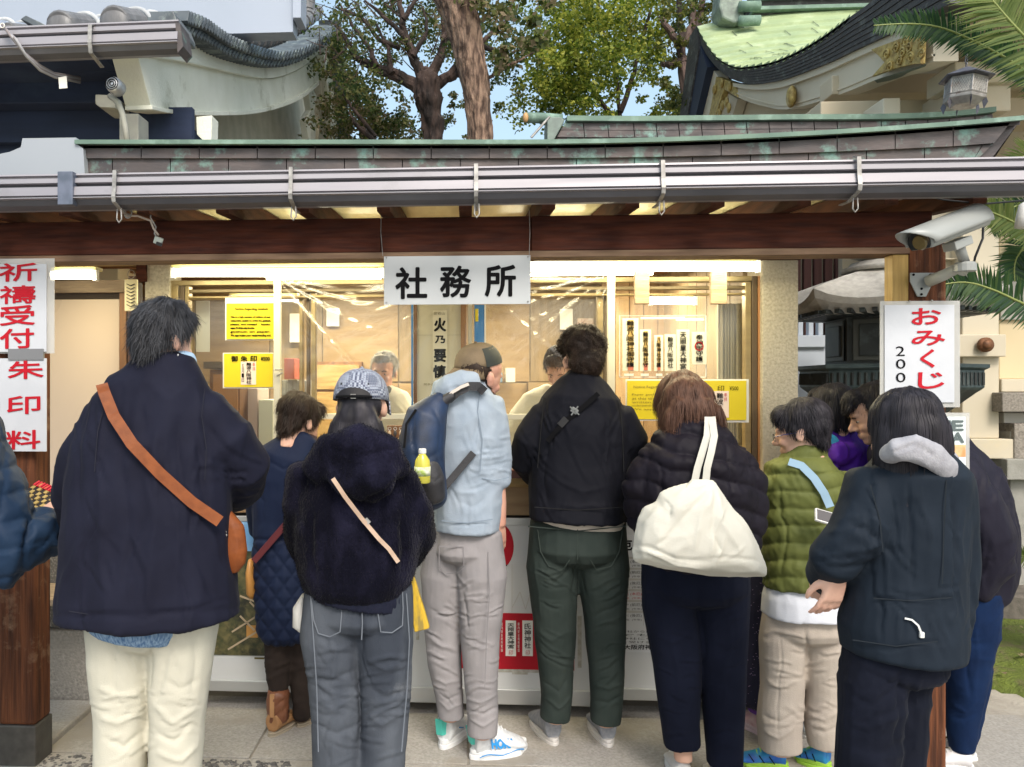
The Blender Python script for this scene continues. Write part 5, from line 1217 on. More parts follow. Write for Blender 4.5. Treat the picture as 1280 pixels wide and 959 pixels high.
def trunkmesh(pts, Y, name, m, parent, amp=.02, vox=.03):
    secs = [(at(u, v, Y), w/pxm(Y), w/pxm(Y)) for u, v, w in pts]; mb = MB(); loft(mb, secs, 28)
    me = fuse(mb, vox, 1); V, N = VN(me)
    ang = np.arctan2(V[:,0]-V[:,0].mean(), V[:,1]-Y); Q = np.stack([V[:,0]*26, V[:,1]*26, V[:,2]*4.5], 1)
    D = -amp*np.abs(noise3(Q, 3))**.5*1.3 + amp*.6*fbm(V*7, 5, 2); V = V + N*D[:,None]; me.vertices.foreach_set('co', V.ravel()); me.update(); me.materials.clear()
    return link(name, me, m, parent, True)
T1 = thing('pine_tree', (at(600,400,7.6).x, 7.6, 0), 'tree with tall brown furrowed trunk rising behind the middle of the office roof', 'tree', 'trees behind the office roof')
trunkmesh([(608,640,19),(604,400,18),(601,250,17.5),(600,172,17),(597,130,17.5),(592,90,19.5),(583,50,21),(574,15,24),(560,-30,30),(540,-90,34)], 7.6, 'trunk', bk1, T1, .016, .016)
mb = MB(); limb(mb, [(575,0),(540,-30),(480,-60)], 7.6, .10, .04); limb(mb, [(590,-5),(640,-50),(700,-100)], 7.6, .10, .04); limb(mb, [(605,100),(640,80,-.1),(668,66,-.2)], 7.6, .02, .006); mb.build('branch', bk1, T1)
clusters([(520,-60,90,900),(640,-70,100,1000),(640,10,50,400),(655,45,40,350),(625,60,25,180)], 7.6, .07).build('crown', lfP, T1, fix=False)
T2 = thing('camphor_tree', (at(535,400,9.4).x, 9.4, 0), 'tree with dark knotted trunk and spreading limbs left of the tall brown trunk', 'tree', 'trees behind the office roof')
trunkmesh([(542,640,15),(542,400,15),(541,172,15),(539,140,17),(534,115,21),(534,100,20),(536,88,13)], 9.4, 'trunk', bk2, T2, .05, .03)
mb = MB()
for l_ in ([(520,105),(495,92),(470,84),(445,72),(432,50),(420,30)], [(522,110),(500,100),(478,92),(450,80)], [(528,98),(515,70),(505,40),(500,5),(498,-40)], [(540,92),(552,70),(556,40),(552,0),(558,-50)], [(548,105),(565,92),(575,75),(598,55),(640,20)], [(553,100),(572,92),(600,96)]): limb(mb, l_, 9.4, .07, .02)
for l_ in ([(470,84),(462,60),(440,30),(425,5)], [(505,45),(480,20),(455,0)], [(515,70),(535,40),(530,10)], [(500,60),(475,50),(450,20),(420,10)], [(448,160),(470,172),(430,120),(425,100)], [(470,178),(446,158),(436,140)], [(600,55),(630,70),(660,60)], [(505,25),(520,0),(540,-20)], [(490,92),(486,60),(470,30)], [(552,50),(570,30),(590,20)]): limb(mb, l_, 9.3, .035, .012)
for k in range(60):
    u = R.uniform(400, 560); v = R.uniform(-10, 110); limb(mb, [(u,v),(u+R.uniform(-25,25),v-R.uniform(5,22)),(u+R.uniform(-40,40),v-R.uniform(15,45))], 9.2+R.uniform(-.8,.8), .009, .003)
mb.build('branch', bk2, T2)
clusters([(440,20,45,500),(480,10,45,500),(520,20,45,450),(450,60,40,330),(500,55,35,300),(560,15,50,450),(470,110,40,260),(550,60,35,220),(585,45,40,350),(440,-30,80,500),(540,-40,90,500),(630,20,45,450),(645,70,40,330),(630,120,30,110),(490,135,35,260),(440,40,60,1100),(500,30,60,1000),(560,40,50,800),(600,30,50,700),(640,50,45,600),(460,120,45,700),(560,120,30,250)], 9.6, .05).build('crown', lfD, T2, fix=False)
T3 = thing('bushy_tree', (at(450,400,10.6).x, 10.6, 0), 'small mixed green tree low behind the left gable end', 'tree', 'trees behind the office roof')
mb = MB(); limb(mb, [(462,520),(460,300),(455,170),(448,140),(440,100)], 10.6, .07, .03); limb(mb, [(455,170),(475,150),(490,140)], 10.6, .03, .01); mb.build('trunk', bk2, T3)
clusters([(440,100,35,650),(445,150,35,900),(480,160,32,650),(430,70,28,350),(500,165,28,450),(515,150,22,200),(560,158,25,330),(420,175,30,500),(560,130,18,160),(440,150,45,1500),(480,160,40,1300),(430,110,35,1000),(520,165,30,500)], 10.6, .055).build('crown', lfP, T3, fix=False)
T4 = thing('bright_tree', (at(750,400,11).x, 11, 0), 'dense bright green tree filling the gap left of the copper roofed hall', 'tree', 'trees behind the office roof')
mb = MB()
for l_ in ([(775,560),(775,300),(778,172),(772,110),(765,75),(750,20),(745,-40)], [(776,140),(790,100),(800,60),(815,10),(820,-40)], [(776,160),(745,120),(720,80),(705,20)]): limb(mb, l_, 11, .04, .012)
mb.build('trunk', bk2, T4)
clusters([(700,40,45,1300),(740,30,50,1500),(780,30,45,1200),(690,90,40,1200),(715,120,38,1200),(740,90,42,1300),(720,70,40,1000),(800,55,30,500),(770,70,30,500),(700,140,22,350),(730,145,25,450),(810,20,35,600),(830,0,40,500),(760,-20,60,1200),(690,0,40,700),(805,120,24,180),(835,110,22,250),(820,140,28,450),(770,145,14,90),(700,40,60,2600),(750,60,55,2600),(790,40,45,1500),(690,110,45,1800),(730,120,40,1500),(812,60,30,500)], 10.6, .055).build('crown', lfY, T4, fix=False)
T5 = thing('slender_tree', (at(850,400,10).x, 10, 0), 'slender dark trunks with olive leaves just left of the copper roof tip', 'tree', 'trees behind the office roof')
mb = MB()
for l_ in ([(862,560),(860,300),(862,170),(858,120),(852,60),(848,0),(840,-60)], [(858,120),(850,60),(866,30),(868,-20),(866,-60)], [(853,60),(838,40),(826,20)], [(862,100),(868,60),(878,0),(880,-50)], [(855,75),(842,82),(826,80)]): limb(mb, l_, 10, .065, .03)
mb.build('trunk', bark('slender_bark', (.15,.10,.085), (.05,.035,.03)), T5)
clusters([(840,20,30,350),(860,0,35,500),(842,70,24,200),(845,120,26,450),(835,150,24,450),(885,5,25,280),(858,150,15,200),(850,60,20,150),(845,40,35,700),(845,130,30,700),(868,10,35,600)], 10.4, .05).build('crown', leafmat('leaf_olive', (.045,.07,.015), (.12,.15,.025), (.22,.20,.05)), T5, fix=False)
# ================================================================== cycads
frD = leafmat('cycad_leaf', (.018,.060,.025), (.04,.11,.03), (.08,.15,.04)); frY = leafmat('cycad_young', (.10,.16,.03), (.16,.22,.045), (.22,.26,.07))
def frond(path, Y, n, Lr, m, parent, name='frond', droop=.3, dy=0.):
    P = [at(p[0], p[1], Y + (p[2] if len(p) > 2 else 0)) for p in path]; Q = []
    for i in range(n+1):
        t = i/n*(len(P)-1); k = min(int(t), len(P)-2); f = t-k; p0_ = P[max(k-1,0)]; p1_, p2_ = P[k], P[k+1]; p3_ = P[min(k+2, len(P)-1)]
        Q.append(.5*(2*p1_+(p2_-p0_)*f+(2*p0_-5*p1_+4*p2_-p3_)*f*f+(3*p1_-p0_-3*p2_+p3_)*f**3))
    st = MB(); st.tube(Q, [.009-.006*i/n for i in range(n+1)], 6); o = st.build(name, M('rachis', (.22,.26,.07), rough=.4), parent, smooth=True)
    mb = MB()
    for i in [2 + k*.62 for k in range(int((n-3)/.62))]:
        fr_ = i-int(i); i = int(i)
        t_ = (Q[i+1]-Q[i-1]).normalized(); side = t_.cross(Vector((0,1,0))).normalized(); L = Lr*(sin(pi*min(.97, .12+.86*i/n)))**.55
        for sg in (-1, 1):
            d = (side*sg*.86 + t_*.50 + Vector((0, R.uniform(-.35,.1), 0)) + Vector((0,0,R.uniform(-.06,.06)))).normalized(); w = t_*.0062; p = Q[i].lerp(Q[i+1], fr_)+Vector((0,R.uniform(-.002,.002),0)); e = p+d*L*R.uniform(.88,1.06)+Vector((0,0,-droop*L*.3)); mid_ = p.lerp(e,.5)+Vector((0,0,L*.03))
            mb.add([p-w*.6, p+w*.6, mid_+w, mid_-w, e], [(0,1,2,3),(3,2,4)])
    mb.build('leaflets', m, o, fix=False); return o
C1 = thing('cycad', (at(1420,700,4.0).x, 4.0, 0), 'cycad with arching feathery fronds entering at the upper right edge', 'cycad', None)
MB().lathe([(.16,0),(.17,.4),(.15,1.2),(.15,2.1),(.12,2.5),(.02,2.6)], (at(1420,700,4.0).x, 4.0, 0), 14).build('trunk', bark('cycad_bark', (.12,.08,.05), (.05,.035,.025)), C1)
frond([(1400,250),(1340,140),(1280,88),(1230,58),(1180,36),(1140,30),(1092,32)], 3.55, 95, .115, frD, C1)
frond([(1420,200),(1350,110),(1280,45),(1240,0),(1200,-50)], 3.4, 80, .24, frY, C1)
frond([(1430,260),(1400,120),(1390,20),(1370,-80)], 3.6, 60, .2, frY, C1)
frond([(1420,420),(1340,400),(1285,382),(1240,362),(1205,353),(1165,358)], 3.5, 70, .13, frD, C1)
frond([(1440,330),(1380,260),(1310,250),(1260,262),(1235,284)], 3.9, 60, .16, frD, C1)
frond([(1430,360),(1350,320),(1290,290),(1255,272),(1225,262),(1205,268)], 3.7, 60, .12, frY, C1)
frond([(1440,240),(1350,190),(1290,190),(1262,215)], 4.1, 50, .14, frY, C1)
frond([(1420,300),(1310,290),(1272,320),(1268,352)], 3.8, 50, .14, frD, C1)
frond([(1440,780),(1360,720),(1300,700),(1266,692)], 4.4, 40, .10, frY, C1)
# ================================================================== people
skin = M('skin', (.62,.38,.28), (.56,.32,.23), .5, ns=14, bump=.08, bs=160, spec=.4); skinP = M('skin_pale', (.66,.42,.32), (.60,.34,.26), .5, ns=14, bump=.08, bs=160)
skinR = M('skin_ruddy', (.60,.34,.25), (.53,.27,.20), .5, ns=18, bump=.1, bs=160)
def hairmat(n, a, b, rough=.38): return M(n, a, b, rough+.12, ns=40, st=(1,1,.2), lo=.3, hi=.7, spec=.2)
hBlack = hairmat('black_hair', (.012,.011,.014), (.035,.032,.04), .34); hDark = hairmat('dark_brown_hair', (.012,.008,.006), (.038,.023,.016)); hBrown = hairmat('brown_hair', (.05,.024,.016), (.13,.065,.042))
hGrey = hairmat('grey_hair', (.27,.25,.23), (.45,.43,.40), .5); hSalt = hairmat('dark_greying_hair', (.010,.010,.013), (.075,.078,.088), .42)
eyeW = M('eye_white', (.42,.39,.37), rough=.4, spec=.2); eyeD = M('eye_dark', (.015,.01,.008), rough=.15)
def fab(n, a, b, rough=.75, sheen=.25, bump=.15, bs=260, ns=9, wk=(9,.32,(1,1,.7)), **k): return M(n, a, b, min(.92, max(rough+.16,.6)), ns=ns, bump=bump*1.5, bs=bs, sheen=sheen*.06, spec=.14, bd=.004, wk=wk, **k)
def headmat(u, v, Y, yaw, pitch=0, roll=0, s=1.0):
    # yaw: 0 = looking away from the camera (+Y), positive turns to the photo's left; pitch: positive looks down
    return Matrix.Translation(at(u, v, Y)) @ Euler((0, 0, radians(yaw))).to_matrix().to_4x4() @ Euler((0, radians(roll), 0)).to_matrix().to_4x4() @ Euler((-radians(pitch), 0, 0)).to_matrix().to_4x4() @ Matrix.Scale(s, 4)
def hball(mb, mt, c, r, rot=(0,0,0), n=18, m=12):
    t = MB().ball((0,0,0), r, n, m); E_ = Euler([radians(a) for a in rot]).to_matrix(); mb.add([mt @ (Vector(c) + E_ @ Vector(v)) for v in t.v], t.f)
def htube(mb, mt, pts, rs, n=10):
    sc = mt.to_scale()[0]; mb.tube([mt @ Vector(p) for p in pts], [r*sc for r in rs], n)
def head(mb, mt, neck=.14, nr=.050, nb=-.022, nose=1.0, jaw=1.0):
    hball(mb, mt, (0,-.012,.038), (.074,.094,.082)); hball(mb, mt, (0,.022,.0), (.064,.066,.07)); hball(mb, mt, (0,.028,-.052), (.052*jaw,.056,.052))
    hball(mb, mt, (0,.062,-.088), (.022*jaw,.020,.017)); hball(mb, mt, (0,.072,.026), (.046,.016,.010)); hball(mb, mt, (.034,.058,-.026), (.022,.024,.020)); hball(mb, mt, (-.034,.058,-.026), (.022,.024,.020))
    htube(mb, mt, [(0,.082,.016),(0,.092,-.004),(0,.104*nose,-.022),(0,.102*nose,-.033)], [.007,.0085,.011,.009]); hball(mb, mt, (.011,.090,-.031), (.008,.009,.006)); hball(mb, mt, (-.011,.090,-.031), (.008,.009,.006))
    hball(mb, mt, (0,.082,-.056), (.021,.0105,.0065)); hball(mb, mt, (0,.080,-.068), (.019,.010,.0065))
    for s_ in (-1, 1):
        hball(mb, mt, (s_*.076,-.008,-.006), (.0075,.019,.030), (12,0,s_*-14)); hball(mb, mt, (s_*.080,-.018,.004), (.0065,.012,.022), (14,0,s_*-28))
        hball(mb, mt, (s_*.030,.070,.002), (.013,.010,.007))
    htube(mb, mt, [(0,-.018,-.03),(0,-.026,-.085),(0,nb,-neck)], [nr*1.02, nr*.98, nr*1.12], 18)
def eyes(mt, parent):
    for s_ in (-1, 1):
        mb = MB(); hball(mb, mt, (s_*.030,.0735,.002), (.010,.0080,.0040), n=12, m=8); e = mb.build('eye', eyeW, parent, smooth=True)
        mb = MB(); hball(mb, mt, (s_*.030,.0805,.002), (.0048,.0022,.0046), n=10, m=6); mb.build('iris', eyeD, e, smooth=True)
        mb = MB(); htube(mb, mt, [(s_*.014,.088,.018),(s_*.028,.090,.023),(s_*.044,.080,.018)], [.0024,.0032,.0015], 5); mb.build('eyebrow', hDark, parent)
def hairblob(mt, balls, voxel=.007, amp=4, fr=(30,30,14), seed=1):
    mb = MB()
    for b in balls: hball(mb, mt, *b)
    me = fuse(mb, voxel, 2); sculpt(me, wr=((amp, fr, 'f'),), seed=seed); return me
def hair(parent, m, mt, me, n, L, mode='short', crown=(0,-.05,.12), lift=.15, grav=.3, curl=0, w=.0022, seg=6, jit=.35, zmin=None, seed=2, name='hair', zmax=None):
    """hair mass plus individual locks, one mesh"""
    V, N = VN(me); F_ = [tuple(p.vertices) for p in me.polygons]; bv = BVHTree.FromPolygons([Vector(v) for v in V], F_)
    mb = MB(); mb.add(V, F_); rnd = random.Random(seed); cw = mt @ Vector(crown); sc = mt.to_scale()[0]; C_ = mt @ Vector((0,-.01,.03))
    n = int(n*1.45); w = w*.8
    for k in range(n):
        i = rnd.randrange(len(V)); p = Vector(V[i]); nn = Vector(N[i])
        if zmin is not None and p.z < zmin: continue
        if zmax is not None and p.z > zmax: continue
        t = (p - cw); t = t - nn*t.dot(nn)
        if t.length < 1e-4: t = Vector((1,0,0))
        t.normalize(); d = (t + Vector((0,0,-grav)) + nn*lift*rnd.uniform(.2,1.6) + Vector((rnd.gauss(0,jit), rnd.gauss(0,jit), rnd.gauss(0,jit)))*.6).normalized()
        l = L*rnd.uniform(.5,1.2); fly = 3.5 if rnd.random() < .07 else 1.; ph = rnd.uniform(0,6.3); x = p + nn*.001; ws = w*rnd.uniform(.6,1.3); ax_ = d.cross(nn).normalized(); pts = [x]
        for s_ in range(seg):
            st = l/seg; d = (d + Vector((0,0,-grav*.25))).normalized()
            if curl: d = (d + (nn*cos(ph+s_*1.7)+ax_*sin(ph+s_*1.7))*curl).normalized()
            x = x + d*st; hp, hn, _, ds = bv.find_nearest(x)
            if mode != 'wild':
                o_ = (x-hp).dot(hn); mx_ = (.004 + lift*.02*(s_+1))*fly
                if o_ < .001: x = hp + hn*.0015
                elif o_ > mx_: x = hp + hn*mx_
            pts.append(x)
        vs = []
        for s_, q in enumerate(pts):
            f = (1 - (s_/seg)**2*.85)*ws; t_ = (pts[min(s_+1,seg)]-pts[max(s_-1,0)]); sd = t_.cross(nn)
            sd = sd.normalized() if sd.length > 1e-6 else ax_
            vs += [q+sd*f, q-sd*f, q+nn*f*.9]
        fs = []
        for s_ in range(seg):
            a = 3*s_; fs += [(a,a+3,a+5,a+2),(a+2,a+5,a+4,a+1)]
        mb.add(vs, fs)
    bpy.data.meshes.remove(me); return mb.build(name, m, parent, smooth=True, fix=False)
SHORT = [((0,-.022,.052),(.083,.096,.080)), ((0,-.06,.01),(.072,.052,.070)), ((0,.045,.088),(.062,.04,.036)), ((.066,-.01,.03),(.016,.035,.04)), ((-.066,-.01,.03),(.016,.035,.04))]
def hand(mb, wrist, fdir, back, size=1.0, curl=.35, thumb=1, spread=.12):
    """five separate fingers; fdir: along the fingers, back: out of the back of the hand; thumb: +1/-1 side"""
    f = Vector(fdir).normalized(); b = Vector(back); b = (b - f*b.dot(f)).normalized(); x = f.cross(b)*thumb; W_ = Vector(wrist); s = size
    def P(a, c, d): return W_ + (x*a + f*c + b*d)*s
    for a, w_ in ((-.026,.0135),(-.009,.0145),(.009,.0145),(.026,.0140)): mb.tube([P(a*.55,-.012,0), P(a*.8,.03,.001), P(a,.078,0)], [w_*s, w_*s*1.0, w_*s*.80], 10)
    for i, (a, L_, r) in enumerate(((-.030,.058,.0072),(-.011,.070,.0082),(.010,.076,.0086),(.031,.070,.0084))):
        c = curl*(1.25-.12*i); ang = c*.5; p = P(a,.076,0); pts = [p]; fan = (a/.03)*spread*.5
        for k, q in enumerate((.45,.31,.24)):
            d = (f*cos(ang) - b*sin(ang) + x*fan).normalized(); p = p + d*L_*q*s; pts.append(p); ang += c*(.9 if k == 0 else .7)
        mb.tube(pts, [r*s*1.05, r*s*1.08, r*s*.98, r*s*.8], 10); mb.ball(pts[-1], r*s*.82, 8, 6)
    p = P(.024,.012,-.006); pts = [p, P(.048,.040,-.018), P(.058,.066,-.026), P(.058,.088,-.032)]
    mb.tube(pts, [.015*s,.0125*s,.0098*s,.0082*s], 10); mb.ball(pts[-1], .0082*s, 8, 6)
def shoe(parent, heel, toe, m, sole, L=None, name='shoe', h=.07, w=.045, solem=None, accent=None, label=None):
    """heel, toe: ground points"""
    h0 = Vector(heel); t0 = Vector(toe); d = (t0-h0); L = d.length; d.normalize(); x = Vector((d.y,-d.x,0))
    def Q(a, c, z): return h0 + d*(a*L) + x*c + Vector((0,0,z))
    mb = MB()
    mb_ = [(0.06,.032,h*1.15),(.16,.036,h*1.2),(.30,.037,h*1.15),(.46,.042,h*.98),(.62,.047,h*.74),(.78,.047,h*.58),(.90,.040,h*.46),(.97,.026,h*.34)]
    rows = []; n = 18
    for a, c, z in mb_:
        r_ = []
        for k in range(n):
            an = 2*pi*k/n; yy = sin(an); r_.append(Q(a, cos(an)*c*(w/.045)*(1 if yy < .2 else 1-.35*(yy-.2)), .018 + (z-.018)*.5 + yy*(z-.018)*.5))
        rows.append(r_)
    mb.add([p for r in rows for p in r], [(i*n+k, i*n+(k+1) % n, (i+1)*n+(k+1) % n, (i+1)*n+k) for i in range(len(rows)-1) for k in range(n)]+[tuple(range(n-1,-1,-1)), tuple(range((len(rows)-1)*n, len(rows)*n))])
    me = fuse(mb, .006, 4); me.name = name; me.materials.clear(); o = link(name, me, m, parent, True)
    if label: o['label'] = label
    sm = MB(); n = 28; out = []
    for k in range(n):
        an = 2*pi*k/n; a = .5 - .52*cos(an); c = sin(an)*(.038 + .012*min(1,max(0,(a-.2)*1.6)) - (.012 if a > .85 else 0))*(w/.045); out.append((a, c))
    for (z0, z1, g, nm, mt_) in ((.002, sole*.55, 1.0, 'outsole', solem or cWhiteP), (sole*.55, sole, .97, 'midsole', solem or cWhiteP)):
        q = MB(); q.prism([Q(.5+(a-.5)*g, c*g, z0+(.012*max(0,(a-.8))*3)) for a, c in out], (0,0,z1-z0)); q.build(nm, mt_, o, bev=.004)
    if accent:
        for (a0, a1, c, z0, z1, mm, nm) in accent: MB().prism([Q(a0,c,z0), Q(a1,c,z0*.9), Q(a1,c*.98,z1*.9), Q(a0,c*.9,z1)], x*(.003 if c > 0 else -.003)).build(nm, mm, o)
    # laces
    for k in range(4): a = .40+.07*k; MB().tube([Q(a,-.020,h*(.98-.10*k)), Q(a+.01,0,h*(1.10-.115*k)), Q(a,.020,h*(.98-.10*k))], .0028, 5).build('lace', solem or cWhiteP, o)
    return o
def person(Y, u, label, group=None):
    p = at(u, 600, Y); return thing('person', (p.x, Y, 0), label, 'person', group or 'people crowding at the office counter')
def S(Y, *pts, grow=1): return sections(Y, pts, grow)
def inner(t, f=.72): return [(p, a*f, b*f) for p, a, b in t]
def body(parent, m, tubes, fn, voxel=.009, f=.72, seed=0):
    def ex(mb):
        fn(mb)
    return soft('body', m, parent, [inner(t, f) for t in tubes], ex, voxel, 2, seed=seed)[0]
def foot(t, end, toe):  # simple ankle/foot inside the shoe
    pass
def vband(v0, v1, w):  # smooth window in pixel rows
    return lambda v: np.clip((v-v0)/w, 0, 1)*np.clip((v1-v)/w, 0, 1)
# ---------------------------------------------------------------- 1. big man in navy jacket
Y = 2.2
p = person(Y, 195, 'tall man with greying hair, loose navy jacket and cream trousers seen from behind')
nav = fab('navy_jacket', (.008,.0085,.0185), (.011,.012,.025), .62, .3, .08, 400)
crm = fab('cream_trousers', (.56,.54,.45), (.50,.48,.40), .85, .1, .2, 300, ns=5)
torso = S(Y, (208,449,0,35,.9), (206,460,0,46,.8), (205,468,0,52,.75), (202,486,0,68,.66), (197,510,0,84,.62), (191,560,0,100,.62), (186,620,0,107,.66), (186,690,0,110,.7), (186,740,0,114,.72), (186,766,0,117,.72))
armL = S(Y, (136,520,0,30), (110,566,.02,31), (97,620,.10,32), (104,660,.22,28), (140,660,.40,22))
armR = S(Y, (252,516,0,33), (282,550,.02,36), (304,585,.07,34), (300,606,.16,30), (285,618,.34,24), (280,622,.42,20))
legL = S(Y, (155,760,0,46,1.0), (152,830,0,40), (151,900,0,34), (150,980,0,33), (150,1060,0,32), (150,1130,0,33))
legR = S(Y, (228,760,0,48,1.0), (226,830,0,40), (222,900,0,34), (219,980,0,33), (217,1060,0,32), (217,1130,0,33))
hm = headmat(206, 428, Y, -34, 8, 0, .88)
def fn(mb): head(mb, hm, .13, .056); hand(mb, at(284,616,Y+.42), (0.1,1,.1), (0,0,1), .95, .7, -1); hand(mb, at(140,660,Y+.40), (.4,.6,.1), (0,0,1), .95, .7, 1)
body(p, skinP, [torso, armL, armR, inner(legL,.95), inner(legR,.95)], fn, .007, .6)
jk, jbv = soft('jacket', nav, p, [torso, armL, armR], voxel=.008, smooth=3, seed=11, flat=(0,),
  folds=[([(120,560),(128,640),(132,740)],9,9), ([(150,540),(160,640),(168,760)],8,-8), ([(185,560),(190,660),(192,770)],12,8), ([(225,520),(232,600),(240,690)],7,-9), ([(208,560),(218,640),(224,740)],9,8), ([(252,545),(256,600),(252,650)],7,-16), ([(262,530),(285,560),(300,575)],6,-6), ([(265,575),(290,590),(318,588)],5,-7), ([(262,600),(285,602),(310,606)],5,6),
         ([(170,500),(180,530),(182,580)],9,-6), ([(240,480),(250,520),(256,560)],6,8), ([(100,520),(98,580),(96,640)],7,-8), ([(255,650),(272,690),(285,735)],10,9), ([(240,680),(255,720),(268,760)],6,-8), ([(275,650),(285,680),(296,720)],6,-6),([(80,766),(185,775),(300,746)],3,-5)] + creases(90,280,560,760,16,82,90,4,6,12) + creases(262,325,540,615,9,15,45,3,7) + creases(90,125,530,650,5,80,60,4,6),
  wr=((5,(5,5,2.2),'f'),(5,(9,9,3),'r')), puff=lambda U,Vv,P,N: -.004*np.exp(-((Vv-(770-.0006*(U-70)**2*.3))/5)**2))
stitch = M('dark_seam', (.0055,.006,.015), rough=.9)
for path in ([(256,486),(252,520),(258,560),(256,600)], [(132,500),(122,540),(118,590)], [(86,764),(110,768)]): band('seam', jbv, path, 1.1, stitch, p, .0012, .0015, Y, 6)
soft('shirt_tail', fab('denim_shirt', (.07,.14,.27), (.25,.36,.5), .8, .1, .2, 200, ns=60, st=(3,3,.3)), p, [S(Y, (182,745,0,72,1.0), (180,774,0,70,1.0), (178,787,0,64,1.0))], voxel=.008, flat=(0,))
tr, tbv = soft('trousers', crm, p, [legL, legR, S(Y, (190,740,0,80,.7), (190,790,0,70,.7))], voxel=.007, smooth=2, seed=21, flat=(0,1),
  folds=creases(122,182,850,959,9,-8,50,2.6,5) + creases(190,250,860,959,9,8,50,2.6,5) + creases(130,250,780,850,6,75,60,3,4) + [([(188,785),(186,830),(184,860)],5,-12), ([(215,800),(200,850),(196,880)],7,-7), ([(125,860),(150,872),(178,862)],6,8), ([(122,895),(150,905),(182,890)],5,8), ([(125,920),(155,934),(182,915)],5,-8), ([(190,880),(220,905),(250,885)],6,8), ([(192,915),(220,926),(248,905)],5,-8), ([(192,940),(225,948),(248,930)],5,8),
         ([(250,790),(244,840),(240,870)],7,-6), ([(140,800),(142,850),(150,890)],6,-6), ([(205,850),(225,862),(252,850)],5,-5)],
  wr=((5,(6,6,4),'f'),(2,(9,9,9),'f')))
me = hairblob(hm, SHORT + [((0,-.075,-.03),(.055,.025,.035)), ((.02,-.02,.10),(.06,.07,.045))], amp=5, seed=3)
hair(p, hSalt, hm, me, 4200, .042, 'short', (.02,-.02,.14), .28, .25, .22, .0013, 6, .45, at(200,452,Y).z)
band('bag_strap', jbv, [(127,480),(130,490),(142,520),(165,555),(200,592),(240,628),(275,652)], 14.5, M('tan_leather', (.22,.062,.016), (.16,.043,.011), .55, ns=30, bump=.1, bs=150, spec=.25), p, .005, .006, Y)
bg_ = MB(); loft(bg_, [(at(283,642,Y+.0),.018,.02), (at(288,660,Y),.042,.026), (at(290,690,Y),.046,.032), (at(292,706,Y),.036,.026), (at(293,713,Y),.018,.02)], 20)
me = fuse(bg_, .006, 3); me.name = 'shoulder_bag'; me.materials.clear(); sculpt(me, folds=[([(278,655),(282,680),(286,706)],3,-4), ([(290,655),(297,680),(296,705)],3,4)], seed=4); o = link('shoulder_bag', me, MATS['tan_leather'], p, True)
MB().tube([at(277,648,Y-.03)+Vector((.012*cos(k*pi/6),0,.012*sin(k*pi/6))) for k in range(13)], .0022, 6).build('buckle_ring', cBrk, o)
for k in range(5): MB().ball(at(279+k*.8,653+k*4,Y-.04), .0045, 8, 6).build('chain_bead', cBrk, o)
cf = MB(); cf.tube([at(282,600,Y+.30), at(296,612,Y+.34), at(298,630,Y+.34), at(284,634,Y+.30)], .018, 10); cf.build('glove_cuff', M('maroon_leather', (.12,.03,.03), rough=.4), p, smooth=True)
mb = MB(); hball(mb, hm, (.082,.0,-.045), (.003,.003,.004)); mb.build('earring', cSilver, p)
soft('shirt_collar', fab('blue_collar', (.33,.48,.66), (.40,.55,.72)), p, [S(Y, (218,448,.02,27,1.0), (218,456,.02,28,1.0))], voxel=.006)
for q in ((150,1),(217,-1)):
    a = at(q[0],1130,Y); shoe(p, (a.x, Y-.08, 0), (a.x+.02*q[1], Y+.2, 0), cBlack, .03)
# ---------------------------------------------------------------- 2. woman in blue quilted coat
Y = 3.38
p = person(Y, 355, 'short haired woman in long navy quilted coat with dark red strap and tan boots')
ct = fab('quilted_navy', (.007,.012,.034), (.010,.017,.043), .5, .3, .06, 300)
torso = S(Y, (374,556,0,28,.9), (366,572,0,42,.75), (358,600,0,45,.7), (355,650,0,40,.7), (354,700,0,38,.8), (355,750,0,37,.85), (357,790,0,36,.85))
armL = S(Y, (330,585,0,17), (322,625,.02,16), (325,660,.10,15), (345,664,.24,12)); armR = S(Y, (398,590,0,17), (404,640,.02,15), (398,670,.12,13))
legA = S(Y, (347,780,0,20), (347,830,0,15), (347,862,0,12), (350,900,0,11)); legB = S(Y+.05, (372,780,0,20), (374,830,0,15), (376,862,0,12), (378,895,0,11))
hm = headmat(376, 530, Y, -40, 22, 0, .96)
body(p, skin, [torso, armL, armR, legA, legB], lambda mb: (head(mb, hm, .13, .046), hand(mb, at(345,664,Y+.24), (.4,.8,0), (0,0,1), .85, .6)), .009)
def quilt(U, Vv, P, N):
    a = (U-355)*.155 + (Vv-680)*.118; b = -(U-355)*.155 + (Vv-680)*.118
    d = np.minimum(np.abs(np.sin(a)), np.abs(np.sin(b))); w = np.clip((Vv-674)/4, 0, 1)
    return w*(.011*np.clip(d,0,1)**.55 - .005) - .006*np.exp(-((Vv-675)/2.5)**2)
soft('coat', ct, p, [torso, armL, armR, S(Y, (380,556,.0,22,1.1), (368,572,-.05,30,.5), (352,583,-.06,26,.4))], voxel=.0065, smooth=2, seed=31, puff=quilt, wr=((3,(7,7,5),'f'),), folds=[([(325,575),(352,590),(385,580)],3,-5), ([(312,600),(330,625),(325,655)],4,-5)])
soft('collar', fab('dark_collar', (.045,.03,.035), (.09,.06,.06), ns=60), p, [S(Y, (379,546,.01,19,1.0), (377,554,.01,22,1.0), (373,562,0,26,1.0))], voxel=.007)
soft('leggings', fab('dark_leggings', (.025,.018,.016), (.035,.026,.022)), p, [legA, legB], voxel=.008, wr=((4,(8,8,26),'r'),), seed=6)
me = hairblob(hm, SHORT + [((0,-.07,-.03),(.06,.03,.045)), ((0,-.05,.06),(.092,.08,.075))], amp=6, seed=4)
hair(p, hDark, hm, me, 2400, .042, 'short', (0,-.03,.14), .28, .35, .3, .0016, 6, .4)
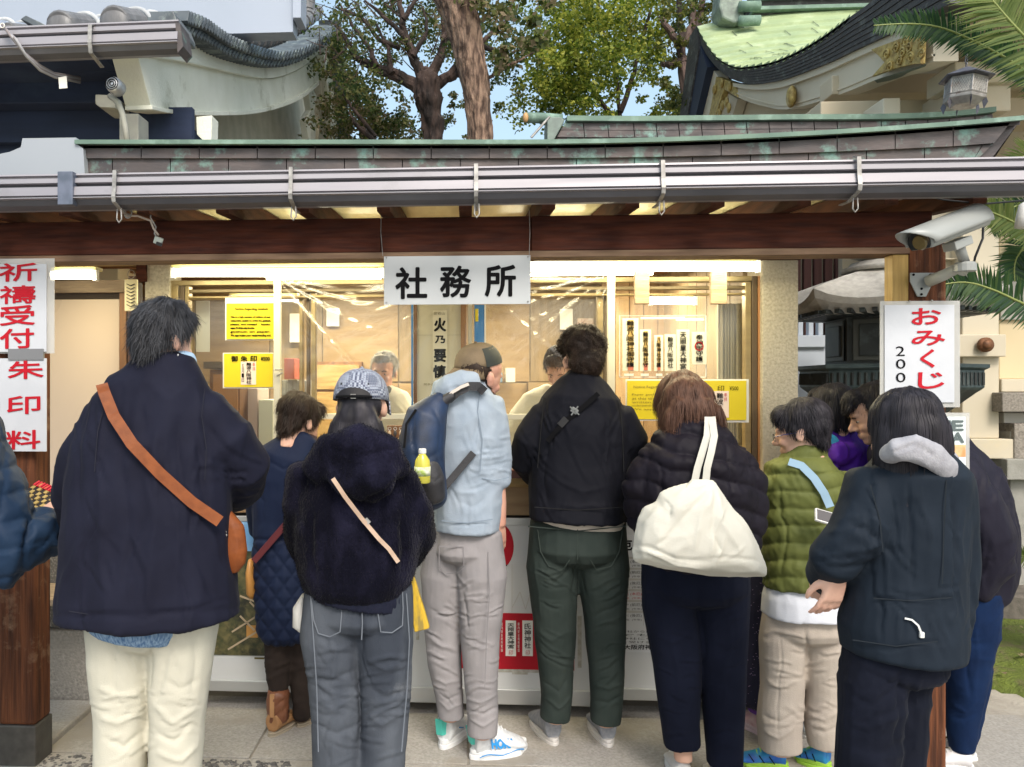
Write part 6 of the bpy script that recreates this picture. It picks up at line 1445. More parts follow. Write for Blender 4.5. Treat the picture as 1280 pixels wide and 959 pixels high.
for (u, v, dy) in ((352,912,0),(384,896,.05)):
    a = at(u-4, v, Y+dy); o = shoe(p, (a.x-.02, 3.31+dy*2, 0), (a.x+.05, 3.53+dy*2, 0), M('boot_tan', (.40,.21,.09), (.32,.16,.065), .55, ns=14, bump=.1, bs=100), .022, h=.095, w=.048, solem=M('boot_sole', (.32,.27,.2), rough=.7))
    q = MB(); loft(q, [((Vector((a.x, 3.37+dy*2, z))), r, r*1.1) for z, r in ((.06,.045),(.10,.047),(.15,.050),(.18,.048))], 16); me = fuse(q, .007, 2); me.name = 'boot_shaft'; me.materials.clear(); sculpt(me, wr=((3,(20,20,50),'r'),)); link('boot_shaft', me, M('boot_brown', (.20,.075,.035), (.14,.05,.025), .4, ns=10), o, True)
    MB().bar((a.x-.012, 3.315+dy*2, .09), (a.x-.012, 3.318+dy*2, .19), .02, .006, up=(0,-1,0)).build('pull_tab', MATS['boot_tan'], o)
MB().bar(at(362,650,Y-.13), at(317,702,Y-.12), .028, .006, up=(0,-1,0)).build('bag_strap', M('wine_strap', (.10,.015,.02), rough=.5), p, bev=.002)
q = MB(); loft(q, [(at(314,700,Y-.03),.012,.03), (at(314,715,Y-.03),.022,.05), (at(315,740,Y-.03),.022,.05), (at(316,746,Y-.03),.014,.03)], 14); q.build('hand_bag', M('mustard_leather', (.42,.20,.05), rough=.45), p, smooth=True)
# ---------------------------------------------------------------- 3. woman in houndstooth cap and fur jacket
Y = 2.42
p = person(Y, 450, 'long haired woman in checked cap, dark velvety fur jacket and grey jeans seen from behind')
fur = M('velvet_fur', (.003,.003,.008), (.015,.0145,.032), .9, ns=7, st=(1.6,1.6,.8), bump=.8, bs=90, sheen=.05, lo=.45, hi=.75, spec=.08, bd=.01)
jean = M('grey_denim', (.038,.045,.060), (.105,.118,.14), .88, ns=4.5, st=(1.3,1.3,.6), bump=.4, bs=380, spec=.15, bd=.003, lo=.35, hi=.68, wk=(7,.5,(1,1,.9)), col3=(.15,.16,.18), ns3=3, amt3=.15)
torso = S(Y, (450,556,0,42,.9), (448,575,0,62,.72), (447,600,0,72,.65), (447,640,0,82,.65), (446,680,0,80,.68), (446,712,0,75,.75), (447,729,0,70,.82))
armL = S(Y, (386,592,0,26), (376,632,0,24), (376,672,.05,23), (388,700,.16,20), (405,705,.28,16)); armR = S(Y, (498,602,0,25), (516,638,0,25), (521,668,.05,25), (510,692,.16,21), (490,698,.28,16))
hood = S(Y, (392,590,-.09,20,.8), (412,566,-.12,26,.8), (450,556,-.14,30,.7), (484,566,-.12,24,.8), (498,592,-.09,18,.8))
hood2 = S(Y, (425,575,-.13,30,.5), (450,600,-.16,34,.45), (454,622,-.13,20,.5)); hood3 = S(Y, (478,575,-.13,30,.5), (460,600,-.16,34,.45), (454,618,-.13,20,.5))
legL = S(Y, (420,738,0,40,.95), (413,800,0,39), (416,850,0,33), (420,900,0,30), (422,960,0,31), (424,1075,0,32)); legR = S(Y, (476,736,0,40,.95), (481,800,0,37), (483,850,0,32), (482,900,0,29), (478,960,0,29), (474,1075,0,30))
hm = headmat(453, 512, Y, -6, 14, 0, .97)
body(p, skin, [torso, armL, armR, legL, legR], lambda mb: (head(mb, hm, .13, .046), hand(mb, at(405,705,Y+.28), (.5,.8,0), (0,0,1), .85, .6), hand(mb, at(490,698,Y+.28), (-.4,.8,0), (0,0,1), .85, .6, -1)), .010)
jo, jbv = soft('fur_jacket', fur, p, [torso, armL, armR, hood, hood2, hood3], voxel=.009, smooth=4, seed=41, wr=((7,(8,8,6),'f'),(3,(22,22,18),'f')),
  folds=[([(400,590),(425,612),(455,632),(480,615),(508,590)],4,-14), ([(400,560),(450,572),(505,560)],4,-8), ([(396,640),(392,690),(398,725)],6,-14), ([(500,640),(503,690),(500,715)],6,-14), ([(420,650),(430,690),(440,720)],9,7), ([(460,660),(470,700),(480,725)],8,-6), ([(372,620),(380,650),(392,668)],6,-7)])
V, N = VN(jo.data); q = org(jo); mb = MB(); rnd = random.Random(5)
for k in range(15000):                        # short pile
    i = rnd.randrange(len(V)); v = Vector(V[i]) + q; nn = Vector(N[i]); d = (nn + Vector((rnd.gauss(0,.5), rnd.gauss(0,.5), rnd.gauss(-.5,.5)))).normalized()*rnd.uniform(.004,.009); s_ = d.cross(Vector((rnd.random(),rnd.random(),rnd.random()))).normalized()*.0009
    mb.add([v+s_, v-s_, v+d], [(0,1,2)])
mb.build('fur_pile', fur, p, kind='stuff', fix=False)
soft('rib_hem', fab('navy_rib', (.010,.012,.025), (.014,.016,.032), .8), p, [S(Y, (450,715,0,58,.76), (449,726,0,63,.78), (448,738,0,65,.78), (446,751,0,63,.78))], voxel=.007, smooth=2, flat=(0,), puff=lambda U,Vv,P,N: .0022*np.sin(U*1.3))
soft('jeans', jean, p, [legL, legR, S(Y, (449,738,0,56,.7), (449,770,0,61,.75))], voxel=.0065, smooth=2, seed=51, flat=(0,1), wr=((5,(5,5,3),'f'),(2,(9,9,9),'f')),
  folds=creases(388,446,800,955,16,8,50,3,6) + creases(455,508,800,955,16,-8,50,3,6) + creases(395,505,800,950,8,80,60,3,5) + [([(452,750),(453,790),(450,820)],5,-10), ([(395,800),(420,812),(446,800)],6,5), ([(385,840),(410,852),(446,838)],6,-8), ([(390,870),(415,884),(446,868)],6,8), ([(392,905),(420,916),(446,902)],5,-6), ([(455,820),(480,835),(510,820)],6,6), ([(456,860),(482,874),(508,858)],6,-7), ([(458,893),(480,905),(506,890)],5,7), ([(430,820),(440,870),(438,930)],7,6), ([(500,790),(495,830),(490,870)],7,-5)])
stm = M('stitch', (.11,.125,.15), rough=.8); jb = BVHTree.FromObject([o for o in p.children if o.name.startswith('jeans')][0], bpy.context.evaluated_depsgraph_get())
class OffBV:
    def __init__(s, o): 
        V, N = VN(o.data); q = org(o); s.b = BVHTree.FromPolygons([Vector(v)+q for v in V], [tuple(f.vertices) for f in o.data.polygons])
    def ray_cast(s, a, b): return s.b.ray_cast(a, b)
jo2 = [o for o in p.children if o.name.startswith('jeans')][0]; bj = OffBV(jo2)
for path in ([(389,748),(392,775),(398,792),(412,796),(425,790),(427,768),(427,745)], [(470,740),(473,770),(476,790),(490,791),(503,782),(504,760),(503,736)], [(452,746),(453,780),(452,800)], [(388,745),(392,800),(396,860),(398,940)], [(508,742),(512,800),(509,860),(502,940)]): band('stitching', bj, path, 1.4, stm, p, .0012, .002, Y, 5)
capm = M('houndstooth', (.34,.37,.43), (.055,.065,.11), .85, ns=150, kind='check', lo=.45, hi=.55)
def capshell(mt, m, nm, parent, front=True, rr=(.092,.112,.098), zc_=.030, brim=True, brimm=None, zlow=.0):
    mb = MB(); n = 26; rows = []
    for i in range(9):
        a = pi/2*i/8; z = zlow + (rr[2])*sin(a); k = cos(a)**.75 if i < 8 else .02
        rows.append([mt @ Vector((rr[0]*k*cos(2*pi*j/n), -.008+rr[1]*k*sin(2*pi*j/n), zc_+z)) for j in range(n)])
    mb.add([v for r in rows for v in r], [(i*n+j, i*n+(j+1) % n, (i+1)*n+(j+1) % n, (i+1)*n+j) for i in range(8) for j in range(n)]+[tuple(range(8*n, 9*n))])
    o = mb.build(nm, m, parent, smooth=True); sf = o.modifiers.new('s','SOLIDIFY'); sf.thickness = .004
    mb = MB(); mb.ball(mt @ Vector((0,-.008,zc_+rr[2]+zlow+.001)), .007, 10, 6); mb.build('cap_button', m, o, smooth=True)
    if brim:
        vs = []; 
        for i in range(3):
            for j in range(13):
                a = pi*(.14+.72*j/12); e = .0 if i == 0 else (.5 if i == 1 else 1.)
                x_ = rr[0]*cos(a)*(1+.05*e); y_ = -.008+rr[1]*sin(a)*.95 + .07*e*sin((a-pi*.14)/(.72)*1.0)**.6 if 0 else -.008+rr[1]*sin(a)*.95+.075*e*max(0,sin(pi*j/12))**.5
                vs.append(mt @ Vector((x_, y_, zc_+zlow+.004-.012*e-.02*abs(cos(a))*e*2)))
        b = MB(); b.add(vs, [(i*13+j, i*13+j+1, (i+1)*13+j+1, (i+1)*13+j) for i in range(2) for j in range(12)]); br_ = b.build('brim', brimm or m, o, smooth=True, fix=False); sb = br_.modifiers.new('s','SOLIDIFY'); sb.thickness = .004
    return o
ch = headmat(452, 508, Y, -6, 6, 0, .97)
me = hairblob(hm, [((0,-.03,.01),(.076,.084,.060)), ((0,-.07,-.03),(.070,.045,.07)), ((-.045,-.075,-.10),(.040,.030,.09)), ((.04,-.078,-.10),(.045,.030,.09)), ((.0,-.085,-.12),(.07,.028,.08)), ((.06,-.06,-.12),(.034,.03,.09)), ((-.065,-.06,-.13),(.03,.03,.08)), ((.085,-.06,-.16),(.02,.025,.06))], amp=4, fr=(40,40,6), seed=8)
hair(p, hBlack, hm, me, 2600, .14, 'long', (0,-.02,.13), .1, 1.6, 0, .0017, 8, .12, zmax=at(450,524,Y).z)
cp = capshell(ch, capm, 'cap', p, zlow=-.012, rr=(.091,.110,.104))
mb = MB()
for k in range(14):
    a = pi*(1.5) + radians(-34+k*68/13); mb.v.append(ch @ Vector((.0935*cos(a), -.008+.113*sin(a), .018))); mb.v.append(ch @ Vector((.0920*cos(a), -.008+.1115*sin(a), .018+.030*(max(0,1-((k-6.5)/7)**2))**.5+.002)))
for k in range(13): mb.f.append((2*k, 2*k+2, 2*k+3, 2*k+1))
o = mb.build('cap_opening', M('opening_dark', (.012,.01,.012), rough=.6), cp, fix=False); sf = o.modifiers.new('s','SOLIDIFY'); sf.thickness = .003; sf.offset = 1
MB().tube([ch @ Vector((.097*cos(pi*1.5+radians(a)), -.008+.117*sin(pi*1.5+radians(a)), .022)) for a in range(-36, 37, 6)], .0045, 6).build('strap', cInk, cp)
MB().cbox(ch @ Vector((.003,-.122,.022)), (.016,.005,.014)).build('buckle', cBrk, cp)
for s_ in (-1, 1): 
    mb = MB(); hball(mb, ch, (s_*.044,-.094,.064), (.0035,.003,.0035)); mb.build('eyelet', cInk, cp)
band('bag_strap', jbv, [(416,598),(432,622),(452,648),(474,674),(486,686),(498,703)], 5.5, M('beige_strap', (.50,.36,.27), (.4,.28,.2), .5, ns=20), p, .004, .010, Y)
MB().cbox(hit(jbv, 459,652,.016) or at(459,652,Y-.15), (.018,.008,.02), (0,.8,0)).build('strap_buckle', cBrk, p)
# yellow patterned cloth bag and white bag at her hips
q = MB(); q.prism([at(506,716,Y+.05), at(514,711,Y+.05), at(537,786,Y+.05), at(518,791,Y+.05)], (0,.03,0)); q.build('yellow_cloth', M('yellow_cloth_pattern', (.62,.40,.03), (.30,.22,.05), .6, ns=60, st=(1,1,.25), lo=.45, hi=.6), p, bev=.004)
q = MB(); loft(q, [(at(380,745,Y+.08),.01,.03), (at(376,760,Y+.08),.025,.04), (at(377,780,Y+.08),.03,.04), (at(382,786,Y+.08),.02,.03)], 14); q.build('white_pouch', M('white_pouch', (.72,.72,.70), rough=.6), p, smooth=True)
for u in (424, 474): a = at(u, 1080, Y); shoe(p, (a.x, Y-.08, 0), (a.x, Y+.17, 0), cWhiteP, .03)
# ---------------------------------------------------------------- 4. man in pale blue hoodie with backpack
Y = 3.16
p = person(Y, 592, 'bearded man in pale blue hoodie, grey trousers and white sneakers with navy backpack')
hod = fab('pale_blue_hoodie', (.34,.40,.475), (.29,.35,.425), .88, .3, .25, 350, ns=12)
gry = fab('grey_trousers', (.30,.285,.295), (.25,.24,.25), .85, .1, .2, 400, ns=6)
torso = S(Y, (590,478,.02,26,1.0), (582,490,.0,42,.85), (580,515,0,50,.8), (583,560,0,50,.75), (585,600,0,45,.75), (584,640,0,42,.85), (584,662,0,39,.98))
armR = S(Y, (606,506,0,24), (614,540,0,22), (619,575,0,20), (620,603,0,17)); armRf = S(Y, (619,596,0,12.5), (622,630,0,11), (624,656,0,8.5))
armL = S(Y, (548,512,.02,20), (550,560,.12,17), (560,580,.25,14), (580,585,.36,11))
legL = S(Y+.06, (565,668,0,33,.85), (556,720,0,31), (553,780,0,24), (556,830,0,21), (562,870,0,18), (563,896,0,17)); legR = S(Y, (596,668,0,31,.9), (601,720,0,32), (600,790,0,25), (601,850,0,21), (603,895,0,19.5), (603,917,0,19))
hm = headmat(601, 471, Y, -52, 14, 8, 1.0)
def fn(mb): head(mb, hm, .12, .052); hand(mb, at(624,656,Y), (.05,.12,-1), (.75,-.65,.1), 1.0, .35, 1, .25)
body(p, skinR, [torso, [(a,b*1.39,c*1.39) for a,b,c in armRf], armR, armL, legL, legR], fn, .0055)
ho_, hbv = soft('hoodie', hod, p, flat=(0,), tubes=[torso, armR, armL, S(Y, (556,494,-.07,17,.9), (566,484,-.10,18,.9), (580,478,-.11,17,.8), (594,478,-.09,14,.8))], voxel=.007, smooth=3, seed=61, wr=((4,(7,7,6),'f'),(3,(14,14,10),'r')),
  folds=creases(560,615,520,650,9,75,60,3,5) + creases(600,638,545,604,8,0,32,2,5) + [([(600,590),(618,594),(636,588)],2.5,6), ([(600,580),(618,584),(637,578)],2.5,-5), ([(602,570),(618,574),(636,566)],2.5,6), ([(604,558),(618,562),(636,556)],2.5,-5), ([(604,546),(620,550),(634,544)],2.5,4), ([(596,500),(594,540),(600,590)],4,-8), ([(590,600),(588,630),(594,650)],6,6), ([(565,620),(585,630),(605,618)],6,-5), ([(550,655),(585,658),(618,650)],2,-6), ([(556,492),(572,486),(592,484)],3,-8), ([(560,600),(575,612),(600,612)],4,5)])
soft('trousers', gry, p, [legL, legR, S(Y, (583,655,0,33,.8), (583,690,0,38,.85))], voxel=.005, smooth=2, seed=71, flat=(0,1), wr=((4,(6,6,5),'f'),(1.5,(12,12,12),'f')),
  folds=creases(540,580,720,890,16,20,32,2.5,5) + creases(578,622,740,915,16,-15,36,2.5,5) + [([(580,735),(586,770),(590,790)],4,-9), ([(570,750),(600,745),(622,735)],4,6), ([(540,760),(560,772),(580,765)],4,-6), ([(578,805),(600,812),(620,800)],4,5), ([(580,870),(600,880),(620,866)],3,7), ([(582,888),(602,896),(622,884)],3,-7), ([(584,902),(602,908),(620,898)],2.5,7), ([(545,850),(560,858),(578,848)],3,6), ([(548,868),(562,876),(580,866)],3,-6), ([(550,880),(564,888),(580,880)],3,6), ([(540,800),(552,812),(570,810)],4,5)])
for path in ([(552,651),(584,654),(616,649)], [(602,598),(618,601),(636,597)], [(600,486),(597,515),(603,550),(600,590)]): band('seam', hbv, path, 1.1, M('hoodie_seam', (.20,.25,.31), rough=.9), p, .0012, .0015, Y, 6)
tq = OffBV([o for o in p.children if o.name.startswith('trousers')][0]); gst = M('grey_stitch', (.2,.19,.2), rough=.8)
for path in ([(549,683),(549,708),(557,718),(570,716),(580,708),(579,684),(549,683)], [(610,690),(612,740),(608,800),(606,860)]): band('stitching', tq, path, 1.2, gst, p, .0012, .0015, Y, 5)
for (h_, t_, lb) in (((546,928),(578,920),None), ((584,952),(652,948),None)):
    a = atz(h_[0]+(0), h_[1], 0); b = atz(t_[0], t_[1], 0)
    if h_[0] == 546: a = Vector((at(553,900,3.28).x, 3.24, 0)); b = a + Vector((.10,.245,0))
    else: a = Vector((at(588,900,3.16).x, 3.17, 0)); b = a + Vector((.235,.10,0))
    teal = M('teal_foam', (.08,.55,.46), rough=.5); cb = M('logo_blue', (.01,.25,.62), rough=.5)
    o = shoe(p, a, b, M('white_knit', (.70,.72,.74), (.60,.62,.64), .6, ns=80, bump=.2, bs=200), .045, h=.135, w=.055, solem=M('white_sole', (.76,.77,.78), rough=.5))
    d = (b-a).normalized(); x = Vector((d.y,-d.x,0)); mb = MB(); mb.prism([a+d*.002+Vector((0,0,.06)), a+d*.04+Vector((0,0,.065))+x*.03, a+d*.035+Vector((0,0,.125))+x*.026, a-d*.012+Vector((0,0,.135))], -x*.03+d*.001); mb.build('heel_tab', teal, o, bev=.004)
    if h_[0] != 546:
        ux = x if x.y < 0 else -x
        def pf(u_, v_, Y_): return a + d*(.070+.11*u_) + ux*(.057+.002*sin(u_*3)-.012*v_-.006*u_) + Vector((0,0,.058+.036*v_-.014*u_))
        V_, F__ = glyph('HOKA', .06); mb = MB(); mb.add([pf(xx, yy, 0)+ux*.003 for xx, yy in V_], F__); mb.build('lettering', cb, o, fix=False)
        MB().tube([a+d*(.02+.2*t)+ux*(.050+.002*sin(t*3))+Vector((0,0,.028+.006*sin(t*9))) for t in [k/12 for k in range(13)]], .0022, 5).build('sole_line', cb, o)
    else: MB().tube([a+d*(.08+.05*t)-x*(-.046)+Vector((0,0,.075-.02*t)) for t in (0,.5,1)], .003, 5).build('side_mark', cb, o)
me = hairblob(hm, [((0,-.035,.02),(.078,.080,.06)), ((0,-.07,-.02),(.062,.03,.045))], amp=2, seed=5); hair(p, hDark, hm, me, 900, .018, 'short', (0,-.02,.14), .2, .5, 0, .0014, 3, .2)
mb = MB()
for b_ in (((0,.030,-.066),(.056,.058,.045)), ((0,.060,-.090),(.030,.028,.026)), ((.055,.0,-.045),(.012,.025,.035)), ((-.055,.0,-.045),(.012,.025,.035))): hball(mb, hm, *b_)
me = fuse(mb, .006, 2); sculpt(me, wr=((2,(60,60,40),'f'),)); hair(p, hairmat('beard_brown', (.05,.028,.018), (.12,.065,.04)), hm, me, 900, .014, 'short', (0,.05,.0), .5, .6, 0, .0013, 3, .3, name='beard')
ch = headmat(597, 466, Y, 128, 12, -4, 1.0)
cp = capshell(ch, M('khaki_cap', (.20,.145,.085), (.15,.11,.065), .8, ns=20, bump=.2, bs=200), 'cap', p, zlow=.0, rr=(.088,.104,.092), brimm=MATS.get('khaki_cap'))
cp2 = MB(); n = 12; vs = []
for i in range(8):
    a = pi/2*i/7; k = cos(a)**.75 if i < 7 else .03
    for j in range(n): bb = pi*(1.0+1.0*j/(n-1))-.25; vs.append(ch @ Vector((.0905*k*cos(bb), -.008+.1065*k*sin(bb), .030+.0905*sin(a))))
cp2.add(vs, [(i*n+j, i*n+j+1, (i+1)*n+j+1, (i+1)*n+j) for i in range(7) for j in range(n-1)]); cp2.build('mesh_panel', M('cap_mesh', (.02,.025,.022), rough=.7), cp, smooth=True, fix=False)
# backpack: a thing of its own, on his back
bk = thing('backpack', at(525,610,Y-.1), 'navy and black backpack on the back of the man in the pale blue hoodie', 'backpack')
bpn = M('navy_nylon', (.012,.032,.085), (.006,.014,.036), .55, ns=10, bump=.15, bs=200, spec=.5); bpb = M('black_nylon', (.018,.018,.022), (.03,.03,.035), .5, ns=20, bump=.2, bs=200)
YB_ = Y-.16
bo, bbv = soft('pack_body', bpn, bk, [S(YB_, (552,500,.02,12,1.1), (534,520,0,27,1.0), (526,560,0,30,1.2), (529,600,0,29,1.2), (541,628,0,20,1.1))], voxel=.008, smooth=3, wr=((4,(9,9,7),'f'),), folds=[([(520,520),(515,550),(520,590)],3,-8), ([(540,510),(548,540),(552,580)],3,-6), ([(510,560),(530,575),(555,560)],3,-5)], seed=8)
soft('side_pocket', bpb, bk, [S(YB_-.06, (532,580,0,17,1.), (538,603,0,19,1.), (546,624,0,12,1.))], voxel=.008, folds=[([(530,590),(545,600),(560,590)],2,-5)])
soft('top_flap', bpb, bk, [S(YB_-.02, (538,515,.02,7,1.0), (550,504,.02,8,1.0), (566,494,.02,6,1.0))], voxel=.008)
band('zip', bbv, [(505,560),(508,530),(520,512)], 3, cInk, bk, .003, .004, YB_)
band('shoulder_strap', hbv, [(560,500),(572,490),(586,483),(598,483),(606,490)], 11, bpb, bk, .012, .006, Y-.12); band('shoulder_strap', hbv, [(556,500),(566,490),(576,484),(586,480)], 4, M('strap_light', (.62,.56,.5), rough=.7), bk, .012, .016, Y-.12)
MB().bar(at(550,616,Y-.15), at(592,566,Y-.13), .028, .004, up=(0,-1,0)).build('lower_strap', bpb, bk, bev=.001)
MB().bar(at(551,606,Y-.155), at(557,613,Y-.155), .03, .008, up=(0,-1,0)).build('strap_slider', cBlack, bk, bev=.002)
bt = thing('drink_bottle', at(528,608,Y-.32), 'small plastic bottle of yellow drink with white cap in the backpack side pocket', 'bottle')
c = at(528,604,Y-.32); MB().lathe([(.026,0),(.03,.005),(.03,.06),(.027,.085),(.014,.105),(.012,.11)], c, 20).build('bottle_body', M('yellow_drink', (.75,.70,.10), rough=.15, trans=.3), bt, smooth=True)
MB().lathe([(.0305,.028),(.0305,.062)], c, 20).build('bottle_label', M('label_green', (.35,.48,.10), (.8,.8,.7), .4, ns=60), bt, smooth=True); MB().lathe([(.013,.109),(.0145,.111),(.0145,.125),(.012,.128)], c, 16).build('bottle_cap', cWhiteP, bt)
# ---------------------------------------------------------------- 5. curly haired man in black jacket, green trousers
Y = 3.28
p = person(Y, 725, 'curly haired man in black jacket and dark green trousers leaning to the counter')
blk = fab('black_jacket', (.0045,.005,.009), (.007,.0075,.012), .6, .25, .08, 400); grn = fab('green_trousers', (.031,.041,.037), (.022,.031,.028), .62, .15, .1, 400)
torso = S(Y, (728,474,.04,22,1.1), (727,484,.02,34,.9), (726,500,0,48,.78), (725,530,0,60,.7), (724,580,0,62,.68), (723,620,0,61,.75), (722,648,0,61,.86))
armL = S(Y, (684,520,0,21), (663,552,0,22), (657,572,.04,21), (668,590,.20,17), (672,592,.32,13)); armR = S(Y, (772,520,0,21), (787,552,0,22), (790,580,.05,20), (778,596,.2,16), (772,594,.32,13))
legL = S(Y, (696,655,0,33,.9), (690,710,0,33), (693,770,0,27), (695,830,0,23), (696,870,0,20), (694,898,0,18.5)); legR = S(Y, (748,655,0,33,.9), (753,710,0,33), (756,770,0,26), (758,830,0,23), (758,875,0,20), (757,902,0,18.5))
hm = headmat(727, 454, Y+.03, 10, 14, 0, 1.0)
body(p, skin, [torso, armL, armR, legL, legR], lambda mb: (head(mb, hm, .12, .05), hand(mb, at(672,592,Y+.32), (.2,.9,0), (0,0,1), .95, .6), hand(mb, at(772,594,Y+.32), (-.2,.9,0), (0,0,1), .95, .6, -1)), .010)
jo, jbv = soft('jacket', blk, p, [torso, armL, armR], voxel=.007, smooth=2, seed=81, flat=(0,), wr=((3,(6,6,5),'f'),(3,(10,10,7),'r')), folds=creases(672,780,520,640,16,78,70,3,5,20) + creases(645,670,530,590,5,60,30,2.5,5) + creases(785,803,530,590,5,-60,30,2.5,5) + [([(690,540),(685,590),(680,640)],5,-8), ([(665,560),(680,572),(690,565)],3,-6), ([(760,530),(768,580),(775,630)],5,-8), ([(700,600),(725,615),(760,605)],6,5), ([(690,630),(722,636),(765,632)],3,5), ([(785,530),(795,550),(798,575)],4,-5), ([(700,500),(725,508),(755,500)],4,4), ([(706,620),(700,640),(698,650)],3,5), ([(750,600),(764,625),(770,645)],4,6)])
for path in ([(680,496),(676,540),(672,585)], [(775,496),(778,540),(780,590)], [(668,634),(722,638),(778,634)]): band('seam', jbv, path, 1.0, M('black_seam', (.002,.002,.003), rough=.9), p, .0012, .0015, Y, 6)
soft('shirt_hem', fab('pale_shirt', (.55,.5,.44), (.5,.45,.4)), p, [S(Y, (724,643,0,56,.76), (723,652,0,56,.76))], voxel=.008)
band('sling_strap', jbv, [(748,492),(730,508),(712,522),(694,540),(684,552)], 6, M('sling_black', (.004,.004,.005), rough=.8, spec=.1), p, .003, .004, Y); c = hit(jbv, 718, 514, .012) or at(718,514,Y-.15)
o = MB().cbox(c, (.030,.008,.022), (0,.6,0)).build('strap_clip', M('clip_grey', (.16,.17,.17), rough=.35), p, bev=.003); MB().bar(c+Vector((-.018,-.004,.016)), c+Vector((.018,-.004,-.016)), .006, .005).bar(c+Vector((-.014,-.004,-.018)), c+Vector((.014,-.004,.018)), .006, .005).build('clip_bars', MATS['clip_grey'], o)
MB().bar((hit(jbv,700,532,.01) or at(700,532,Y)), (hit(jbv,708,524,.01) or at(708,524,Y)), .026, .007, up=(0,-1,0)).build('strap_slider', cBlack, p)
soft('trousers', grn, p, [legL, legR, S(Y, (722,645,0,54,.72), (722,685,0,59,.8))], voxel=.0052, smooth=2, seed=91, flat=(0,1), wr=((4,(5,5,4),'f'),(1.5,(12,12,12),'f')),
  folds=creases(675,715,700,885,16,25,36,2.5,5) + creases(738,778,700,888,16,-25,36,2.5,5) + [([(722,690),(722,730),(720,755)],4,-10), ([(690,735),(708,720),(720,705)],4,-6), ([(736,742),(730,720),(724,705)],4,-6), ([(675,790),(695,800),(715,785)],4,5), ([(740,770),(758,764),(780,752)],4,-6), ([(742,782),(760,778),(778,766)],4,6), ([(676,850),(696,862),(712,845)],4,-6), ([(676,872),(696,882),(714,868)],3,7), ([(738,858),(758,866),(778,852)],3,7), ([(740,876),(758,884),(776,870)],3,-7), ([(665,690),(672,740),(680,780)],5,5)])
tq = OffBV([o for o in p.children if o.name.startswith('trousers')][0])
for path in ([(672,662),(676,690),(686,708),(704,712),(712,700)], [(738,700),(745,712),(764,708),(774,690),(778,664)], [(722,652),(722,700)], [(660,658),(722,664),(782,658)]): band('seam', tq, path, 1.2, M('seam_green', (.015,.025,.02), rough=.8), p, .0012, .001, Y, 5)
me = hairblob(hm, SHORT + [((0,-.02,.075),(.098,.10,.075)), ((0,-.07,.0),(.075,.05,.07))], amp=10, fr=(28,28,28), seed=6)
hair(p, hDark, hm, me, 3200, .036, 'wild', (0,-.03,.10), .7, .1, 1.0, .0014, 8, .5)
for (u, s_) in ((694,-1),(757,-.3)):
    a = at(u-4 if s_ < -.5 else u, 925, 3.33); o = shoe(p, (a.x+.01, 3.30 + (.0), 0), (a.x+.01+.06*s_, 3.57, 0), M('grey_shoe', (.20,.215,.25), (.28,.29,.31), .6, ns=60, bump=.2, bs=160), .035, h=.125, w=.052, solem=M('pale_sole', (.60,.58,.56), rough=.6))
# ---------------------------------------------------------------- 6. woman in black puffer with white tote
Y = 3.02
p = person(Y, 868, 'brown haired woman in dark puffer coat and navy trousers bending forward')
pf_ = fab('plum_puffer', (.008,.0065,.011), (.012,.010,.016), .42, .2, .05, 300, ); nvt = fab('navy_trousers', (.004,.0055,.014), (.006,.008,.019), .8, .2, .1, 400)
torso = S(Y, (868,534,.06,32,1.0), (868,550,.03,48,.85), (868,580,0,66,.75), (868,620,0,74,.72), (868,660,0,72,.72), (868,700,0,64,.75))
armL = S(Y, (822,578,0,24), (802,610,0,23), (804,645,.05,21), (818,655,.2,17), (825,655,.33,12)); armR = S(Y, (910,574,0,25), (932,605,0,24), (934,650,-.02,22), (926,690,-.04,19), (918,712,-.04,14))
legL = S(Y, (842,700,0,39,.95), (838,760,0,34), (846,830,0,28), (850,900,0,23), (853,932,0,22)); legR = S(Y, (893,700,0,40,.95), (899,760,0,34), (903,830,0,27), (905,900,0,23), (906,955,0,22))
hm = headmat(853, 508, Y+.08, 6, 42, 0, 1.0)
body(p, skin, [torso, armL, armR, legL, legR], lambda mb: (head(mb, hm, .12, .046), mb.tube([at(853,920,Y), at(854,950,Y)], .035, 12), hand(mb, at(918,716,Y-.02), (-.15,.1,-.6), (.5,-.8,.1), .85, .6, -1)), .0065)
def baff(sp, amp, ph=0, tilt=0.): return lambda U,Vv,P,N: amp*(np.abs(np.sin((Vv+tilt*(U-868)+8*fbm(np.stack([U*.02,Vv*.02,U*0],1),3,2)+ph)*pi/sp))**.5) - amp*.6
po, pbv = soft('puffer_coat', pf_, p, [torso, armL, armR, S(Y, (845,540,.06,18,1.0), (868,530,.02,20,1.), (892,536,.06,18,1.))], voxel=.007, smooth=2, seed=101, puff=baff(26, .014, 4, -.25), wr=((5,(10,10,12),'f'),(2,(22,22,26),'r')), folds=[([(905,555),(912,600),(912,650)],4,-10), ([(822,570),(825,610),(822,650)],4,-8)])
soft('trousers', nvt, p, [legL, legR, S(Y, (868,695,0,64,.75), (868,735,0,64,.75))], voxel=.0065, smooth=2, seed=111, flat=(0,1), wr=((4,(5,5,3),'f'),), folds=creases(815,870,740,925,10,20,40,3,4) + creases(880,925,740,950,10,-20,40,3,4) + [([(870,735),(878,780),(882,830)],5,-8), ([(820,790),(845,800),(872,785)],5,4), ([(885,800),(905,812),(926,796)],5,4), ([(836,740),(842,800),(848,880)],6,5), ([(905,760),(910,830),(908,900)],6,4)])
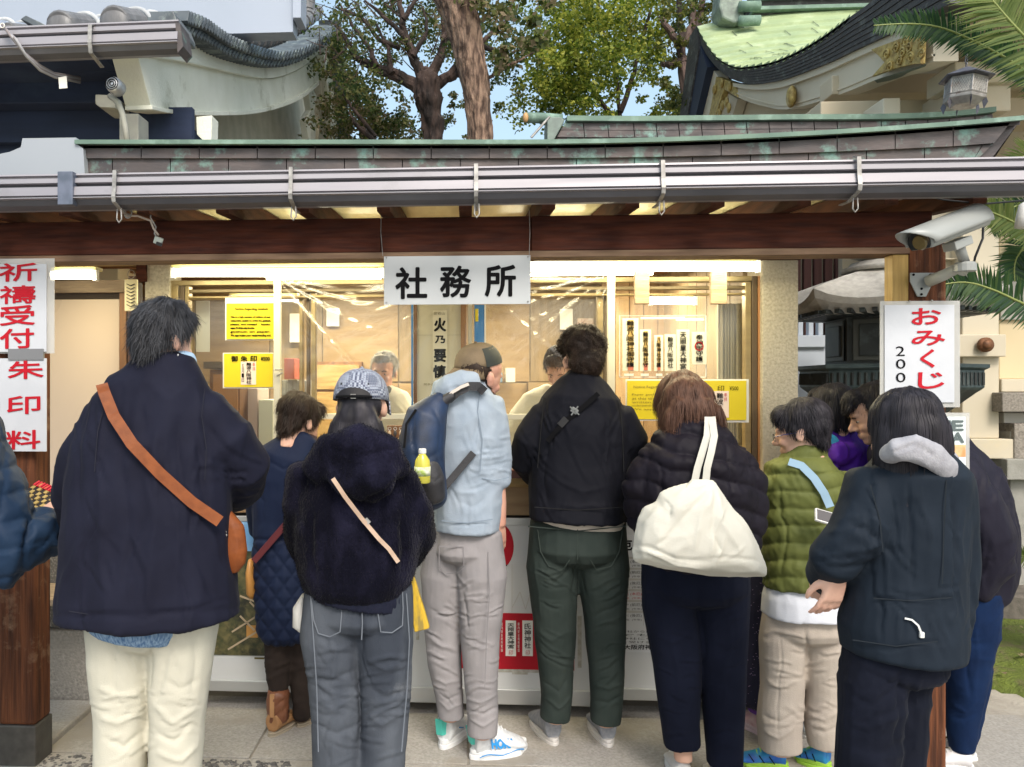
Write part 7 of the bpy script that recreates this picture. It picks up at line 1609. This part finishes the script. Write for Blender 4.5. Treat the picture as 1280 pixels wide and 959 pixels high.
me = hairblob(hm, [((0,-.02,.055),(.092,.10,.080)), ((0,-.075,.0),(.092,.06,.08)), ((-.07,-.03,-.04),(.032,.06,.075)), ((.07,-.03,-.04),(.032,.06,.075)), ((0,-.08,-.06),(.09,.04,.055)), ((-.08,-.04,-.09),(.03,.045,.04)), ((.085,-.05,-.08),(.03,.045,.04))], amp=6, fr=(34,34,9), seed=9)
hair(p, hBrown, hm, me, 3600, .10, 'long', (0,-.03,.13), .25, .9, .2, .0015, 8, .25)
for (u, y0) in ((853,3.02),(905,2.93)):
    a = at(u, 940, y0); shoe(p, (a.x, y0-.02, 0), (a.x+.02, y0+.22, 0), M('white_shoe', (.66,.64,.62), (.6,.58,.56), .6, ns=30), .03, h=.075)
tote = thing('tote_bag', at(874,720,Y-.26), 'big white canvas tote bag hanging on the back of the woman in the dark puffer', 'bag')
tc = fab('white_canvas', (.60,.585,.52), (.54,.53,.47), .88, .1, .25, 260, ns=5)
YT = Y-.32
# outline traced, real bulging volume
outl = [(884,600),(891,602),(903,618),(918,638),(934,656),(948,682),(959,710),(958,720),(930,722),(888,722),(850,716),(812,707),(793,701),(789,690),(791,668),(796,648),(806,634),(821,628),(826,616),(842,609),(862,604)]
def totefn(mb):
    cx_, cy_ = 874, 672; n = len(outl)
    for (f, dy) in ((1.0,0),):
        vs = []
        for k, (g, yy) in enumerate(((.2,-.085),(.62,-.075),(.86,-.05),(1.0,0),(.9,.06),(.5,.10))):
            vs += [at(cx_+(u-cx_)*g, cy_+(v-cy_)*g+(1-g)*10, YT+yy) for u, v in outl]
        mb.add(vs, [(i*n+j, i*n+(j+1) % n, (i+1)*n+(j+1) % n, (i+1)*n+j) for i in range(5) for j in range(n)]+[tuple(range(n)), tuple(range(5*n, 6*n))])
to, tbv = soft('bag_body', tc, tote, [], totefn, .007, 3, seed=13, wr=((5,(5,5,6),'f'),(4,(9,9,9),'r')), folds=[([(884,610),(862,630),(835,650)],5,9), ([(886,610),(880,640),(870,690)],5,8), ([(886,612),(868,635),(845,665),(820,690)],4,-9), ([(890,612),(905,650),(925,690)],5,9), ([(888,612),(895,650),(905,700)],4,-9), ([(796,690),(850,704),(890,712)],3,10), ([(795,684),(850,697),(888,704)],3,-9), ([(890,700),(925,700),(955,706)],3,-7), ([(905,630),(897,665),(890,700)],3,9), ([(908,665),(903,690),(893,712)],3,9), ([(828,626),(840,640),(838,652)],3,-8), ([(930,680),(920,695),(905,705)],3,6)])
band('handle', pbv, [(885,521),(885,530),(884,545),(878,565),(872,585),(868,604)], 8, tc, tote, .004, .02, YT+.12); band('handle', pbv, [(890,521),(891,530),(893,545),(889,565),(884,585),(882,606)], 8, tc, tote, .004, .035, YT+.1)
MB().prism([at(866,600,YT-.02), at(886,600,YT-.02), at(893,615,YT-.04), at(850,618,YT-.04)], (0,.02,0)).build('handle_root', tc, tote, bev=.004)
# ---------------------------------------------------------------- 7. boy in green down jacket
Y = 3.12
p = person(Y, 1005, 'boy with glasses in olive green down jacket and beige trousers in profile from behind')
ol = fab('olive_down', (.125,.14,.040), (.09,.105,.03), .42, .2, .05, 300); bei = fab('beige_sweatpants', (.44,.385,.33), (.38,.33,.285), .92, .3, .25, 240, ns=7)
torso = S(Y, (1008,572,0,25,1.0), (1005,585,0,42,.85), (1005,610,0,50,.75), (1006,650,0,49,.75), (1008,690,0,49,.82), (1010,731,0,51,.9))
armL = S(Y, (968,602,0,20), (964,640,.02,17), (966,668,.10,15), (962,680,.25,12)); armR = S(Y, (1046,602,0,19), (1054,640,.03,18), (1052,672,.10,16), (1030,684,.25,12))
legL = S(Y, (984,752,0,26,.9), (979,800,0,27), (978,860,0,25), (974,905,0,26), (975,935,0,25)); legR = S(Y, (1030,752,0,26,.9), (1033,800,0,27), (1034,860,0,24), (1030,905,0,23), (1034,930,0,22))
hm = headmat(1000, 541, Y, 60, 14, 0, .98)
body(p, skinP, [torso, armL, armR, legL, legR], lambda mb: (head(mb, hm, .12, .042), hand(mb, at(962,680,Y+.25), (0,.9,0), (0,0,1), .8, .5)), .0065)
def down(U,Vv,P,N): return .012*np.abs(np.sin((Vv-592+.10*(U-1005)+3*np.sin(U*.06))*pi/21.5))**.5 - .007
gj, gbv = soft('down_jacket', ol, p, flat=(0,), tubes=[torso, armL, armR, S(Y, (1010,564,0,22,1.0), (1008,576,0,26,1.0))], voxel=.0062, smooth=2, seed=121, puff=down, wr=((3,(14,14,20),'f'),(2.5,(30,30,14),'r')), folds=[([(972,610),(980,650),(978,720)],3,-10), ([(1040,615),(1038,650),(1036,700)],3,-7)])
soft('shirt', fab('white_tee', (.66,.68,.74), (.60,.62,.68)), p, [S(Y, (1008,715,0,42,.8), (1008,745,0,50,.86), (1009,767,0,52,.9))], voxel=.007, smooth=2, flat=(0,), wr=((4,(12,12,3),'f'),), seed=5)
soft('trousers', bei, p, [legL, legR, S(Y, (1007,750,0,44,.8), (1007,785,0,49,.8))], voxel=.0058, smooth=2, seed=131, flat=(0,1), wr=((4,(7,7,5),'f'),), folds=creases(958,1000,790,930,12,5,36,3,6) + creases(1012,1052,790,920,12,-5,34,3,6) + [([(1006,785),(1008,820),(1006,850)],4,-10), ([(960,850),(978,862),(1000,850)],4,6), ([(955,890),(975,900),(998,888)],4,-7), ([(952,910),(974,922),(998,908)],4,8), ([(1012,890),(1032,900),(1052,886)],4,7), ([(1014,908),(1032,916),(1052,904)],3,-6), ([(978,790),(977,850),(972,920)],1.6,-5)])
me = hairblob(hm, SHORT + [((0,-.07,-.03),(.058,.03,.045)), ((0,-.035,.062),(.090,.092,.076)), ((0,-.06,.03),(.082,.06,.07))], amp=4, seed=7)
hair(p, hBlack, hm, me, 3200, .036, 'short', (0,-.03,.14), .2, .35, 0, .0014, 6, .2)
gl = thing('eyeglasses', hm @ Vector((0,.09,0)), 'thin dark rimmed eyeglasses worn by the boy in the green jacket', 'glasses')
for s_ in (-1, 1):
    MB().tube([hm @ Vector((s_*.032+.021*cos(k*pi/7), .096-.006*abs(s_*.032+.021*cos(k*pi/7))*20*.3, .0+.016*sin(k*pi/7))) for k in range(15)], .0016, 5).build('rim', cBlack, gl)
    MB().tube([hm @ Vector((s_*.054,.088,.004)), hm @ Vector((s_*.076,.05,.006)), hm @ Vector((s_*.083,-.005,.004)), hm @ Vector((s_*.083,-.02,-.008))], .0018, 5).build('temple', M('temple_blue', (.02,.04,.16), rough=.3), gl)
MB().tube([hm @ Vector((-.011,.097,.004)), hm @ Vector((.011,.097,.004))], .0014, 5).build('bridge', cBlack, gl)
band('phone_strap', gbv, [(986,577),(1002,582),(1018,598),(1030,616),(1038,634)], 9, M('sky_strap', (.32,.48,.62), rough=.6), p, .003, .006, Y)
ph = thing('mobile_phone', at(1036,648,Y-.2), 'white rimmed mobile phone hanging on a light blue strap at the boy\'s back', 'phone')
c = at(1036,648,Y-.20); mt = Matrix.Translation(c) @ Euler((radians(-35),radians(16),0)).to_matrix().to_4x4()
MB().box(-.052,.052,-.006,.006,-.026,.026,mt).build('phone_case', cWhiteP, ph, bev=.003); MB().box(-.047,.047,-.0075,-.0062,-.021,.021,mt).build('screen', M('screen_glass', (.10,.09,.09), rough=.12), ph)
lm = M('lime_sole', (.35,.62,.06), rough=.5)
for (h, t) in (((988,0),(-.22,.14)), ((1042,0),(-.12,.2))):
    a = at(h[0], 945, Y+.02); a.z = 0; o = shoe(p, (a.x, 3.16, 0), (a.x+t[0]*.85, 3.16+t[1]-.1, 0), M('aqua_knit', (.03,.38,.62), (.02,.12,.50), .5, ns=12), .034, h=.085, w=.046, solem=lm)
    d = Vector((t[0]*.85, t[1]-.1, 0)); 
    for f_ in (.3,.5,.7): 
        q = Vector((a.x, 3.16, 0))+d*f_; sd_ = Vector((d.y,-d.x,0)).normalized(); sd_ = sd_ if sd_.y < 0 else -sd_; MB().tube([q+sd_*.046+Vector((0,0,.036)), q+sd_*.04+d*.1+Vector((0,0,.062))], .0022, 5).build('stripe', cInk, o)
# ---------------------------------------------------------------- 8. person with patterned skirt, mostly hidden
Y = 3.47
p = person(Y, 965, 'person in dark dotted skirt and pink sneakers, hidden behind the boy')
torso = S(Y, (1000,572,0,16,1.), (998,590,0,28,.8), (988,640,0,32,.75), (972,700,0,34,.8)); leg1 = S(Y, (958,690,0,14), (948,830,0,11), (947,870,0,9), (948,890,0,8)); leg2 = S(Y, (974,690,0,14), (972,830,0,11), (972,880,0,9), (972,895,0,8))
hm = headmat(1004, 545, Y, 10, 20, 0, .9)
body(p, skin, [torso, leg1, leg2], lambda mb: head(mb, hm, .12, .044), .011, .8)
soft('skirt', M('dotted_skirt', (.35,.25,.45), (.014,.014,.045), .8, ns=75, kind='vor', lo=.13, hi=.17, col3=(.02,.02,.08), ns3=20, amt3=.1), p, [S(Y, (968,690,0,34,.8), (962,760,0,40,.85), (960,840,0,42,.9), (960,868,0,42,.9))], voxel=.009, wr=((6,(12,12,2),'r'),), seed=9)
soft('coat', blk, p, [torso], voxel=.012, seed=3); soft('stockings', fab('grey_tights', (.33,.32,.34), (.28,.27,.29)), p, [leg1, leg2], voxel=.008)
soft('purple_sock', M('purple_sock', (.16,.05,.36), rough=.8), p, [S(Y, (948,872,0,12), (948,886,0,13))], voxel=.007)
me = hairblob(hm, SHORT, amp=4, seed=7); hair(p, hBlack, hm, me, 500, .05, 'short')
for x_, y_ in ((945,3.5),(968,3.42)):
    a = at(x_, 900, y_); shoe(p, (a.x+.03, y_-.06, 0), (a.x-.06, y_+.14, 0), M('pink_knit', (.62,.36,.42), (.70,.52,.56), .6, ns=30), .035, h=.085, w=.045, solem=M('pink_sole', (.66,.52,.58), rough=.6))
# ---------------------------------------------------------------- 9. child in purple jacket
Y = 3.45
p = person(Y, 1045, 'child with black hair in purple jacket with a turquoise collar behind the boy')
pur = fab('purple_shell', (.09,.022,.36), (.06,.014,.25), .45, .2, .06, 300)
torso = S(Y, (1040,542,0,22,1.), (1044,560,0,38,.85), (1046,600,0,44,.8), (1046,650,0,42,.8), (1044,720,0,40,.8)); l1 = S(Y, (1030,730,0,18), (1022,820,0,14), (1014,890,0,11)); l2 = S(Y, (1060,730,0,18), (1062,820,0,14), (1062,890,0,11))
hm = headmat(1040, 515, Y, 20, 10, 0, .95)
body(p, skin, [torso, l1, l2], lambda mb: head(mb, hm, .12, .042), .011)
soft('jacket', pur, p, [torso, S(Y-.02, (1026,560,-.06,12,1.), (1042,570,-.12,16,.7), (1066,562,-.06,12,1.))], voxel=.008, wr=((7,(12,12,10),'r'),(4,(9,9,9),'f')), folds=[([(1030,575),(1050,585),(1072,575)],3,-10), ([(1060,585),(1070,600),(1078,620)],3,8)], seed=12)
soft('collar', M('turquoise_lining', (.03,.32,.62), (.05,.42,.70), .45, ns=20), p, [S(Y-.10, (1026,546,0,9,.8), (1036,552,-.02,9,.8), (1046,556,-.01,7,.8))], voxel=.007, wr=((5,(30,30,30),'f'),))
soft('trousers', blk, p, [l1, l2], voxel=.010)
me = hairblob(hm, SHORT + [((0,-.05,.0),(.085,.06,.09))], amp=4, seed=7); hair(p, hBlack, hm, me, 900, .07, 'short', (0,-.03,.14), .15, .8)
for u_ in (1011, 1062):
    a = at(u_, 900, Y); shoe(p, (a.x, Y-.04, 0), (a.x-.02, Y+.16, 0), M('ice_shoe', (.45,.55,.62), (.6,.64,.66), .6, ns=20), .035, h=.08, w=.045)
# ---------------------------------------------------------------- 10. young man leaning forward, face in profile
Y = 3.24
p = person(Y, 1190, 'young man in profile leaning forward in dark puffy jacket and blue joggers')
dk = fab('dark_nylon', (.011,.010,.019), (.016,.015,.026), .42, .2, .08, 200); blj = fab('blue_joggers', (.006,.020,.065), (.005,.015,.05), .85, .25, .15, 300)
torso = S(Y, (1104,556,.0,26,.9), (1124,568,0,42,.8), (1155,590,0,62,.75), (1185,625,0,66,.8), (1203,670,0,58,.85), (1208,710,0,52,.85), (1206,738,0,44,.9))
armR = S(Y-.12, (1185,590,0,30), (1212,630,-.02,32), (1232,670,-.02,30), (1236,705,0,26), (1215,735,.02,20))
legL = S(Y+.06, (1196,735,0,32,.9), (1206,790,0,27), (1212,850,0,22), (1208,905,0,14), (1206,925,0,12)); legR = S(Y-.04, (1210,735,0,36,.9), (1212,790,0,30), (1206,850,0,22), (1202,905,0,16), (1202,935,0,13))
hm = headmat(1094, 519, Y+.02, 78, 22, 0, 1.01)
body(p, skin, [torso, armR, legL, legR], lambda mb: (head(mb, hm, .11, .048, -.075, 1.03), ), .0055)
eyes(hm, p)
soft('jacket', dk, p, [torso, armR, S(Y-.02, (1100,562,0,18,1.), (1116,576,0,32,.9))], voxel=.0075, smooth=3, seed=141, wr=((5,(7,7,6),'f'),(5,(11,11,6),'r')), folds=creases(1180,1250,600,740,14,85,60,3,6) + [([(1180,610),(1190,660),(1200,720)],4,-8), ([(1205,640),(1212,690),(1208,730)],4,8), ([(1222,650),(1225,690),(1218,725)],3,-8), ([(1165,610),(1172,660),(1180,700)],6,-6), ([(1200,735),(1215,728),(1235,722)],3,8)])
soft('joggers', blj, p, [legL, legR], voxel=.008, smooth=3, seed=151, wr=((3,(6,6,4),'f'),(3,(8,8,12),'r')), folds=[([(1190,880),(1205,890),(1220,878)],3,8), ([(1190,895),(1205,902),(1220,894)],3,-8), ([(1200,770),(1208,830),(1214,880)],4,-7), ([(1225,770),(1222,830),(1216,880)],4,5)])
me = hairblob(hm, [((0,-.03,.055),(.084,.094,.078)), ((0,-.075,.0),(.070,.04,.07)), ((0,.045,.092),(.060,.045,.034)), ((.06,.0,.045),(.022,.035,.03)), ((-.06,.0,.045),(.022,.035,.03)), ((0,.078,.070),(.05,.02,.018))], amp=3, seed=17)
hair(p, hBlack, hm, me, 2600, .032, 'short', (0,-.05,.14), .22, .3, 0, .0014, 6, .25)
for (u_, y_) in ((1206,3.26),(1202,3.16)):
    a = at(u_, 940, y_); shoe(p, (a.x+.06, y_+.02, 0), (a.x-.13, y_-.12+.2, 0), M('white_leather', (.70,.69,.70), (.62,.61,.64), .5, ns=12), .032, h=.08, w=.047, accent=[(.3,.6,.046,.05,.07,cGreyInk,'stripe')])
# ---------------------------------------------------------------- 11. woman in teal shell jacket
Y = 2.26
p = person(Y, 1125, 'long black haired woman in dark teal jacket with grey hood, nearest on the right')
tl_ = fab('teal_shell', (.009,.0145,.0235), (.012,.0185,.029), .55, .2, .06, 400); crd = fab('navy_corduroy', (.004,.0055,.012), (.008,.010,.020), .7, .5, .1, 300, ns=6)
torso = S(Y, (1140,572,0,42,.95), (1143,592,0,60,.8), (1140,625,0,62,.75), (1137,680,0,64,.76), (1132,740,0,66,.80), (1128,785,0,69,.84), (1127,815,0,66,.90))
armL = S(Y, (1094,602,0,32), (1084,640,-.02,30), (1069,672,-.04,28), (1044,701,-.02,27), (1034,717,.06,21), (1038,728,.16,17)); armR = S(Y, (1185,602,0,26), (1194,650,0,25), (1196,700,.02,24), (1190,760,.02,23), (1184,803,.03,20))
legL = S(Y, (1096,805,0,35,.9), (1088,860,0,37), (1084,920,0,35), (1084,1000,0,35), (1086,1110,0,35)); legR = S(Y+.05, (1136,805,0,31,.9), (1127,860,0,31), (1122,930,0,31), (1120,1000,0,31), (1121,1100,0,31))
hm = headmat(1129, 543, Y, 22, 14, 0, .97)
hL = at(1038,732,Y+.12)
body(p, skinP, [torso, armL, armR, legL, legR], lambda mb: (head(mb, hm, .12, .046), hand(mb, at(1047,722,Y-.02), (-.15,.25,-1), (.2,-.95,.1), .92, .4, 1, .2), hand(mb, at(1024,716,Y+.12), (.25,.3,-1), (-.5,-.8,0), .92, .55, -1, .2), mb.tube([at(1047,724,Y-.02), at(1056,706,Y), at(1075,690,Y+.05)], [.022,.027,.03], 12)), .0055)
so_, sbv = soft('shell_jacket', tl_, p, [torso, armL, armR], voxel=.0075, smooth=3, seed=161, flat=(0,), wr=((5,(5,5,3.5),'f'),(4,(8,8,5),'r')),
  folds=creases(1085,1200,620,800,16,82,80,3.5,5) + creases(1015,1100,650,725,9,-20,50,3.5,6) + creases(1190,1225,620,790,6,85,60,3,5) + [([(1136,600),(1140,660),(1140,740)],3,-9), ([(1182,600),(1190,660),(1196,730)],4,-12), ([(1065,660),(1090,665),(1118,690)],6,-12), ([(1055,690),(1085,690),(1112,672)],6,9), ([(1050,715),(1078,712),(1100,700)],5,-8), ([(1020,690),(1040,700),(1060,700)],5,6), ([(1085,625),(1095,650),(1112,662)],5,7), ([(1110,740),(1140,746),(1165,742)],3,-7), ([(1150,610),(1160,670),(1160,730)],8,6), ([(1100,745),(1098,780),(1100,808)],5,-6), ([(1120,760),(1122,790),(1124,808)],4,5), ([(1175,720),(1182,760),(1184,800)],5,-7), ([(1060,806),(1120,816),(1175,800)],2,-7), ([(1170,735),(1195,733),(1222,730)],2,-5)],
  puff=lambda U,Vv,P,N: .005*np.clip((748-Vv)/3,0,1)*np.clip((Vv-560)/10,0,1)*(U > 1092)*(U < 1190)*(N[:,1] < 0))
for path in ([(1092,748),(1140,751),(1190,747)], [(1183,600),(1180,660),(1178,730)], [(1066,800),(1120,808),(1172,802)], [(1088,606),(1100,650),(1104,690)]): band('seam', sbv, path, 1.2, M('teal_seam', (.007,.012,.018), rough=.9), p, .0014, .0015, Y, 6)
band('drawstring', sbv, [(1131,773),(1140,775),(1148,782),(1152,792)], 2.2, cWhiteP, p, .003, .004, Y); c = hit(sbv,1152,793,.006) or at(1152,793,Y-.2); MB().cbox(c, (.012,.008,.016)).build('cord_end', cWhiteP, p, bev=.002)
soft('corduroy_trousers', crd, p, [legL, legR, S(Y, (1120,800,0,56,.7), (1116,830,0,58,.75))], voxel=.0085, smooth=3, seed=171, wr=((5,(5,5,4),'f'),(4,(6,6,9),'r')), puff=lambda U,Vv,P,N: .0012*np.sin(U*1.9), folds=creases(1060,1120,830,955,10,-25,60,4,5) + [([(1060,860),(1090,880),(1130,855)],6,-5), ([(1058,905),(1085,912),(1120,890)],6,6), ([(1128,830),(1124,880),(1118,940)],5,-12), ([(1150,830),(1145,880),(1140,940)],6,8)])
hdm = fab('grey_hood', (.36,.36,.39), (.30,.30,.33), .95, .3, .3, 200, ns=50)
soft('hood', hdm, p, [S(Y, (1110,570,-.08,10,1.), (1122,562,-.12,14,1.), (1142,560,-.13,17,.6), (1168,570,-.12,17,.6), (1184,586,-.10,15,.7), (1188,602,-.08,8,.8)), S(Y, (1112,560,-.02,13,.8), (1140,550,-.06,14,.7), (1172,558,-.05,13,.7), (1190,576,-.04,9,.9))], voxel=.007, smooth=3, wr=((4,(12,12,12),'f'),), folds=[([(1108,568),(1142,558),(1180,575)],3,-9), ([(1140,572),(1170,585),(1186,596)],3,5)], seed=3)
me = hairblob(hm, [((0,-.02,.055),(.086,.098,.080)), ((0,-.06,.0),(.084,.06,.08)), ((-.07,-.01,-.05),(.026,.055,.10)), ((.07,-.01,-.05),(.030,.055,.08)), ((-.078,.0,-.13),(.024,.042,.08)), ((-.084,.02,-.19),(.018,.03,.05)), ((0,-.075,-.03),(.080,.030,.06))], amp=4, fr=(40,40,5), seed=12)
hair(p, hBlack, hm, me, 3600, .11, 'long', (0,-.03,.13), .1, 1.7, 0, .0015, 8, .10)
for u_ in (1085, 1130): a = at(u_, 1120, Y); shoe(p, (a.x, Y-.08, 0), (a.x-.04, Y+.17, 0), cBlack, .03)
# ---------------------------------------------------------------- 12. person at the left edge holding fortune papers
Y = 2.3
p = person(Y, -95, 'person in blue quilted jacket at the left edge, reaching out a hand')
qb = fab('blue_quilt', (.014,.032,.068), (.010,.024,.054), .42, .2, .06, 300)
torso = S(Y, (-120,440,0,40,.9), (-120,470,0,80,.7), (-120,540,0,95,.68), (-118,640,0,95,.7), (-116,760,0,95,.7))
arm = S(Y, (-60,500,0,44), (-30,590,-.02,46), (-8,660,-.02,52), (22,688,0,48), (48,672,.04,33), (57,652,.10,24)); arm2 = S(Y, (-185,500,0,40), (-200,590,0,38), (-190,660,.15,30), (-160,680,.3,24))
l1 = S(Y, (-145,760,0,46), (-145,900,0,36), (-145,1110,0,26)); l2 = S(Y, (-90,760,0,46), (-90,900,0,36), (-90,1110,0,26)); hm = headmat(-115, 395, Y, -30, 10, 0, 1.0)
body(p, skinP, [torso, arm, arm2, l1, l2], lambda mb: (head(mb, hm, .13, .05), hand(mb, at(52,644,Y+.14), (.55,.5,.45), (-.3,-.55,.7), .95, .35, -1, .2), mb.tube([at(30,672,Y+.06), at(50,650,Y+.14)], [.03,.026], 12)), .0062)
def sq(U,Vv,P,N):
    a = (Vv-650+.22*(U-20))/34; b = (U-34+.12*(Vv-650))/36; d = np.minimum(np.abs(np.sin(pi*a)), np.abs(np.sin(pi*b))); return .011*d**.5-.006
soft('quilted_jacket', qb, p, [torso, arm, arm2], voxel=.0085, smooth=2, seed=181, puff=sq, wr=((6,(8,8,8),'f'),(5,(12,12,12),'r')), folds=[([(40,690),(55,680),(66,660)],3,-8), ([(20,645),(40,650),(62,650)],4,-7)])
soft('trousers', blk, p, [l1, l2], voxel=.012); me = hairblob(hm, SHORT, amp=4); hair(p, hBlack, hm, me, 500, .05, 'short')
for u_ in (-145,-90): a = at(u_, 1120, Y); shoe(p, (a.x, Y-.08, 0), (a.x, Y+.17, 0), cBlack, .03)
t = thing('fortune_box', at(45,645,Y+.3), 'red box with black and gold patterned top held at the left edge', 'box')
mt = Matrix.Translation(at(48,630,Y+.28)) @ Euler((radians(28), radians(14), radians(-18))).to_matrix().to_4x4()
MB().box(-.10,.10,-.09,.09,-.035,-.002,mt).build('box_body', M('box_red', (.50,.012,.03), rough=.5), t, bev=.004)
for i in range(12):
    for j in range(9):
        if (i+j) % 2: MB().box(-.094+.0157*i,-.081+.0157*i,-.085+.019*j,-.069+.019*j,-.001,.003+.001*((i*j) % 3),mt).build('gold_tile', M('gold_tile', (.42,.30,.10), rough=.5), t)
MB().box(-.098,.098,-.088,.088,-.002,.0005,mt).build('box_top', M('black_cloth', (.02,.015,.015), rough=.7), t)
for i in range(14): MB().box(-.095+.0136*i,-.088+.0136*i,.062,.088,.001,.007,mt).build('red_slip', M('slip_red', (.55,.02,.04), rough=.5), t)
# ---------------------------------------------------------------- 13. older priest behind the window
Y = 4.75
p = person(Y, 480, 'grey haired older priest in white robe looking down inside the window', 'shrine staff inside the office')
wr_ = fab('white_robe', (.74,.72,.64), (.68,.66,.58), .85, .1, .2, 260, ns=6)
torso = S(Y, (482,489,0,13,1.), (486,497,0,24,.8), (489,515,0,32,.7), (490,560,0,33,.7), (490,640,0,34,.7)); aL = S(Y, (464,510,0,9), (458,540,-.02,10), (463,570,-.10,9)); aR = S(Y, (516,510,0,10), (522,545,-.02,10), (512,575,-.12,9)); lg_ = S(Y, (490,630,0,36,.7), (490,770,0,34,.7))
hm = headmat(479, 466, Y-.02, 172, 8, -3, 1.0)
body(p, skinR, [torso, aL, aR, lg_], lambda mb: (head(mb, hm, .11, .052), hand(mb, at(463,570,Y-.10), (0,-1,0), (0,0,1), .95), hand(mb, at(512,575,Y-.12), (0,-1,0), (0,0,1), .95)), .0055)
eyes(hm, p)
soft('robe', wr_, p, [torso, aL, aR, lg_], voxel=.011, smooth=3, wr=((5,(7,7,3),'r'),), folds=[([(484,496),(478,515),(476,530)],2,-8), ([(498,498),(508,520),(510,540)],2,-6)], seed=14)
soft('neck_scarf', M('charcoal_scarf', (.06,.06,.065), rough=.8), p, [S(Y, (479,488,-.03,9,1.), (483,492,-.04,10,1.), (488,497,-.06,6,1.))], voxel=.008)
me = hairblob(hm, [((0,-.03,.055),(.082,.09,.074)), ((0,-.07,.01),(.068,.035,.06)), ((0,.04,.088),(.058,.035,.03)), ((.068,-.01,.025),(.014,.03,.035)), ((-.068,-.01,.025),(.014,.03,.035))], amp=5, seed=18)
hair(p, hGrey, hm, me, 1800, .022, 'short', (.03,-.03,.14), .4, .1, .1, .0016, 4, .3)
# ---------------------------------------------------------------- 14. second attendant, mostly hidden
Y = 4.45
p = person(Y, 690, 'attendant in cream robe inside the window, mostly hidden by the curly haired man', 'shrine staff inside the office')
torso = S(Y, (688,490,0,14,1.), (684,500,0,30,.8), (680,520,0,42,.7), (680,570,0,44,.7), (682,660,0,42,.7)); aL = S(Y, (650,525,0,14), (640,560,-.02,14), (648,590,-.12,12)); lg_ = S(Y, (684,650,0,40,.7), (684,800,0,38,.7))
hm = headmat(699, 462, Y-.05, 158, 34, 0, 1.0)
body(p, skinR, [torso, aL, lg_], lambda mb: (head(mb, hm, .11, .05), hand(mb, at(648,592,Y-.12), (0,-1,-.2), (0,0,1), .95)), .008)
eyes(hm, p)
soft('robe', wr_, p, [torso, aL, lg_], voxel=.011, smooth=3, wr=((6,(7,7,4),'r'),), folds=[([(660,510),(655,540),(650,580)],3,-10), ([(672,505),(670,540),(668,590)],3,-8)], seed=15)
me = hairblob(hm, SHORT, amp=3, seed=19); hair(p, hDark, hm, me, 700, .04, 'short')
